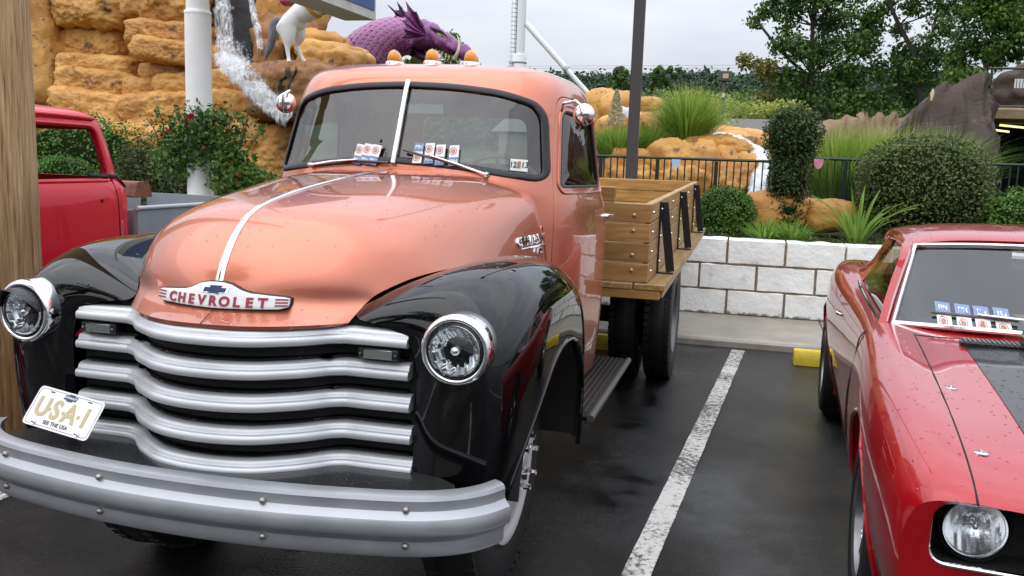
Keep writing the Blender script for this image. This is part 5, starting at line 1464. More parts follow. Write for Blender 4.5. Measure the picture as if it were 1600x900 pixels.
def rock(name, c, size, seed, mt, parent=None, n=4.0, amp=.10, sub=5, rot=0.0, strata=0.0, tilt=0.0):
    bm = bmesh.new(); bmesh.ops.create_icosphere(bm, subdivisions=sub, radius=1)
    R = Matrix.Rotation(rot, 3, 'Z') @ Matrix.Rotation(tilt, 3, 'Y'); mn = min(size); sd = Vector((seed * 3.7, seed * 1.3, seed * 7.9))
    for v in bm.verts:
        d = v.co.normalized(); r = (abs(d.x) ** n + abs(d.y) ** n + abs(d.z) ** n) ** (-1 / n)
        p = Vector((d.x * r * size[0], d.y * r * size[1], d.z * r * size[2]))
        k = amp * mn * (1.3 * fbm(p * (1.1 / max(.25, mn)) + sd, 1, 4) ) + amp * .3 * mn * noise.noise(p * (3.2 / max(.3, mn)) + sd)
        k -= amp * .40 * mn * (abs(noise.noise(p * (2.1 / max(.3, mn)) + sd * 2)) ** .6 - .35) + amp * .12 * mn * abs(noise.noise(p * (7 / max(.3, mn)) - sd))
        if strata: k += strata * (abs(((p.z / .22 + .8 * noise.noise(p * 1.3 + sd)) % 1) - .5) - .25)
        p += d * k; v.co = R @ p + Vector(c)
    me = bpy.data.meshes.new(name); bm.to_mesh(me); bm.free()
    return fin(name, me, mt, parent, True, None)
def px_rock(parent, x0, y0, x1, y1, Yd, seed, depth=None, mt=None, n=4.0, amp=.12, rot=0.0, tilt=0.0, name='boulder', sub=4, strata=0.0):
    c = at((x0 + x1) / 2, (y0 + y1) / 2, 'y', Yd); a = at(x0, (y0 + y1) / 2, 'y', Yd); b_ = at(x1, (y0 + y1) / 2, 'y', Yd)
    t = at((x0 + x1) / 2, y0, 'y', Yd); u = at((x0 + x1) / 2, y1, 'y', Yd)
    hx, hz = (b_.x - a.x) / 2, (t.z - u.z) / 2; d = depth or hx * .8
    return rock(name, (c.x, Yd + d * .75, c.z), (hx, d, hz), seed, mt or ORK, parent, n, amp, sub, rot, strata, tilt)
cliff = thing('rock_cliff', at(200, 230, 'y', 11.5), 'tall orange artificial rock cliff with ledges behind the red pickup', 'rock formation')
# broad backing faces, then the ledges standing proud of them
px_rock(cliff, -60, -160, 320, 330, 11.9, 1, 1.2, amp=.10, n=6, sub=6, strata=.04)
for i, (a, b_, c, d, y, dp, tl) in enumerate([
 (20, -60, 84, 165, 11.25, .5, 0), (80, -40, 196, 44, 11.3, .6, .03), (84, 40, 192, 92, 11.55, .5, 0), (84, 84, 206, 122, 11.15, .6, .05), (84, 106, 198, 160, 10.9, .6, .10),
 (190, -60, 312, 38, 11.2, .6, .14), (192, 30, 312, 74, 11.05, .6, .08), (200, 60, 318, 100, 10.75, .7, .12), (214, 98, 312, 128, 11.2, .5, .02), (236, 112, 316, 150, 10.8, .5, -.06), (190, 120, 250, 160, 10.95, .5, .05),
 (70, 140, 230, 200, 10.7, .7, .12), (180, 142, 312, 215, 10.55, .7, -.05), (60, 180, 250, 262, 10.3, .8, .04), (225, 195, 330, 275, 10.2, .7, .0), (20, 225, 420, 340, 10.0, .8, 0),
 (326, 108, 376, 148, 10.5, .4, .0), (322, 140, 410, 205, 10.3, .5, .08), (330, 190, 440, 290, 9.9, .6, .0), (322, 70, 346, 118, 11.0, .3, 0)]):
    px_rock(cliff, a, b_, c, d, y, 20 + i, dp, n=5.5 if i not in (13, 15) else 4.0, amp=.11, tilt=tl, sub=6 if (c - a) > 90 else 5, strata=.02)
slate = mat('slate_backing', (.035, .037, .042), .5, var=.35, vscale=5, bump=.5, bscale=12)
px_rock(cliff, 296, -120, 400, 118, 11.7, 61, .3, slate, n=6, amp=.06)
for i, (a, b_, c, d, y, dp, tl) in enumerate([(395, -90, 480, 60, 11.6, .6, .1), (392, 20, 470, 120, 11.3, .5, 0), (430, 42, 520, 84, 11.2, .5, .12), (455, 62, 548, 112, 10.9, .6, .1), (500, 74, 556, 130, 10.8, .5, .05), (395, 60, 440, 130, 11.0, .4, 0), (380, -160, 470, -20, 11.8, .6, .1)]):
    px_rock(cliff, a, b_, c, d, y, 70 + i, dp, ORK2 if i in (1, 5) else ORK, amp=.16, tilt=tl)
ped = px_rock(None, 379, 94, 512, 190, 9.75, 90, .55, ORK2, n=4.6, amp=.10, name='statue_pedestal', sub=5); setp(ped, 'brown rock pedestal with wet streaks under the white horse', 'pedestal')
# streaks of moss on the pedestal
MOSS = mat('moss_streak', (.030, .036, .010), .6)
dg = bpy.context.evaluated_depsgraph_get(); pb = BVHTree.FromObject(ped, dg)
for path, w in ((((449, 104), (449, 118), (440, 128), (437, 150), (436, 180)), .035), (((463, 104), (461, 116), (453, 128), (449, 150)), .018)):
    V = []; P = catmull(path, 30)
    for (px, py) in P:
        d = ray(px, py).normalized(); h = pb.ray_cast(CAM_C, d)
        if h[0] is None: continue
        for s in (-1, 1): V.append(h[0] - d * .012 + _r2 * (s * w))
    if len(V) > 6: mesh_obj('moss_streak', V, grid_faces(len(V) // 2, 2), MOSS, ped)
# water
m, N, L, b = newmat('white_water'); ge = N.new('ShaderNodeNewGeometry'); mp = N.new('ShaderNodeMapping'); mp.inputs['Scale'].default_value = (9, 9, 1.5); L.new(ge.outputs['Position'], mp.inputs[0])
n1 = N.new('ShaderNodeTexNoise'); n1.inputs['Scale'].default_value = 2.4; n1.inputs['Detail'].default_value = 9; n1.inputs['Roughness'].default_value = .7; L.new(mp.outputs[0], n1.inputs['Vector'])
b.inputs['Base Color'].default_value = (.82, .84, .86, 1); b.inputs['Roughness'].default_value = .35
rp = N.new('ShaderNodeValToRGB'); rp.color_ramp.elements[0].position = .58; rp.color_ramp.elements[1].position = .88; L.new(n1.outputs['Fac'], rp.inputs[0]); 
at_ = N.new('ShaderNodeAttribute'); at_.attribute_name = 'edge'; ad = N.new('ShaderNodeMath'); ad.operation = 'MULTIPLY_ADD'; ad.inputs[1].default_value = .34; L.new(at_.outputs['Fac'], ad.inputs[0]); L.new(n1.outputs['Fac'], ad.inputs[2])
L.new(ad.outputs[0], rp.inputs[0]); L.new(rp.outputs[0], b.inputs['Alpha'])
bp = N.new('ShaderNodeBump'); bp.inputs['Strength'].default_value = .8; bp.inputs['Distance'].default_value = .05; L.new(n1.outputs['Fac'], bp.inputs['Height']); L.new(bp.outputs[0], b.inputs['Normal'])
FALL = m
FOAM = mat('foam', (.84, .86, .88), .45, 0, var=.10, vscale=7, bump=.9, bscale=16, dark=(.62, .66, .70))
def water_strip(name, left, right, ys, mt, bulge=.06, nseg=50, nw=14, dens=0.0):
    A = catmull([at(x, y, 'y', d) for (x, y), d in zip(left, ys)], nseg); B = catmull([at(x, y, 'y', d) for (x, y), d in zip(right, ys)], nseg)
    V = []; E = []
    for i in range(nseg):
        for j in range(nw):
            t = j / (nw - 1); p = Vector(A[i]).lerp(Vector(B[i]), t)
            k = bulge * (sin(pi * t) + .9 * noise.noise(p * 5) + .6 * noise.noise(p * 13)); V.append(p + Vector((0, -k, k * .7))); E.append(min(1, 1.4 * sin(pi * t)) * min(1, 4 * i / nseg + .2, 4 * (nseg - 1 - i) / nseg + .2) + dens)
    o = mesh_obj(name, V, grid_faces(nseg, nw), mt, None, True, None); a_ = o.data.attributes.new('edge', 'FLOAT', 'POINT'); a_.data.foreach_set('value', E); return o
wf = thing('waterfall', at(365, 100, 'y', 11.2), 'white waterfall plunging down the slate face behind the white column', 'waterfall')
for nm, l_, r_, ys, mt, dn in (('falling_sheet', [(318, -60), (330, 0), (332, 60), (330, 110)], [(352, -60), (366, 0), (372, 60), (378, 112)], [11.4, 11.35, 11.2, 10.9], FALL, -.28), ('side_trickle', [(384, -40), (388, 10), (396, 50), (404, 95)], [(394, -40), (402, 10), (412, 50), (416, 95)], [11.15, 11.05, 10.8, 10.7], FALL, -.30),
                           ('splash', [(330, 70), (336, 100), (348, 118)], [(366, 84), (388, 100), (402, 112)], [11.1, 10.8, 10.6], FALL, .1)):
    o = water_strip(nm, l_, r_, ys, mt, dens=dn); attach(o, wf)
o = water_strip('cascade', [(326, 92), (344, 114), (370, 138), (398, 164), (428, 190), (446, 204)], [(380, 86), (396, 104), (412, 126), (430, 146), (450, 164), (464, 174)], [10.4, 10.1, 9.72, 9.42, 9.25, 9.2], FALL, .05, 70, 26, .12); attach(o, wf)

o = water_strip('spray', [(310, 60), (326, 100), (352, 134), (388, 170), (424, 200)], [(396, 60), (408, 96), (424, 122), (446, 150), (470, 168)], [10.5, 10.1, 9.6, 9.3, 9.1], FALL, .14, 60, 30, -.42); attach(o, wf)
# ---- rearing white horse, one continuous body
HW = mat('horse_white', (.84, .84, .81), .5, 0, var=.08, vscale=7); HG_ = mat('horse_grey_hair', (.14, .15, .17), .6, 0, var=.4, vscale=25, stretch=(1, 1, .3))
horse = thing('horse_statue', at(455, 98, 'y', 9.9), 'rearing white horse statue with grey tail on the rock pedestal', 'statue')
def hp(x, y, dy=0): return at(x, y, 'y', 9.85 + dy)
J = {'croup': (hp(450, 34), .19), 'loin': (hp(470, 24), .19), 'belly': (hp(490, 10), .19), 'chest': (hp(512, -14), .17), 'neck0': (hp(522, -42), .12), 'neck1': (hp(528, -70), .085), 'poll': (hp(536, -92), .075), 'nose': (hp(556, -78), .045), 'muz': (hp(564, -72), .04),
     'hipL': (hp(447, 44, -.10), .165), 'stifL': (hp(451, 60, -.13), .098), 'hockL': (hp(449, 74, -.14), .038), 'fetL': (hp(451, 92, -.14), .027), 'hoofL': (hp(452, 98, -.16), .034),
     'hipR': (hp(464, 42, .12), .15), 'stifR': (hp(470, 57, .13), .095), 'hockR': (hp(463, 72, .14), .038), 'fetR': (hp(473, 92, .13), .027), 'hoofR': (hp(477, 98, .11), .034),
     'shL': (hp(522, -4, -.13), .08), 'knL': (hp(546, -14, -.14), .045), 'ftL': (hp(548, 4, -.14), .03), 'shR': (hp(524, -8, .13), .08), 'knR': (hp(552, -28, .14), .045), 'ftR': (hp(558, -10, .14), .03)}
E_ = [('croup', 'loin'), ('loin', 'belly'), ('belly', 'chest'), ('chest', 'neck0'), ('neck0', 'neck1'), ('neck1', 'poll'), ('poll', 'nose'), ('nose', 'muz'), ('croup', 'hipL'), ('hipL', 'stifL'), ('stifL', 'hockL'), ('hockL', 'fetL'), ('fetL', 'hoofL'), ('croup', 'hipR'), ('hipR', 'stifR'), ('stifR', 'hockR'), ('hockR', 'fetR'), ('fetR', 'hoofR'), ('chest', 'shL'), ('shL', 'knL'), ('knL', 'ftL'), ('chest', 'shR'), ('shR', 'knR'), ('knR', 'ftR')]
def skin_mesh(J, E_, root, sub=2):
    ks = list(J); me = bpy.data.meshes.new('sk'); me.from_pydata([J[k][0] for k in ks], [(ks.index(a), ks.index(b_)) for a, b_ in E_], [])
    o = bpy.data.objects.new('sk', me); COL.objects.link(o); md = o.modifiers.new('k', 'SKIN'); 
    for i, k in enumerate(ks):
        sv = me.skin_vertices[0].data[i]; sv.radius = (J[k][1], J[k][1]); sv.use_root = (k == root)
    ms = o.modifiers.new('s', 'SUBSURF'); ms.levels = sub; ms.render_levels = sub
    return evaluated(o, None)
fin('body', skin_mesh(J, E_, 'croup'), HW, horse, True, None)
MB().tube(catmull([hp(441, 33), hp(433, 31), hp(427, 40), hp(426, 56), hp(423, 70), hp(418, 82), hp(415, 93)], 24), list(np.interp(np.linspace(0, 1, 24), [0, .15, .5, .8, 1], [.03, .05, .065, .05, .012])), 10).obj('tail', HG_, horse)
MB().tube(catmull([hp(530, -96), hp(520, -84), hp(514, -62), hp(510, -38)], 14), [.03] * 3 + [.05] * 8 + [.02] * 3, 8).obj('mane', HG_, horse)
BLK = mat('saddle_cloth_red', (.25, .015, .03), .6); YLW = mat('saddle_cloth_gold', (.55, .33, .03), .6)
def cloth_band(x0, y0, x1, y1, r, mt, nm):
    MB().tube(catmull([hp(x0, y0), hp((x0 + x1) / 2, (y0 + y1) / 2), hp(x1, y1)], 8), r, 24, False).obj(nm, mt, horse)
cloth_band(484, 12, 500, -4, .205, YLW, 'cloth_trim'); cloth_band(492, 4, 520, -20, .215, BLK, 'saddle_cloth')
sad = MB().tube(catmull([hp(438, 2, -.2), hp(452, 4, -.1), hp(470, 0), hp(486, -8, .05)], 10), [.02, .045, .06, .05, .06, .07, .08, .08, .07, .05], 10).obj('cloth_tail', BLK, horse)

# ---- purple dragon head and arched neck
DP = mat('dragon_purple', (.155, .035, .155), .38, 0, var=.45, vscale=3.0, bump=.35, bscale=9); DD = mat('dragon_dark', (.055, .012, .060), .4, 0, var=.5, vscale=9, bump=.5, bscale=16); DGN = mat('dragon_green', (.12, .15, .02), .5, 0, var=.3, vscale=6)
IVO = mat('ivory_tooth', (.62, .54, .38), .4, 0, var=.12, vscale=12); EYE = mat('dragon_eye', (.42, .60, .10), .25)
DY = 14.0
def dp(x, y, dy=0): return at(x, y, 'y', DY + dy)
dragon = thing('dragon_sculpture', dp(580, 120), 'purple scaled dragon head sculpture with tusks above the truck roof', 'sculpture')
npx = [(548, 190), (552, 140), (568, 96), (592, 70), (620, 58), (642, 60), (655, 70)]
nr = [.62, .60, .52, .43, .36, .30, .25]
NP = catmull([dp(x, y, -.1) for x, y in npx], 40); NR = np.interp(np.linspace(0, 1, 40), np.linspace(0, 1, 7), nr)
neck = MB().tube(NP, list(NR), 28).obj('neck', DD, dragon)
# overlapping scales in rows round the neck
V = []; F = []; sc_tint = []
for i in range(1, 30):
    u = i / 29 * 38; k = int(u); p = Vector(NP[min(k, 38)]).lerp(Vector(NP[min(k + 1, 39)]), u - k); r = float(np.interp(u, range(40), NR)); t = (Vector(NP[min(k + 1, 39)]) - Vector(NP[max(k - 1, 0)])).normalized()
    a = t.cross(Vector((0, 1, 0))).normalized(); b_ = t.cross(a)
    m_ = max(10, int(2 * pi * r / .115))
    for j in range(m_):
        th = 2 * pi * (j + .5 * (i % 2)) / m_; o_ = a * cos(th) + b_ * sin(th); tg = t.cross(o_).normalized(); w = pi * r / m_ * 1.12; ln = .125
        base = len(V); c0 = p + o_ * (r + .004)
        V += [c0 + o_ * .016]; sc_tint += [.35] + [.95] * 9 + [0, 0]
        for q in range(9):
            an = pi * q / 8; V.append(c0 - tg * (w * cos(an)) - t * (ln * .75 * sin(an)) + o_ * (.045 * sin(an) - .006) )
        V.append(c0 + t * .05 - tg * w * .8); V.append(c0 + t * .05 + tg * w * .8)
        F += [(base, base + 1 + q, base + 2 + q) for q in range(8)] + [(base, base + 11, base + 10), (base, base + 10, base + 1), (base, base + 9, base + 11)]
so = mesh_obj('neck_scales', V, F, leaf_mat('dragon_scale', (.17, .032, .155), (.50, .23, .45), .35, 0.0), dragon, True, 30); so['kind'] = 'stuff'
at2 = so.data.attributes.new('tint', 'FLOAT', 'POINT'); at2.data.foreach_set('value', sc_tint)
# skull lofted along the snout: (px centre, half-height, half-width)
sk = [((640, 64), .30, .28), ((655, 62), .36, .34), ((670, 63), .33, .34), ((684, 67), .25, .28), ((700, 73), .19, .22), ((715, 80), .16, .18), ((726, 86), .155, .18), ((735, 92), .10, .13), ((740, 95), .03, .04)]
V = []; n = 24
P = catmull([(*dp(*c), h, w) for c, h, w in sk], 44)
for i, (x, y, z, h, w) in enumerate(P):
    ax = Vector(P[min(i + 1, 43)][:3]) - Vector(P[max(i - 1, 0)][:3]); up = Vector((-ax.z, 0, ax.x)).normalized()
    for k in range(n):
        a = 2 * pi * k / n; q = Vector((x, y, z)) + up * (h * sin(a) * (1 if sin(a) > 0 else .55)) + Vector((0, w * cos(a), 0))
        bumpy = .060 * abs(noise.noise(q * 6)) + .03 * noise.noise(q * 14); V.append(q + (q - Vector((x, y, z))).normalized() * bumpy)
head = mesh_obj('head', V, grid_faces(44, n, True), mat('dragon_head_purple', (.19, .045, .18), .34, 0, var=.7, vscale=9, bump=1.0, bscale=11), dragon, True, None)
jw = [((652, 84), .10, .16), ((668, 92), .10, .18), ((690, 100), .075, .15), ((710, 105), .06, .12), ((728, 108), .05, .10), ((736, 108), .02, .04)]
V = []; P = catmull([(*dp(*c), h, w) for c, h, w in jw], 30)
for x, y, z, h, w in P:
    for k in range(16):
        a = 2 * pi * k / 16; V.append((x, y + w * cos(a), z + h * sin(a)))
mesh_obj('jaw', V, grid_faces(30, 16, True), DD, dragon, True, None)
MB().tube(catmull([dp(646, 90), dp(655, 96), dp(668, 101), dp(690, 106)], 12), [.10, .12, .13, .12, .11, .10, .09, .08, .07, .06, .05, .04], 12).obj('throat', DGN, dragon)
def horn(pts, r0, mt, nm, parent=None): 
    P = catmull(pts, 12); MB().tube(P, list(np.linspace(r0, .004, 12)), 10).obj(nm, mt, parent or dragon)
horn([dp(710, 92, -.20), dp(716, 80, -.25), dp(717, 66, -.22), dp(714, 54, -.18)], .045, IVO, 'tusk'); horn([dp(700, 84, .2), dp(698, 72, .24), dp(694, 62, .22)], .04, IVO, 'tusk')
for i, (x, y, l) in enumerate(((676, 76, 6), (681, 77, 7), (686, 79, 8), (691, 81, 10), (697, 84, 12), (702, 87, 9), (719, 93, 8), (726, 96, 7))):
    for s in (-1, 1): horn([dp(x, y, s * .15), dp(x - 1, y + l * .5, s * .165), dp(x - 3, y + l, s * .16)], .022, IVO, 'tooth')
for i, (x, y, l) in enumerate(((684, 98, 6), (694, 101, 7), (704, 102, 8), (716, 102, 9), (724, 103, 8))): horn([dp(x, y, -.1), dp(x + 1, y - l, -.12)], .02, IVO, 'tooth')
MB().lathe([(.0001, .07), (.05, .055), (.075, .02), (.08, 0), (.06, -.03), (.0001, -.04)], dp(686, 55, -.17), 'y', 20, Matrix.Rotation(pi, 3, 'Z')).obj('eye', EYE, dragon)
horn([dp(672, 44, -.2), dp(684, 47, -.24), dp(694, 53, -.2), dp(700, 60, -.15)], .05, DD, 'brow_ridge'); horn([dp(672, 50), dp(670, 42), dp(668, 35)], .05, DD, 'horn')
horn([dp(728, 92), dp(732, 84), dp(729, 74)], .05, DD, 'nose_horn')
# ribbed ear fins
def fan(root, tips, mt, nm):
    V = []; F = []; n = len(tips); R0 = root
    fine = []
    for i in range(n - 1):
        for t in (0, .25, .5, .75):
            a, b_ = Vector(tips[i]), Vector(tips[i + 1]); dip = 1 - .16 * sin(pi * t); p = a.lerp(b_, t); fine.append(R0 + (p - R0) * dip)
    fine.append(Vector(tips[-1])); m = len(fine)
    for j in range(9):
        for k, p in enumerate(fine):
            rid = .035 * (1 if k % 4 == 0 else -.6) * sin(pi * j / 8); V.append(R0.lerp(p, .06 + .94 * j / 8) + Vector((0, -rid, 0)))
    me = raw(V, grid_faces(9, m)); return fin(nm, solidify(me, .025, 0), mt, dragon, True, 35)
fan(dp(666, 56, -.42), [dp(662, 40, -.5), dp(650, 18, -.6), dp(634, 2, -.6), dp(630, 18, -.75), dp(628, 32, -.8), dp(630, 45, -.8), dp(626, 58, -.7), dp(640, 70, -.6)], mat('dragon_fin', (.16, .035, .145), .35, 0, var=.5, vscale=8), 'ear_fin')
fan(dp(652, 48, -.1), [dp(640, 26, -.1), dp(620, 2, -.15), dp(617, 16, -.15), dp(606, 8, -.2), dp(616, 26, -.2), dp(624, 38, -.2)], DD, 'ear_fin')
horn([dp(652, 62, -.32), dp(644, 72, -.36), dp(632, 80, -.3)], .05, DD, 'cheek_spike')

# ---- white rocket tower and the leaning tube
tower = thing('white_tower', at(808, 112, 'y', 40), 'tall slim white tower with a ladder above the truck roof', 'tower')
tc0 = at(810, 112, 'y', 40); tt = at(809, 0, 'y', 40)
TW = mat('tower_white', (.76, .77, .78), .5, var=.04, vscale=3)
MB().lathe([(.36, -4.0), (.36, .72), (.33, .80), (.27, .82), (.27, 12), (.0001, 12.3)], tc0, 'z', 32).obj('shaft', TW, tower)
MB().lathe([(.38, .38), (.40, .42), (.38, .46), (.36, .47)], tc0, 'z', 32).obj('band', mat_once('tower_band', (.35, .36, .37), .5), tower)
ld = Vector((tc0.x - .34, tc0.y - .25, tc0.z)); LDM = mat_once('ladder_grey', (.16, .165, .17), .5)
for dx in (0, .24): MB().tube([ld + Vector((dx, 0, -3)), ld + Vector((dx, 0, 11))], .022, 6).obj('ladder_rail', LDM if dx else TW, tower)
for k in range(40): MB().tube([ld + Vector((-.05, 0, -.5 + k * .20)), ld + Vector((.27, 0, -.5 + k * .20))], .014, 5).obj('ladder_rung', LDM, tower)
for k in range(3): MB().box((tc0.x - .30, tc0.y - .35, tc0.z + .05 + k * .18), (.20, .15, .12), bev=.02).obj('junction_box', mat_once('tower_box', (.5, .5, .5), .5), tower)
a, b_ = at(822, 37, 'y', 20), at(925, 153, 'y', 20)
tube = thing('leaning_tube', b_, 'white tube leaning diagonally against the sky behind the cab', 'tube')
d = (b_ - a).normalized(); cpt = a + (b_ - a) * .60
MB().tube([a, cpt], .075, 20).obj('upper_tube', TW, tube); MB().tube([cpt, b_, b_ + d * 3.2], .062, 20).obj('lower_tube', TW, tube)
MB().tube([cpt - d * .03, cpt + d * .05], .095, 20).obj('collar', mat_once('collar_grey', (.5, .5, .5), .4), tube); MB().tube([a - d * .01, a + d * .05], .05, 12).obj('end_cap', DARK, tube)

# ---- golf course rocks and stream behind the fence
gr = thing('stream_rocks', at(1090, 300, 'y', 10), 'low orange rock mound with cracks behind the green picket fence', 'rock formation')
for i, (a, b_, c, d, y, dp_, tl) in enumerate([(925, 225, 1045, 350, 9.9, .7, .05), (1000, 214, 1130, 350, 9.8, .9, .03), (1060, 212, 1176, 260, 10.2, .6, .10), (1090, 236, 1190, 350, 9.7, .7, .06), (1020, 260, 1110, 345, 9.45, .4, 0), (940, 262, 1040, 345, 9.4, .4, 0)]):
    px_rock(gr, a, b_, c, d, y, 120 + i, dp_, amp=.20, tilt=tl, sub=5, n=3.2, strata=.04)
gf = thing('rounded_boulders', at(980, 190, 'y', 14.5), 'rounded orange boulders beside the pale plume behind the lamp post', 'rock formation')
for i, (a, b_, c, d, y, dp_, tl) in enumerate([(905, 136, 962, 215, 14.6, .6, .1), (930, 142, 1000, 215, 14.4, .6, 0), (995, 150, 1038, 180, 14.3, .4, .05), (985, 172, 1045, 225, 14.0, .6, .1), (925, 178, 1000, 235, 13.6, .6, .1), (1100, 198, 1205, 232, 13.8, .5, .07), (1110, 205, 1215, 262, 13.2, .6, .07)]):
    px_rock(gf, a, b_, c, d, y, 140 + i, dp_, amp=.10, tilt=tl, n=3.4)
st_ = thing('stream', at(1150, 240, 'y', 10.6), 'white foaming stream running down past the orange rocks', 'stream')
o = water_strip('rapids', [(1098, 212), (1120, 216), (1142, 226), (1162, 240), (1172, 262), (1166, 300), (1150, 345)], [(1122, 208), (1150, 212), (1180, 224), (1200, 236), (1208, 262), (1200, 300), (1196, 345)], [12.6, 12.0, 11.2, 10.4, 9.75, 9.3, 9.0], FALL, .05, 70, 22, .22); attach(o, st_)
o = water_strip('upper_rapids', [(958, 172), (972, 178), (984, 186)], [(966, 166), (985, 168), (1004, 176)], [13.9, 13.6, 13.3], FALL, .05, 20, 8, .6); attach(o, st_)
lowr = px_rock(None, 1160, 300, 1262, 362, 7.95, 160, .25, n=3.2, amp=.12, name='bed_boulder'); setp(lowr, 'low orange boulder between the clipped box ball and tall topiary', 'boulder')
lowr = px_rock(None, 1248, 312, 1345, 365, 8.1, 161, .3, n=3.2, amp=.10, name='bed_boulder'); setp(lowr, 'smooth orange boulder behind the broad-leaved lily', 'boulder')
# volcano-like brown rocks and the cave mouth on the far right
vr = thing('brown_rocks', at(1490, 260, 'y', 13), 'jagged dark brown rock peak beside the cave mouth', 'rock formation')
def peak(c0, pts_px, y, depth, seed, mt):
    """rock mass whose crest follows a pixel outline at distance y"""
    V = []; n = len(pts_px); cols = catmull([at(px, py, 'y', y) for px, py in pts_px], n * 4); K = 14; zb = 0.5
    for s in (0, 1):
        for p in cols:
            for k in range(K):
                t = k / (K - 1); z = zb + (p[2] - zb) * t; out = depth * (1 - t) ** .8 + .05
                q = Vector((p[0], p[1] + (-out if s == 0 else out), z)); j = .16 * fbm(q * 1.6 + Vector((seed, 0, 0)), 1, 4); V.append(q + Vector((j * .6, -j if s == 0 else j, j * .3 * t)))
    m = len(cols); F = grid_faces(m, K) + [tuple(i + m * K for i in f) for f in grid_faces(m, K, False, True)]
    F += [(i * K + K - 1, (i + 1) * K + K - 1, m * K + (i + 1) * K + K - 1, m * K + i * K + K - 1) for i in range(m - 1)]
    F += [(k, k + 1, m * K + k + 1, m * K + k) for k in range(K - 1)] + [((m - 1) * K + k, (m - 1) * K + k + 1, m * K + (m - 1) * K + k + 1, m * K + (m - 1) * K + k) for k in range(K - 1)]
    return MB().add(V, F).obj('rock_peak', mt, vr, True, None)
peak(None, [(1392, 210), (1420, 176), (1450, 152), (1474, 128), (1486, 134), (1505, 126), (1530, 114), (1546, 122), (1553, 180), (1558, 300)], 12.6, .55, 3, BRK2)
TAN = rock_mat('tan_rock', (.16, .10, .055), (.26, .17, .10), (.07, .045, .03), 1.6, .40)
peak(None, [(1262, 206), (1290, 188), (1312, 187), (1322, 179), (1334, 186), (1342, 177), (1356, 172), (1366, 182), (1374, 174), (1382, 183), (1396, 176), (1410, 184), (1440, 164)], 13.6, .5, 9, TAN)
cave = thing('cave_building', at(1600, 320, 'y', 14), 'dark cave mouth with yellow tube lights under a rock lintel', 'building')
c0 = at(1552, 187, 'y', 13.6); 
MB().box((c0.x + 2.4, 15.3, c0.z + .10), (4.9, 3.2, .20), bev=.03).obj('lintel', TAN, cave)
MB().box((c0.x + 2.4, 16.8, 1.3), (4.9, .1, 2.6)).obj('back_wall', DARK, cave, False); MB().box((c0.x - .02, 15.3, 1.3), (.12, 3.0, 2.4)).obj('side_wall', DARK, cave, False); MB().box((c0.x + 4.8, 15.3, 1.3), (.12, 3.0, 2.4)).obj('side_wall', DARK, cave, False)
m, N, L, b = newmat('tube_light'); b.inputs['Base Color'].default_value = (.9, .85, .4, 1); b.inputs['Emission Color'].default_value = (1, .90, .38, 1); b.inputs['Emission Strength'].default_value = 1.1
for (x0, y0, x1, y1, yy) in ((1562, 195.5, 1606, 200, 14.6), (1554, 203, 1577, 206, 15.6)):
    MB().tube([at(x0, y0, 'y', yy), at(x1, y1, 'y', yy)], .018, 10).obj('tube_light', m, cave)
rock('upper_rock', (c0.x + 2.6, 16.6, c0.z + .55), (1.9, .8, .95), 12, BRK2, cave, 2.2, .2, 5)
DGREEN = mat('dark_green_paint', (.006, .022, .014), .4)
rl = MB(); 
rail = thing('deck_railing', (c0.x + 1.5, 13.9, c0.z), 'dark green railing on the deck above the cave mouth', 'railing')
for z in (.02, .62): MB().tube([(c0.x - .1, 13.8, c0.z + .2 + z), (c0.x + 4.6, 13.8, c0.z + .2 + z)], .02, 8).obj('rail', DGREEN, rail)
for k in range(6): MB().tube([(c0.x - .05 + k * .9, 13.8, c0.z + .18), (c0.x - .05 + k * .9, 13.8, c0.z + .84)], .02, 8).obj('post', DGREEN, rail)
q = at(1592, 130, 'y', 13.7)
o = MB().box((q.x + .02, 13.74, q.z), (.14, .02, .14)).obj('notice_board', mat_once('notice_white', (.7, .7, .7), .5), None, False); setp(o, 'small white notice with dark bars on the deck railing', 'notice')
for k in range(3): MB().box((q.x - .025 + k * .045, 13.727, q.z), (.008, .006, .13)).obj('bar', DARK, o, False)

# ---- dark green picket fence in two runs
def fence(x0, x1, y0, y1, ztop, zbot, label, npost):
    fo = thing('picket_fence', (x0, y0, zbot), label, 'fence', 'dark green picket fences')
    a, b_ = Vector((x0, y0, 0)), Vector((x1, y1, 0)); L_ = (b_ - a).length
    for z, r in ((ztop, .020), (zbot + .10, .016)): MB().tube([a + Vector((0, 0, z)), b_ + Vector((0, 0, z))], r, 6).obj('rail', DGREEN, fo)
    for k in range(npost): p = a.lerp(b_, k / (npost - 1)); MB().box((p.x, p.y, (ztop + zbot) / 2 - .03), (.045, .045, ztop - zbot + .02)).obj('post', DGREEN, fo, False)
    n = int(L_ / .082); me = None
    for k in range(1, n):
        p = a.lerp(b_, k / n)
        if me is None:
            o = MB().box((0, 0, 0), (.016, .016, ztop - zbot - .11)).obj('picket', DGREEN, None, False); me = o.data
        else:
            o = bpy.data.objects.new('picket', me); COL.objects.link(o)
        o.location = (p.x, p.y, (ztop + zbot + .09) / 2); attach(o, fo)
    return fo
fence(-1.1, 1.75, 8.95, 8.85, 1.605, .80, 'dark green picket fence in front of the orange rock mound', 5)
fence(1.75, 6.5, 9.05, 9.2, 1.66, .80, 'dark green picket fence behind the big clipped hedge', 7)
fence(-1.1, 7.5, 13.0, 12.0, 1.70, .9, 'farther dark green fence in front of the cave mouth', 9) if False else None
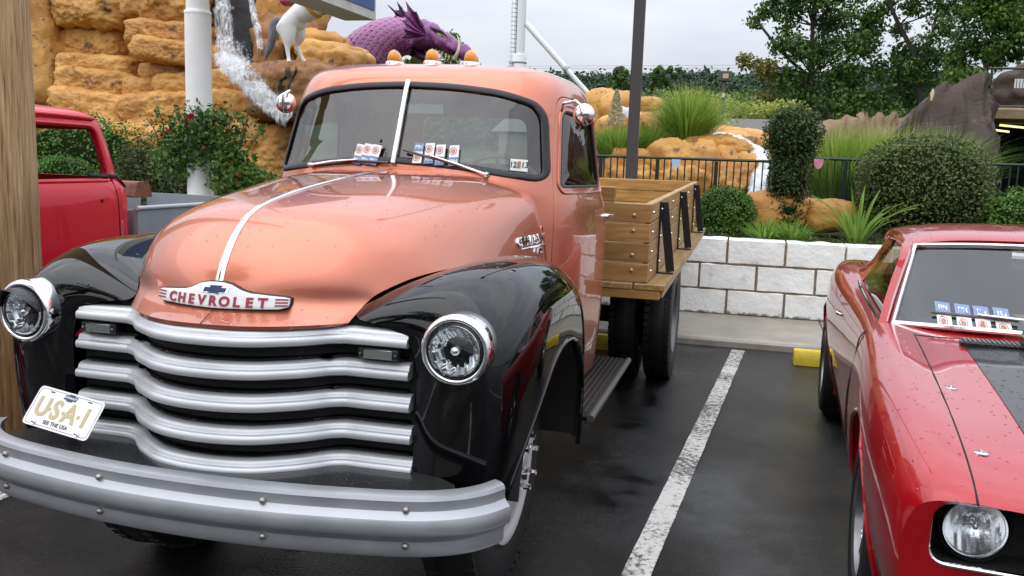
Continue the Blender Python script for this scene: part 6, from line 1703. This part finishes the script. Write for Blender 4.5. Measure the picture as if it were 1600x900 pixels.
# cup-shaped hole markers on the fence
for px, py, c1, c2, lab in ((1056, 255, (.20, .42, .62), (.55, .68, .78), 'blue and white cup-shaped marker on the picket fence'), (1279, 255, (.60, .10, .22), (.75, .45, .52), 'pink cup-shaped marker on the fence beside the topiary')):
    c = at(px, py, 'y', 8.80); k = .0046
    q = [(-14, 10), (14, 10), (13, 0), (9, -9), (3, -14), (-3, -14), (-9, -9), (-13, 0)]
    o = MB().prism(rounded([(c.x + a * k * .85, c.z + b_ * k * 1.05) for a, b_ in q], .01, 3), 8.79, 8.81).obj('hole_marker', mat('marker_' + lab.split()[0], c1, .4, var=.5, vscale=22, dark=c2), None, False); setp(o, lab, 'marker')
# floodlight on its pole
fl = thing('floodlight', at(1128, 205, 'y', 16), 'grey box floodlight on a thin pole before the wooded hill', 'floodlight')
b_, t_ = at(1127, 215, 'y', 16), at(1132, 125, 'y', 16)
FG = mat_once('flood_grey', (.075, .07, .065), .6)
MB().tube([(t_.x, 16, .7), (t_.x, 16, t_.z)], .040, 10).obj('pole', FG, fl); MB().box((t_.x + .01, 16, t_.z + .07), (.26, .16, .20), bev=.015).obj('housing', FG, fl); MB().box((t_.x + .02, 15.91, t_.z + .07), (.11, .012, .09)).obj('lens', mat_once('flood_lens', (.45, .40, .28), .3), fl, False)
MB().box((t_.x, 15.94, t_.z - .30), (.05, .05, .09)).obj('junction_box', mat_once('white_box', (.6, .6, .58), .5), fl)
# long low grey roof beyond
rb = thing('shingled_building', at(1120, 205, 'y', 30), 'long low grey shingled roof beyond the floodlight', 'building')
a, b_ = at(1040, 182, 'y', 31), at(1235, 186, 'y', 31)
MB().add([(a.x - 6, 29, a.z - .75), (b_.x + 6, 29, a.z - .75), (b_.x + 6, 31.5, a.z), (a.x - 6, 31.5, a.z), (a.x - 6, 34, a.z - .75), (b_.x + 6, 34, a.z - .75)], [(0, 1, 2, 3), (3, 2, 5, 4), (0, 3, 4), (1, 5, 2), (0, 4, 5, 1)]).obj('roof', mat('shingle', (.125, .115, .110), .8, var=.25, vscale=6, bump=.4, bscale=20, stretch=(1, 4, 4)), rb, False)
MB().box(((a.x + b_.x) / 2, 31.5, a.z / 2 - .4), (b_.x - a.x + 11.5, 4.6, a.z - .8)).obj('wall', mat_once('low_wall', (.25, .22, .19), .7), rb, False)
# power lines in the sky
for k, (ya, yb_, zz) in enumerate(((104, 101, 0), (107.5, 106, 0), (116, 116, 0))):
    p, q = at(740, ya, 'y', 90), at(1300, yb_, 'y', 90)
    o = MB().tube([p + (p - q) * .4, p, p.lerp(q, .5), q, q + (q - p) * .4], .012, 4).obj('power_line', mat_once('wire', (.10, .10, .11), .6), None); setp(o, ['topmost of the three thin power lines crossing the sky', 'middle of the three thin power lines crossing the sky', 'lowest of the three thin power lines crossing the sky'][k], 'wire', 'power lines')
# ================================================================ vegetation
def unit(v): return v / (np.linalg.norm(v, axis=-1, keepdims=True) + 1e-9)
def leaf_quads(P, Nrm, size, aspect=.55, jit=.9, svar=.4):
    """one folded four-point leaf per row of P"""
    n = len(P); nr = unit(Nrm + rng.normal(0, jit, (n, 3))); r = unit(rng.normal(0, 1, (n, 3)))
    d = unit(np.cross(nr, r)); w = np.cross(nr, d); s = size * (1 + svar * rng.uniform(-1, 1, (n, 1)))
    V = np.empty((n, 4, 3)); V[:, 0] = P - d * s * .5; V[:, 1] = P + w * s * aspect * .5 + nr * s * .08; V[:, 2] = P + d * s * .5; V[:, 3] = P - w * s * aspect * .5 + nr * s * .08
    return V.reshape(-1, 3), np.arange(4 * n).reshape(-1, 4)
def blob_points(c, rad, n, lump=.18, lscale=3.0, depth=(.80, 1.03), boxy=2.0, zmin=None, seed=0):
    d = unit(rng.normal(0, 1, (n, 3)))
    if boxy != 2.0: d = d * ((np.abs(d) ** boxy).sum(1, keepdims=True)) ** (-1 / boxy)
    k = rng.uniform(*depth, (n, 1)) ** .6
    l = np.array([1 + lump * noise.noise(Vector(x * lscale) + Vector((seed, seed, seed))) for x in d])[:, None]
    P = np.asarray(c) + d * np.asarray(rad) * k * l
    return P, unit(d / np.asarray(rad))
def tints(n, P, spread=.35, base=.5, sc=2.0):
    low = np.array([noise.noise(Vector(p) * sc) for p in P[::1]])
    return np.clip(base + .45 * low + rng.normal(0, spread, n), 0, 1)
def foliage_obj(name, parts, mt, parent=None, size=.03, aspect=.55, jit=.9, spread=.3, tsc=2.0, base=.5):
    P = np.concatenate([p for p, q in parts]); Q = np.concatenate([q for p, q in parts])
    V, F = leaf_quads(P, Q, size, aspect, jit); t = np.repeat(tints(len(P), P, spread, base, tsc), 4)
    return quads_obj(name, V, F, mt, parent, False, t)
CORESHADE = mat('painted_core_shade', (.014, .022, .007), .95, spec=0)  # shade inside the foliage painted as one dark colour
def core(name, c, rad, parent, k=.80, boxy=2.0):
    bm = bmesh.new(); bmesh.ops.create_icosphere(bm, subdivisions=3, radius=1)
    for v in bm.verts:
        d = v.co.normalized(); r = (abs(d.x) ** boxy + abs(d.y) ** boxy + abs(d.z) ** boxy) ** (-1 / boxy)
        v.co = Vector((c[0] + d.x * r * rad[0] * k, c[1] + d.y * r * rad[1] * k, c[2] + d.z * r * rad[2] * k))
    me = bpy.data.meshes.new(name); bm.to_mesh(me); bm.free(); return fin(name, me, CORESHADE, parent, True, None)
BOXL = leaf_mat('box_leaf', (.022, .070, .010), (.125, .270, .040), .45); TOPL = leaf_mat('topiary_leaf', (.018, .045, .010), (.085, .130, .028), .5)
HEDL = leaf_mat('hedge_leaf', (.035, .055, .012), (.155, .185, .055), .5); BRNL = leaf_mat('brown_leaf', (.045, .028, .010), (.12, .085, .03), .6)
TREEL = leaf_mat('tree_leaf', (.026, .062, .012), (.130, .230, .045), .5); TREEY = leaf_mat('turning_leaf', (.09, .10, .016), (.25, .22, .05), .5)
HILLL = leaf_mat('wood_leaf', (.020, .046, .024), (.060, .110, .052), .7, .1); ROSEL = leaf_mat('rose_leaf', (.025, .070, .014), (.130, .240, .040), .5); SHRL = leaf_mat('shrub_leaf', (.026, .045, .012), (.125, .145, .038), .55)
GRASSG = leaf_mat('grass_green', (.10, .21, .022), (.30, .48, .085), .5, .4); GRASSY = leaf_mat('grass_yellow', (.24, .30, .05), (.55, .56, .17), .5, .4); LILYL = leaf_mat('lily_leaf', (.09, .19, .02), (.30, .45, .08), .4)
def shrub(name, label, cat, blobs, mt, size, dens, boxy=2.0, jit=.8, lump=.14, lscale=3, stem=None, extra=None, group=None, spread=.28, aspect=.6):
    c0 = blobs[0][0]; t = thing(name, (c0[0], c0[1], min(b_[0][2] - b_[1][2] for b_ in blobs)), label, cat, group); parts = []
    for i, (c, rad) in enumerate(blobs):
        area = 4 * pi * (((rad[0] * rad[1]) ** 1.6 + (rad[0] * rad[2]) ** 1.6 + (rad[1] * rad[2]) ** 1.6) / 3) ** (1 / 1.6)
        n = int(dens * area / (size * size * aspect)); parts.append(blob_points(c, rad, int(n * (1.0 if dens > 1 else 1.7)), lump, lscale, (.72, 1.03) if dens > 1 else (.15, 1.05), boxy, seed=i * 3.1 + c[0]))
        if dens > 1: core('dark_core', c, rad, t, .80, boxy)  # added solid core, painted dark, blocks the view through the leaves
    foliage_obj('foliage', parts, mt, t, size, aspect, jit, spread)
    if stem: MB().tube([(stem[0], stem[1], stem[2]), (stem[0], stem[1], stem[3])], stem[4], 8).obj('stem', mat_once('bark', (.06, .045, .03), .9), t)
    return t
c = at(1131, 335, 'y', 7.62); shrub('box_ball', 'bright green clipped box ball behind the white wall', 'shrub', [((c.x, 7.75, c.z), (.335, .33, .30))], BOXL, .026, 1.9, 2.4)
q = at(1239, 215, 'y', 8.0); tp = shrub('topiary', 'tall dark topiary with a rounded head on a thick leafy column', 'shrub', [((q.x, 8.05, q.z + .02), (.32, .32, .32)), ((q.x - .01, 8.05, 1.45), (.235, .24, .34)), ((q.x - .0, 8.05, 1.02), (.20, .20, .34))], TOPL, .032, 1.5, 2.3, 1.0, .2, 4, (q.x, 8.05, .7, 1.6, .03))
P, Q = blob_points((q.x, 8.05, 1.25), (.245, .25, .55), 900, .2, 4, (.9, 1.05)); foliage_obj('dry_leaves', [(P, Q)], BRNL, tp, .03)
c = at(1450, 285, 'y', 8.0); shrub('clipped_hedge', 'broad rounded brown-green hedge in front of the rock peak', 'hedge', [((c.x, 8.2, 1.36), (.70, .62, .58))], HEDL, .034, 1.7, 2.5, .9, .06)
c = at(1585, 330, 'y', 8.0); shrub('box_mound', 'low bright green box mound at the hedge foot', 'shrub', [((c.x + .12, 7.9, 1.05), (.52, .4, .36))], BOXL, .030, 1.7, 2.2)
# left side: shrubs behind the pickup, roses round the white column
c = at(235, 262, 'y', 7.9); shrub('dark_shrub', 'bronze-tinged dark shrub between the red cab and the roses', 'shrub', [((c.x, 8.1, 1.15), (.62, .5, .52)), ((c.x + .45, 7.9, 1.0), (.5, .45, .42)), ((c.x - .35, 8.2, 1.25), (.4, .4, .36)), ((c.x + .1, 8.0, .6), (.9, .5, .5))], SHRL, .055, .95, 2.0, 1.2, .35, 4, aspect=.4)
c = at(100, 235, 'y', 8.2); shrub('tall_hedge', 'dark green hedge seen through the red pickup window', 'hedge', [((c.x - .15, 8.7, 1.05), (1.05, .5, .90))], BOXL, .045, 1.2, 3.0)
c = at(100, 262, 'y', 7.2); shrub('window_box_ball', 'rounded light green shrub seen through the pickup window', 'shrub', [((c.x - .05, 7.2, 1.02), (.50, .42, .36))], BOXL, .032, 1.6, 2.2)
cx, cy = -4.60, 6.62
rs = shrub('rose_bush', 'climbing rose bush with red blooms round the white column', 'rose bush', [((cx + .34, cy - .15, 1.62), (.34, .28, .40)), ((cx + .05, cy - .22, 1.62), (.27, .18, .32)), ((cx - .24, cy - .12, 1.42), (.28, .25, .30)), ((cx + .48, cy - .1, 1.25), (.32, .3, .32)), ((cx + .72, cy, 1.12), (.32, .3, .26)), ((cx - .15, cy + .2, 1.75), (.3, .2, .25))], ROSEL, .058, .98, 2.0, 1.1, .35, 4, (cx + .3, cy - .1, .3, 1.5, .015), aspect=.6)
STEMM = mat_once('rose_stem', (.05, .06, .02), .7)
for i in range(16):
    a = random.uniform(-1.2, 1.2); p0 = Vector((cx + random.uniform(-.5, .7), cy - .15, 1.5)); p1 = p0 + Vector((random.uniform(-.2, .25), random.uniform(-.1, .1), random.uniform(.25, .5)))
    MB().tube(catmull([p0, p0.lerp(p1, .5) + Vector((.03, 0, .03)), p1], 6), .005, 5).obj('cane', STEMM, rs)
    n = 26; P = np.array([list(p0.lerp(p1, random.uniform(.4, 1.05))) for _ in range(n)]) + rng.normal(0, .035, (n, 3)); foliage_obj('foliage', [(P, rng.normal(0, 1, (n, 3)))], ROSEL, rs, .055)
def bloom(p, r, mt, parent):
    mb = MB()
    for ring, (k, m_, h) in enumerate(((1, 7, 0), (.75, 6, .25), (.45, 5, .45), (.2, 3, .55))):
        for j in range(m_):
            a = 2 * pi * j / m_ + ring * .6; o = Vector((cos(a), sin(a), 0)); tg = Vector((-sin(a), cos(a), 0)); b0 = Vector(p) + Vector((0, 0, r * h))
            mb.add([b0 + o * r * k * .2, b0 + o * r * k * .7 + tg * r * .45 + Vector((0, 0, r * .4)), b0 + o * r * k + Vector((0, 0, r * .6)), b0 + o * r * k * .7 - tg * r * .45 + Vector((0, 0, r * .4))], [(0, 1, 2, 3)])
    o_ = mb.obj('bloom', mt, parent, True, None); return o_
RED = mat('rose_red', (.50, .012, .022), .5); PNK = mat('rose_pink', (.55, .09, .14), .5)
for px, py, r, mt in ((298, 186, .055, RED), (291, 192, .035, RED), (262, 207, .035, PNK), (255, 210, .025, PNK), (383, 176, .03, RED), (373, 276, .028, RED), (372, 288, .022, RED), (318, 233, .03, PNK)):
    bloom(at(px, py, 'y', cy - .42), r, mt, rs)
# grasses
def grass_obj(name, c, n, L0, spread, wid, mt, parent, droop=.6, base_r=.15, up=1.0):
    th = rng.uniform(0, 2 * pi, n); lean = np.abs(rng.normal(0, spread, n)); Ls = L0 * rng.uniform(.55, 1.1, n); br = base_r * np.sqrt(rng.uniform(0, 1, n)); S = 6
    V = np.empty((n, S, 2, 3)); ct, st_ = np.cos(th), np.sin(th)
    for i in range(S):
        t = i / (S - 1); out = br + Ls * (lean * t + droop * lean * t ** 2.6); z = Ls * up * (t - .45 * np.minimum(1.6, lean + .25) * droop * t ** 3)
        w = wid * (1 - t) ** .7 * .5 + .0006
        ctr = np.stack([c[0] + ct * out, c[1] + st_ * out, c[2] + z], 1); pr = np.stack([-st_, ct, np.zeros(n)], 1)
        V[:, i, 0] = ctr - pr * w; V[:, i, 1] = ctr + pr * w
    F = []; b0 = np.arange(n) * S * 2
    F = np.concatenate([np.stack([b0 + 2 * i, b0 + 2 * i + 1, b0 + 2 * i + 3, b0 + 2 * i + 2], 1) for i in range(S - 1)])
    t = np.repeat(np.clip(rng.normal(.5, .28, n), 0, 1), S * 2)
    return quads_obj(name, V.reshape(-1, 3), F, mt, parent, True, t)
def grass_thing(label, c, n, L0, spread, wid, mt, droop=.6, base_r=.15, mt2=None):
    t = thing('ornamental_grass', c, label, 'grass clump', 'ornamental grasses'); grass_obj('blades', c, n, L0, spread, wid, mt, t, droop, base_r)
    if mt2: grass_obj('tops', c, n // 3, L0 * 1.12, spread * .9, wid * .7, mt2, t, droop, base_r)
    return t
def gz(x, y): return terr_z(x, y)
c = at(1072, 232, 'y', 10.6); grass_thing('large fountain of green grass on the orange rock mound', (c.x, 10.6, c.z - .05), 2600, .92, .30, .011, GRASSG, .8, .20, GRASSY)
c = at(968, 240, 'y', 10.2); grass_thing('green grass clump between the cab and the lamp post', (c.x, 10.2, c.z - .1), 1500, .55, .38, .010, GRASSG, .8, .28)
c = at(1022, 236, 'y', 10.4); grass_thing('short green grass clump just behind the lamp post', (c.x - .05, 10.4, c.z - .05), 1000, .50, .40, .010, GRASSG, .8, .2)
for px, lab in ((1308, 'yellow-green grass fountain beside the topiary'), (1352, 'yellow-green grass fountain behind the lily'), (1400, 'yellow-green grass fountain behind the big hedge')):
    c = at(px, 310, 'y', 9.7); grass_thing(lab, (c.x, 9.9, .85), 1900, 1.28, .22, .011, GRASSG, .9, .22, GRASSY)
c = at(1470, 240, 'y', 10.6); g_ = grass_thing('loose green grass in front of the brown rock peak', (c.x, 10.6, 1.1), 1300, 1.15, .34, .009, GRASSG, .9, .25)
pt = at(1457, 145, 'y', 10.6); pb_ = at(1447, 215, 'y', 10.6); MB().tube([pb_, pt], .006, 5).obj('stalk', STEMM, g_); MB().tube([pt + Vector((-.005, 0, -.1)), pt, pt + Vector((.004, 0, .05))], [.012, .024, .006], 8).obj('seed_head', mat_once('seed_cream', (.6, .52, .35), .7), g_)
# pale plume
pl = thing('pampas_plume', at(964, 200, 'y', 13.2), 'pale cream feathery plume among the far orange boulders', 'plume')
P0, P1 = at(962, 196, 'y', 13.2), at(964, 140, 'y', 13.2); n = 2600; t = rng.uniform(0, 1, n); rr = .17 * (1 - t) ** .8 * np.sqrt(rng.uniform(0, 1, n)) + .01; th = rng.uniform(0, 2 * pi, n)
P = np.stack([P0.x + (P1.x - P0.x) * t + rr * np.cos(th), 13.2 + rr * np.sin(th), P0.z + (P1.z - P0.z) * t], 1); foliage_obj('feathers', [(P, rng.normal(0, 1, (n, 3)))], leaf_mat('plume_cream', (.42, .38, .22), (.72, .66, .45), .7), pl, .04, .35)
# broad lily blades: each leaf its own part
ly = thing('lily_plant', at(1335, 376, 'y', 7.12), 'broad-leaved light green lily standing behind the white wall', 'plant'); cb = at(1338, 374, 'y', 7.15); cb.z = .74
for i in range(52):
    a = random.uniform(0, 2 * pi); ln = random.uniform(.36, .74); le = random.uniform(.04, .62); V = []; S = 9
    for k in range(S):
        t = k / (S - 1); out = .03 + ln * (le * t + .5 * le * t ** 2.5); z = ln * (t - .5 * le * t ** 3); w = .0145 * (sin(pi * min(1, t * .85 + .18)) ** .8) + .001
        c_ = cb + Vector((cos(a) * out, sin(a) * out * .6, z)); p = Vector((-sin(a), cos(a), 0)); V += [c_ - p * w, c_ + Vector((0, 0, -.006)), c_ + p * w]
    o = mesh_obj('leaf', V, grid_faces(S, 3), LILYL, ly); at2 = o.data.attributes.new('tint', 'FLOAT', 'POINT'); at2.data.foreach_set('value', [random.uniform(.2, .95)] * len(V))
c = at(1215, 372, 'y', 7.2); t = thing('daylily_tuft', (c.x, 7.2, .75), 'low tuft of grassy daylily leaves on top of the white wall', 'plant'); grass_obj('blades', (c.x - .12, 7.2, .74), 240, .34, .55, .012, GRASSG, t, .9, .10); grass_obj('blades', (c.x + .14, 7.2, .74), 240, .32, .55, .012, GRASSG, t, .9, .10)
gc = thing('ground_cover', (2.2, 7.3, .75), 'low mixed ground cover along the top of the wall', 'ground cover'); gc['kind'] = 'stuff'
n = 5200; P = np.stack([rng.uniform(-1.0, 5.5, n), rng.uniform(6.98, 7.6, n), .76 + np.abs(rng.normal(0, .05, n))], 1); o = foliage_obj('leaves', [(P, np.tile([0, 0, 1.0], (n, 1)))], SHRL, gc, .04, .5, 1.0)
n = 9000; P = np.stack([rng.uniform(-9, -1.0, n), rng.uniform(6.95, 8.4, n), .76 + np.abs(rng.normal(0, .10, n))], 1); o = foliage_obj('leaves', [(P, np.tile([0, 0, 1.0], (n, 1)))], SHRL, gc, .05, .5, 1.0)
c = at(1090, 170, 'y', 15); shrub('yellow_bush', 'yellow-green bush behind the large grass fountain', 'shrub', [((c.x - .25, 15, c.z - .15), (.55, .4, .5)), ((c.x + .35, 15, c.z - .45), (.45, .4, .4))], GRASSY, .06, .7, 2.0, 1.2, .3)
c = at(1160, 168, 'y', 37); shrub('roadside_bush', 'light green bushes in front of the low grey roof', 'shrub', [((c.x - .8, 37, c.z - .1), (.9, .6, .6)), ((c.x + .6, 37, c.z - .2), (1.1, .6, .5)), ((c.x + 1.8, 37, c.z - .15), (1.0, .6, .55))], GRASSY, .14, .8, 2.0, 1.2, .3)
# trees drawn clump by clump
BARK = mat('tree_bark', (.045, .038, .030), .9, var=.3, vscale=5, bump=.6, bscale=14)
def clump_tree(name, label, Yd, trunk, clumps, mt, leaf, dens, turning=(), group='trees beyond the golf course'):
    k = (Yd - CAM_C.y) / CAM_F * 1.03; b0 = at(trunk[0][0][0], trunk[0][0][1], 'y', Yd); t = thing(name, (b0.x, Yd, .8), label, 'tree', group)
    for i, (path, r0, r1) in enumerate((p, r0, r1) for p, r0, r1 in [(tr, .022 * Yd / 3 * (1 if j == 0 else .45), .004 * Yd / 3) for j, tr in enumerate(trunk)]):
        pts = [at(x, y, 'y', Yd) for x, y in path]
        if i == 0: pts = [Vector((pts[0].x, Yd, .6))] + pts
        P = catmull(pts, 14); MB().tube(P, list(np.linspace(r0 * .55, r1, 14)), 8).obj('trunk' if i == 0 else 'limb', BARK, t)
    parts = []; yel = []
    tops = [at(x, y, 'y', Yd) for x, y in trunk[0]]
    for i, (x, y, r) in enumerate(clumps):
        c = at(x, y, 'y', Yd) + Vector((0, random.uniform(-1, 1) * r * k * 1.1, 0)); R = r * k; n = int(dens * r * r)
        pr = []
        for s_ in range(6):
            off = unit(rng.normal(0, 1, (1, 3)))[0] * R * .55; pr.append(blob_points((c.x + off[0], c.y + off[1], c.z + off[2] * .95), (R * .62, R * .62, R * .55), n // 6, .6, 2.4, (.2, 1.2), 2.0, seed=i * 2.7 + s_))
        (yel if i in turning else parts).extend(pr)
        j = min(tops, key=lambda q: (q - c).length + (2 * R if q.z > c.z else 0))
        MB().tube([j, j.lerp(c, .55) + Vector((0, 0, .1 * R)), c], [.035 * R + .02, .02 * R + .012, .008], 5).obj('limb', BARK, t)
    foliage_obj('crown', parts, mt, t, leaf, .6, 1.2, .25, .5)
    if yel: foliage_obj('turning_leaves', yel, TREEY, t, leaf, .6, 1.2, .25, .5)
    return t
clump_tree('shade_tree', 'tall leafy tree with yellowing lower branches beside the topiary', 45, [[(1268, 200), (1267, 115), (1270, 40), (1276, -60)], [(1268, 120), (1230, 90), (1180, 30)], [(1268, 130), (1215, 115), (1160, 98)], [(1268, 150), (1320, 100), (1350, 60)]],
  [(1185,22,20),(1208,6,22),(1238,28,26),(1262,-4,30),(1292,22,34),(1322,0,36),(1350,36,30),(1226,66,22),(1250,90,28),(1290,78,34),(1332,82,34),(1362,72,20),(1168,98,16),(1194,108,22),(1224,122,26),(1260,136,30),(1302,130,34),(1342,126,30),(1372,108,20),(1200,152,22),(1232,166,24),(1270,176,28),(1312,172,28),(1346,165,24),(1240,-34,32),(1292,-44,42),(1342,-40,36),(1212,185,18),(1366,20,16)], TREEL, .20, .95, (12, 13, 19))
clump_tree('leaning_tree', 'forked leafy tree leaning over the brown rock peak', 45, [[(1440, 200), (1437, 140), (1428, 85), (1405, 40), (1388, 0), (1375, -40)], [(1437, 130), (1455, 60), (1470, -10)]],
  [(1392,6,16),(1410,42,16),(1432,16,22),(1458,-12,30),(1414,80,20),(1442,74,26),(1468,50,24),(1456,106,28),(1424,116,24),(1482,88,20),(1492,14,20),(1400,102,14),(1482,124,22),(1430,-50,40),(1480,-60,40),(1400,140,24),(1370,150,22),(1440,140,26)], TREEL, .20, .95)
clump_tree('spreading_tree', 'broad fresh green tree over the cave mouth', 40, [[(1530, 200), (1540, 110), (1556, 40), (1565, -50)], [(1542, 100), (1590, 60), (1625, 20)]],
  [(1512,10,26),(1546,18,34),(1582,8,36),(1530,60,30),(1566,64,32),(1602,48,34),(1552,96,18),(1592,92,14),(1514,96,24),(1494,128,20),(1560,-44,50),(1625,0,50),(1520,130,20),(1630,70,20)], leaf_mat('fresh_tree_leaf', (.024, .062, .010), (.14, .235, .040), .5), .19, 1.1)
c = at(705, 68, 'y', 30); clump_tree('green_tree', 'small green tree peeking out behind the dragon snout', 30, [[(700, 150), (702, 90)]], [(705, 62, 14), (695, 74, 14), (718, 76, 10), (655, 96, 10), (640, 100, 8), (700, 95, 14)], BOXL, .14, 1.3)
for px, w, lab in ((970, 14, 'small thin-topped tree on the ridge beside the lamp post'), (1030, 18, 'wispy spreading tree on the ridge above the grass fountain')):
    clump_tree('ridge_tree', lab, 110, [[(px + 4, 150), (px + 2, 126), (px, 112)]], [(px - 6, 112, 5), (px - 9, 120, 5), (px, 108, 5), (px + 7, 114, 5), (px + 3, 122, 6), (px - 3, 130, 8), (px + 8, 132, 9), (px - 10, 136, 8)] + ([(px + 18, 110, 5), (px + 24, 118, 5), (px + 30, 110, 4)] if w > 15 else []), TREEL, .40, 9)
# wooded hill: one far mass
hs = thing('wooded_hill', at(1100, 180, 'y', 200), 'dark green wooded hillside along the horizon', 'woods'); hs['kind'] = 'stuff'
V = []; xs = np.linspace(-260, 300, 80)
crest = lambda x: 20.0 + 2.5 * noise.noise(Vector((x * .012, 3, 0))) + 1.2 * noise.noise(Vector((x * .04, 7, 0)))
for i, x in enumerate(xs):
    for k, (dy, hz) in enumerate(((-90, -.02), (-60, .18), (-30, .55), (0, .9), (40, .9), (120, 0))): V.append((x, 200 + dy, crest(x) * hz))
mesh_obj('slope', V, grid_faces(80, 6, False, True), mat('hill_floor', (.018, .030, .014), .9, var=.3, vscale=.1), hs, True, None)
parts = []
for i in range(900):
    x = random.uniform(-60, 42); dy = random.choice((-60, -45, -30, -15, 0, 0)) + random.uniform(-6, 6); h = crest(x) * float(np.interp(dy, [-90, -60, -30, 0], [0, .18, .55, .9])); r = random.uniform(2.0, 3.6)
    parts.append(blob_points((x, 200 + dy, h + r * .45), (r, r, r * random.uniform(.7, 1.0)), 110, .3, 2, (.5, 1.05), seed=i))
foliage_obj('canopy', parts, HILLL, hs, .85, .7, 1.0, .22, .08)
parts = []
for i in range(160):
    x = random.choice((random.uniform(-220, -70), random.uniform(60, 260))); r = random.uniform(3, 6); parts.append(blob_points((x, 200, crest(x) * .9 + r * .3), (r, r, r * .8), 60, .3, 2, (.5, 1.05), seed=i))
foliage_obj('canopy', parts, HILLL, hs, 1.5, .7, 1.0, .22, .08)
# nearer dark tree belt at the ridge foot
parts = []
belt = thing('tree_belt', at(1000, 165, 'y', 70), 'belt of darker trees below the wooded ridge', 'woods'); belt['kind'] = 'stuff'
for i in range(170):
    px = random.uniform(880, 1420); c = at(px, random.uniform(158, 182) + (4 if px > 1120 else 0), 'y', 70 + random.uniform(-6, 6)); r = random.uniform(.7, 1.5); parts.append(blob_points(c, (r, r, r * .8), 190, .35, 2, (.4, 1.05), seed=i))
foliage_obj('canopy', parts, TREEL, belt, .30, .65, 1.1, .22, .3)

# ================================================================ what the paintwork mirrors: the building behind the photographer and an added tree
vb = thing('street_building', (0, -26, 0), 'long low building with a dark overhanging roof mirrored in the paintwork', 'building')
MB().box((0, -29, 1.9), (46, 6, 3.8)).obj('wall', mat_once('stucco', (.42, .38, .33), .7), vb, False)
MB().add([(-25, -24.5, 3.7), (25, -24.5, 3.7), (25, -29, 5.6), (-25, -29, 5.6), (25, -33.5, 3.7), (-25, -33.5, 3.7)], [(0, 1, 2, 3), (3, 2, 4, 5), (0, 3, 5), (1, 4, 2), (0, 5, 4, 1)]).obj('roof', mat_once('roof_dark', (.05, .045, .042), .8), vb, False)
for k in range(11): MB().box((-20 + k * 4, -25.97, 1.9), (2.2, .08, 1.7), bev=.01).obj('window', mat_once('dark_pane', (.02, .025, .03), .1), vb, False)

clump_pts = []
mt_ = thing('added_reflection_tree', (-5.5, -8.5, 0), 'broad unseen tree added behind the camera for windshield reflections', 'tree')  # unseen tree, added so glass and paint have something to mirror
MB().tube(catmull([(-5.5, -8.5, 0), (-5.4, -8.5, 3), (-5.6, -8.4, 6.5), (-5.5, -8.5, 9)], 12), list(np.linspace(.26, .06, 12)), 10).obj('trunk', BARK, mt_)
for i in range(26):
    d = unit(rng.normal(0, 1, (1, 3)))[0]; c = Vector((-5.5 + d[0] * 2.6, -8.5 + d[1] * 2.4, 7.6 + d[2] * 2.4)); clump_pts.append(blob_points(c, (1.0, 1.0, .75), 420, .5, 2.2, (.2, 1.1), seed=i))
    MB().tube([(-5.5, -8.5, 5.5), Vector((-5.5, -8.5, 5.5)).lerp(c, .6), c], [.09, .05, .015], 6).obj('limb', BARK, mt_)
foliage_obj('crown', clump_pts, TREEL, mt_, .17, .6, 1.2, .25, .5)
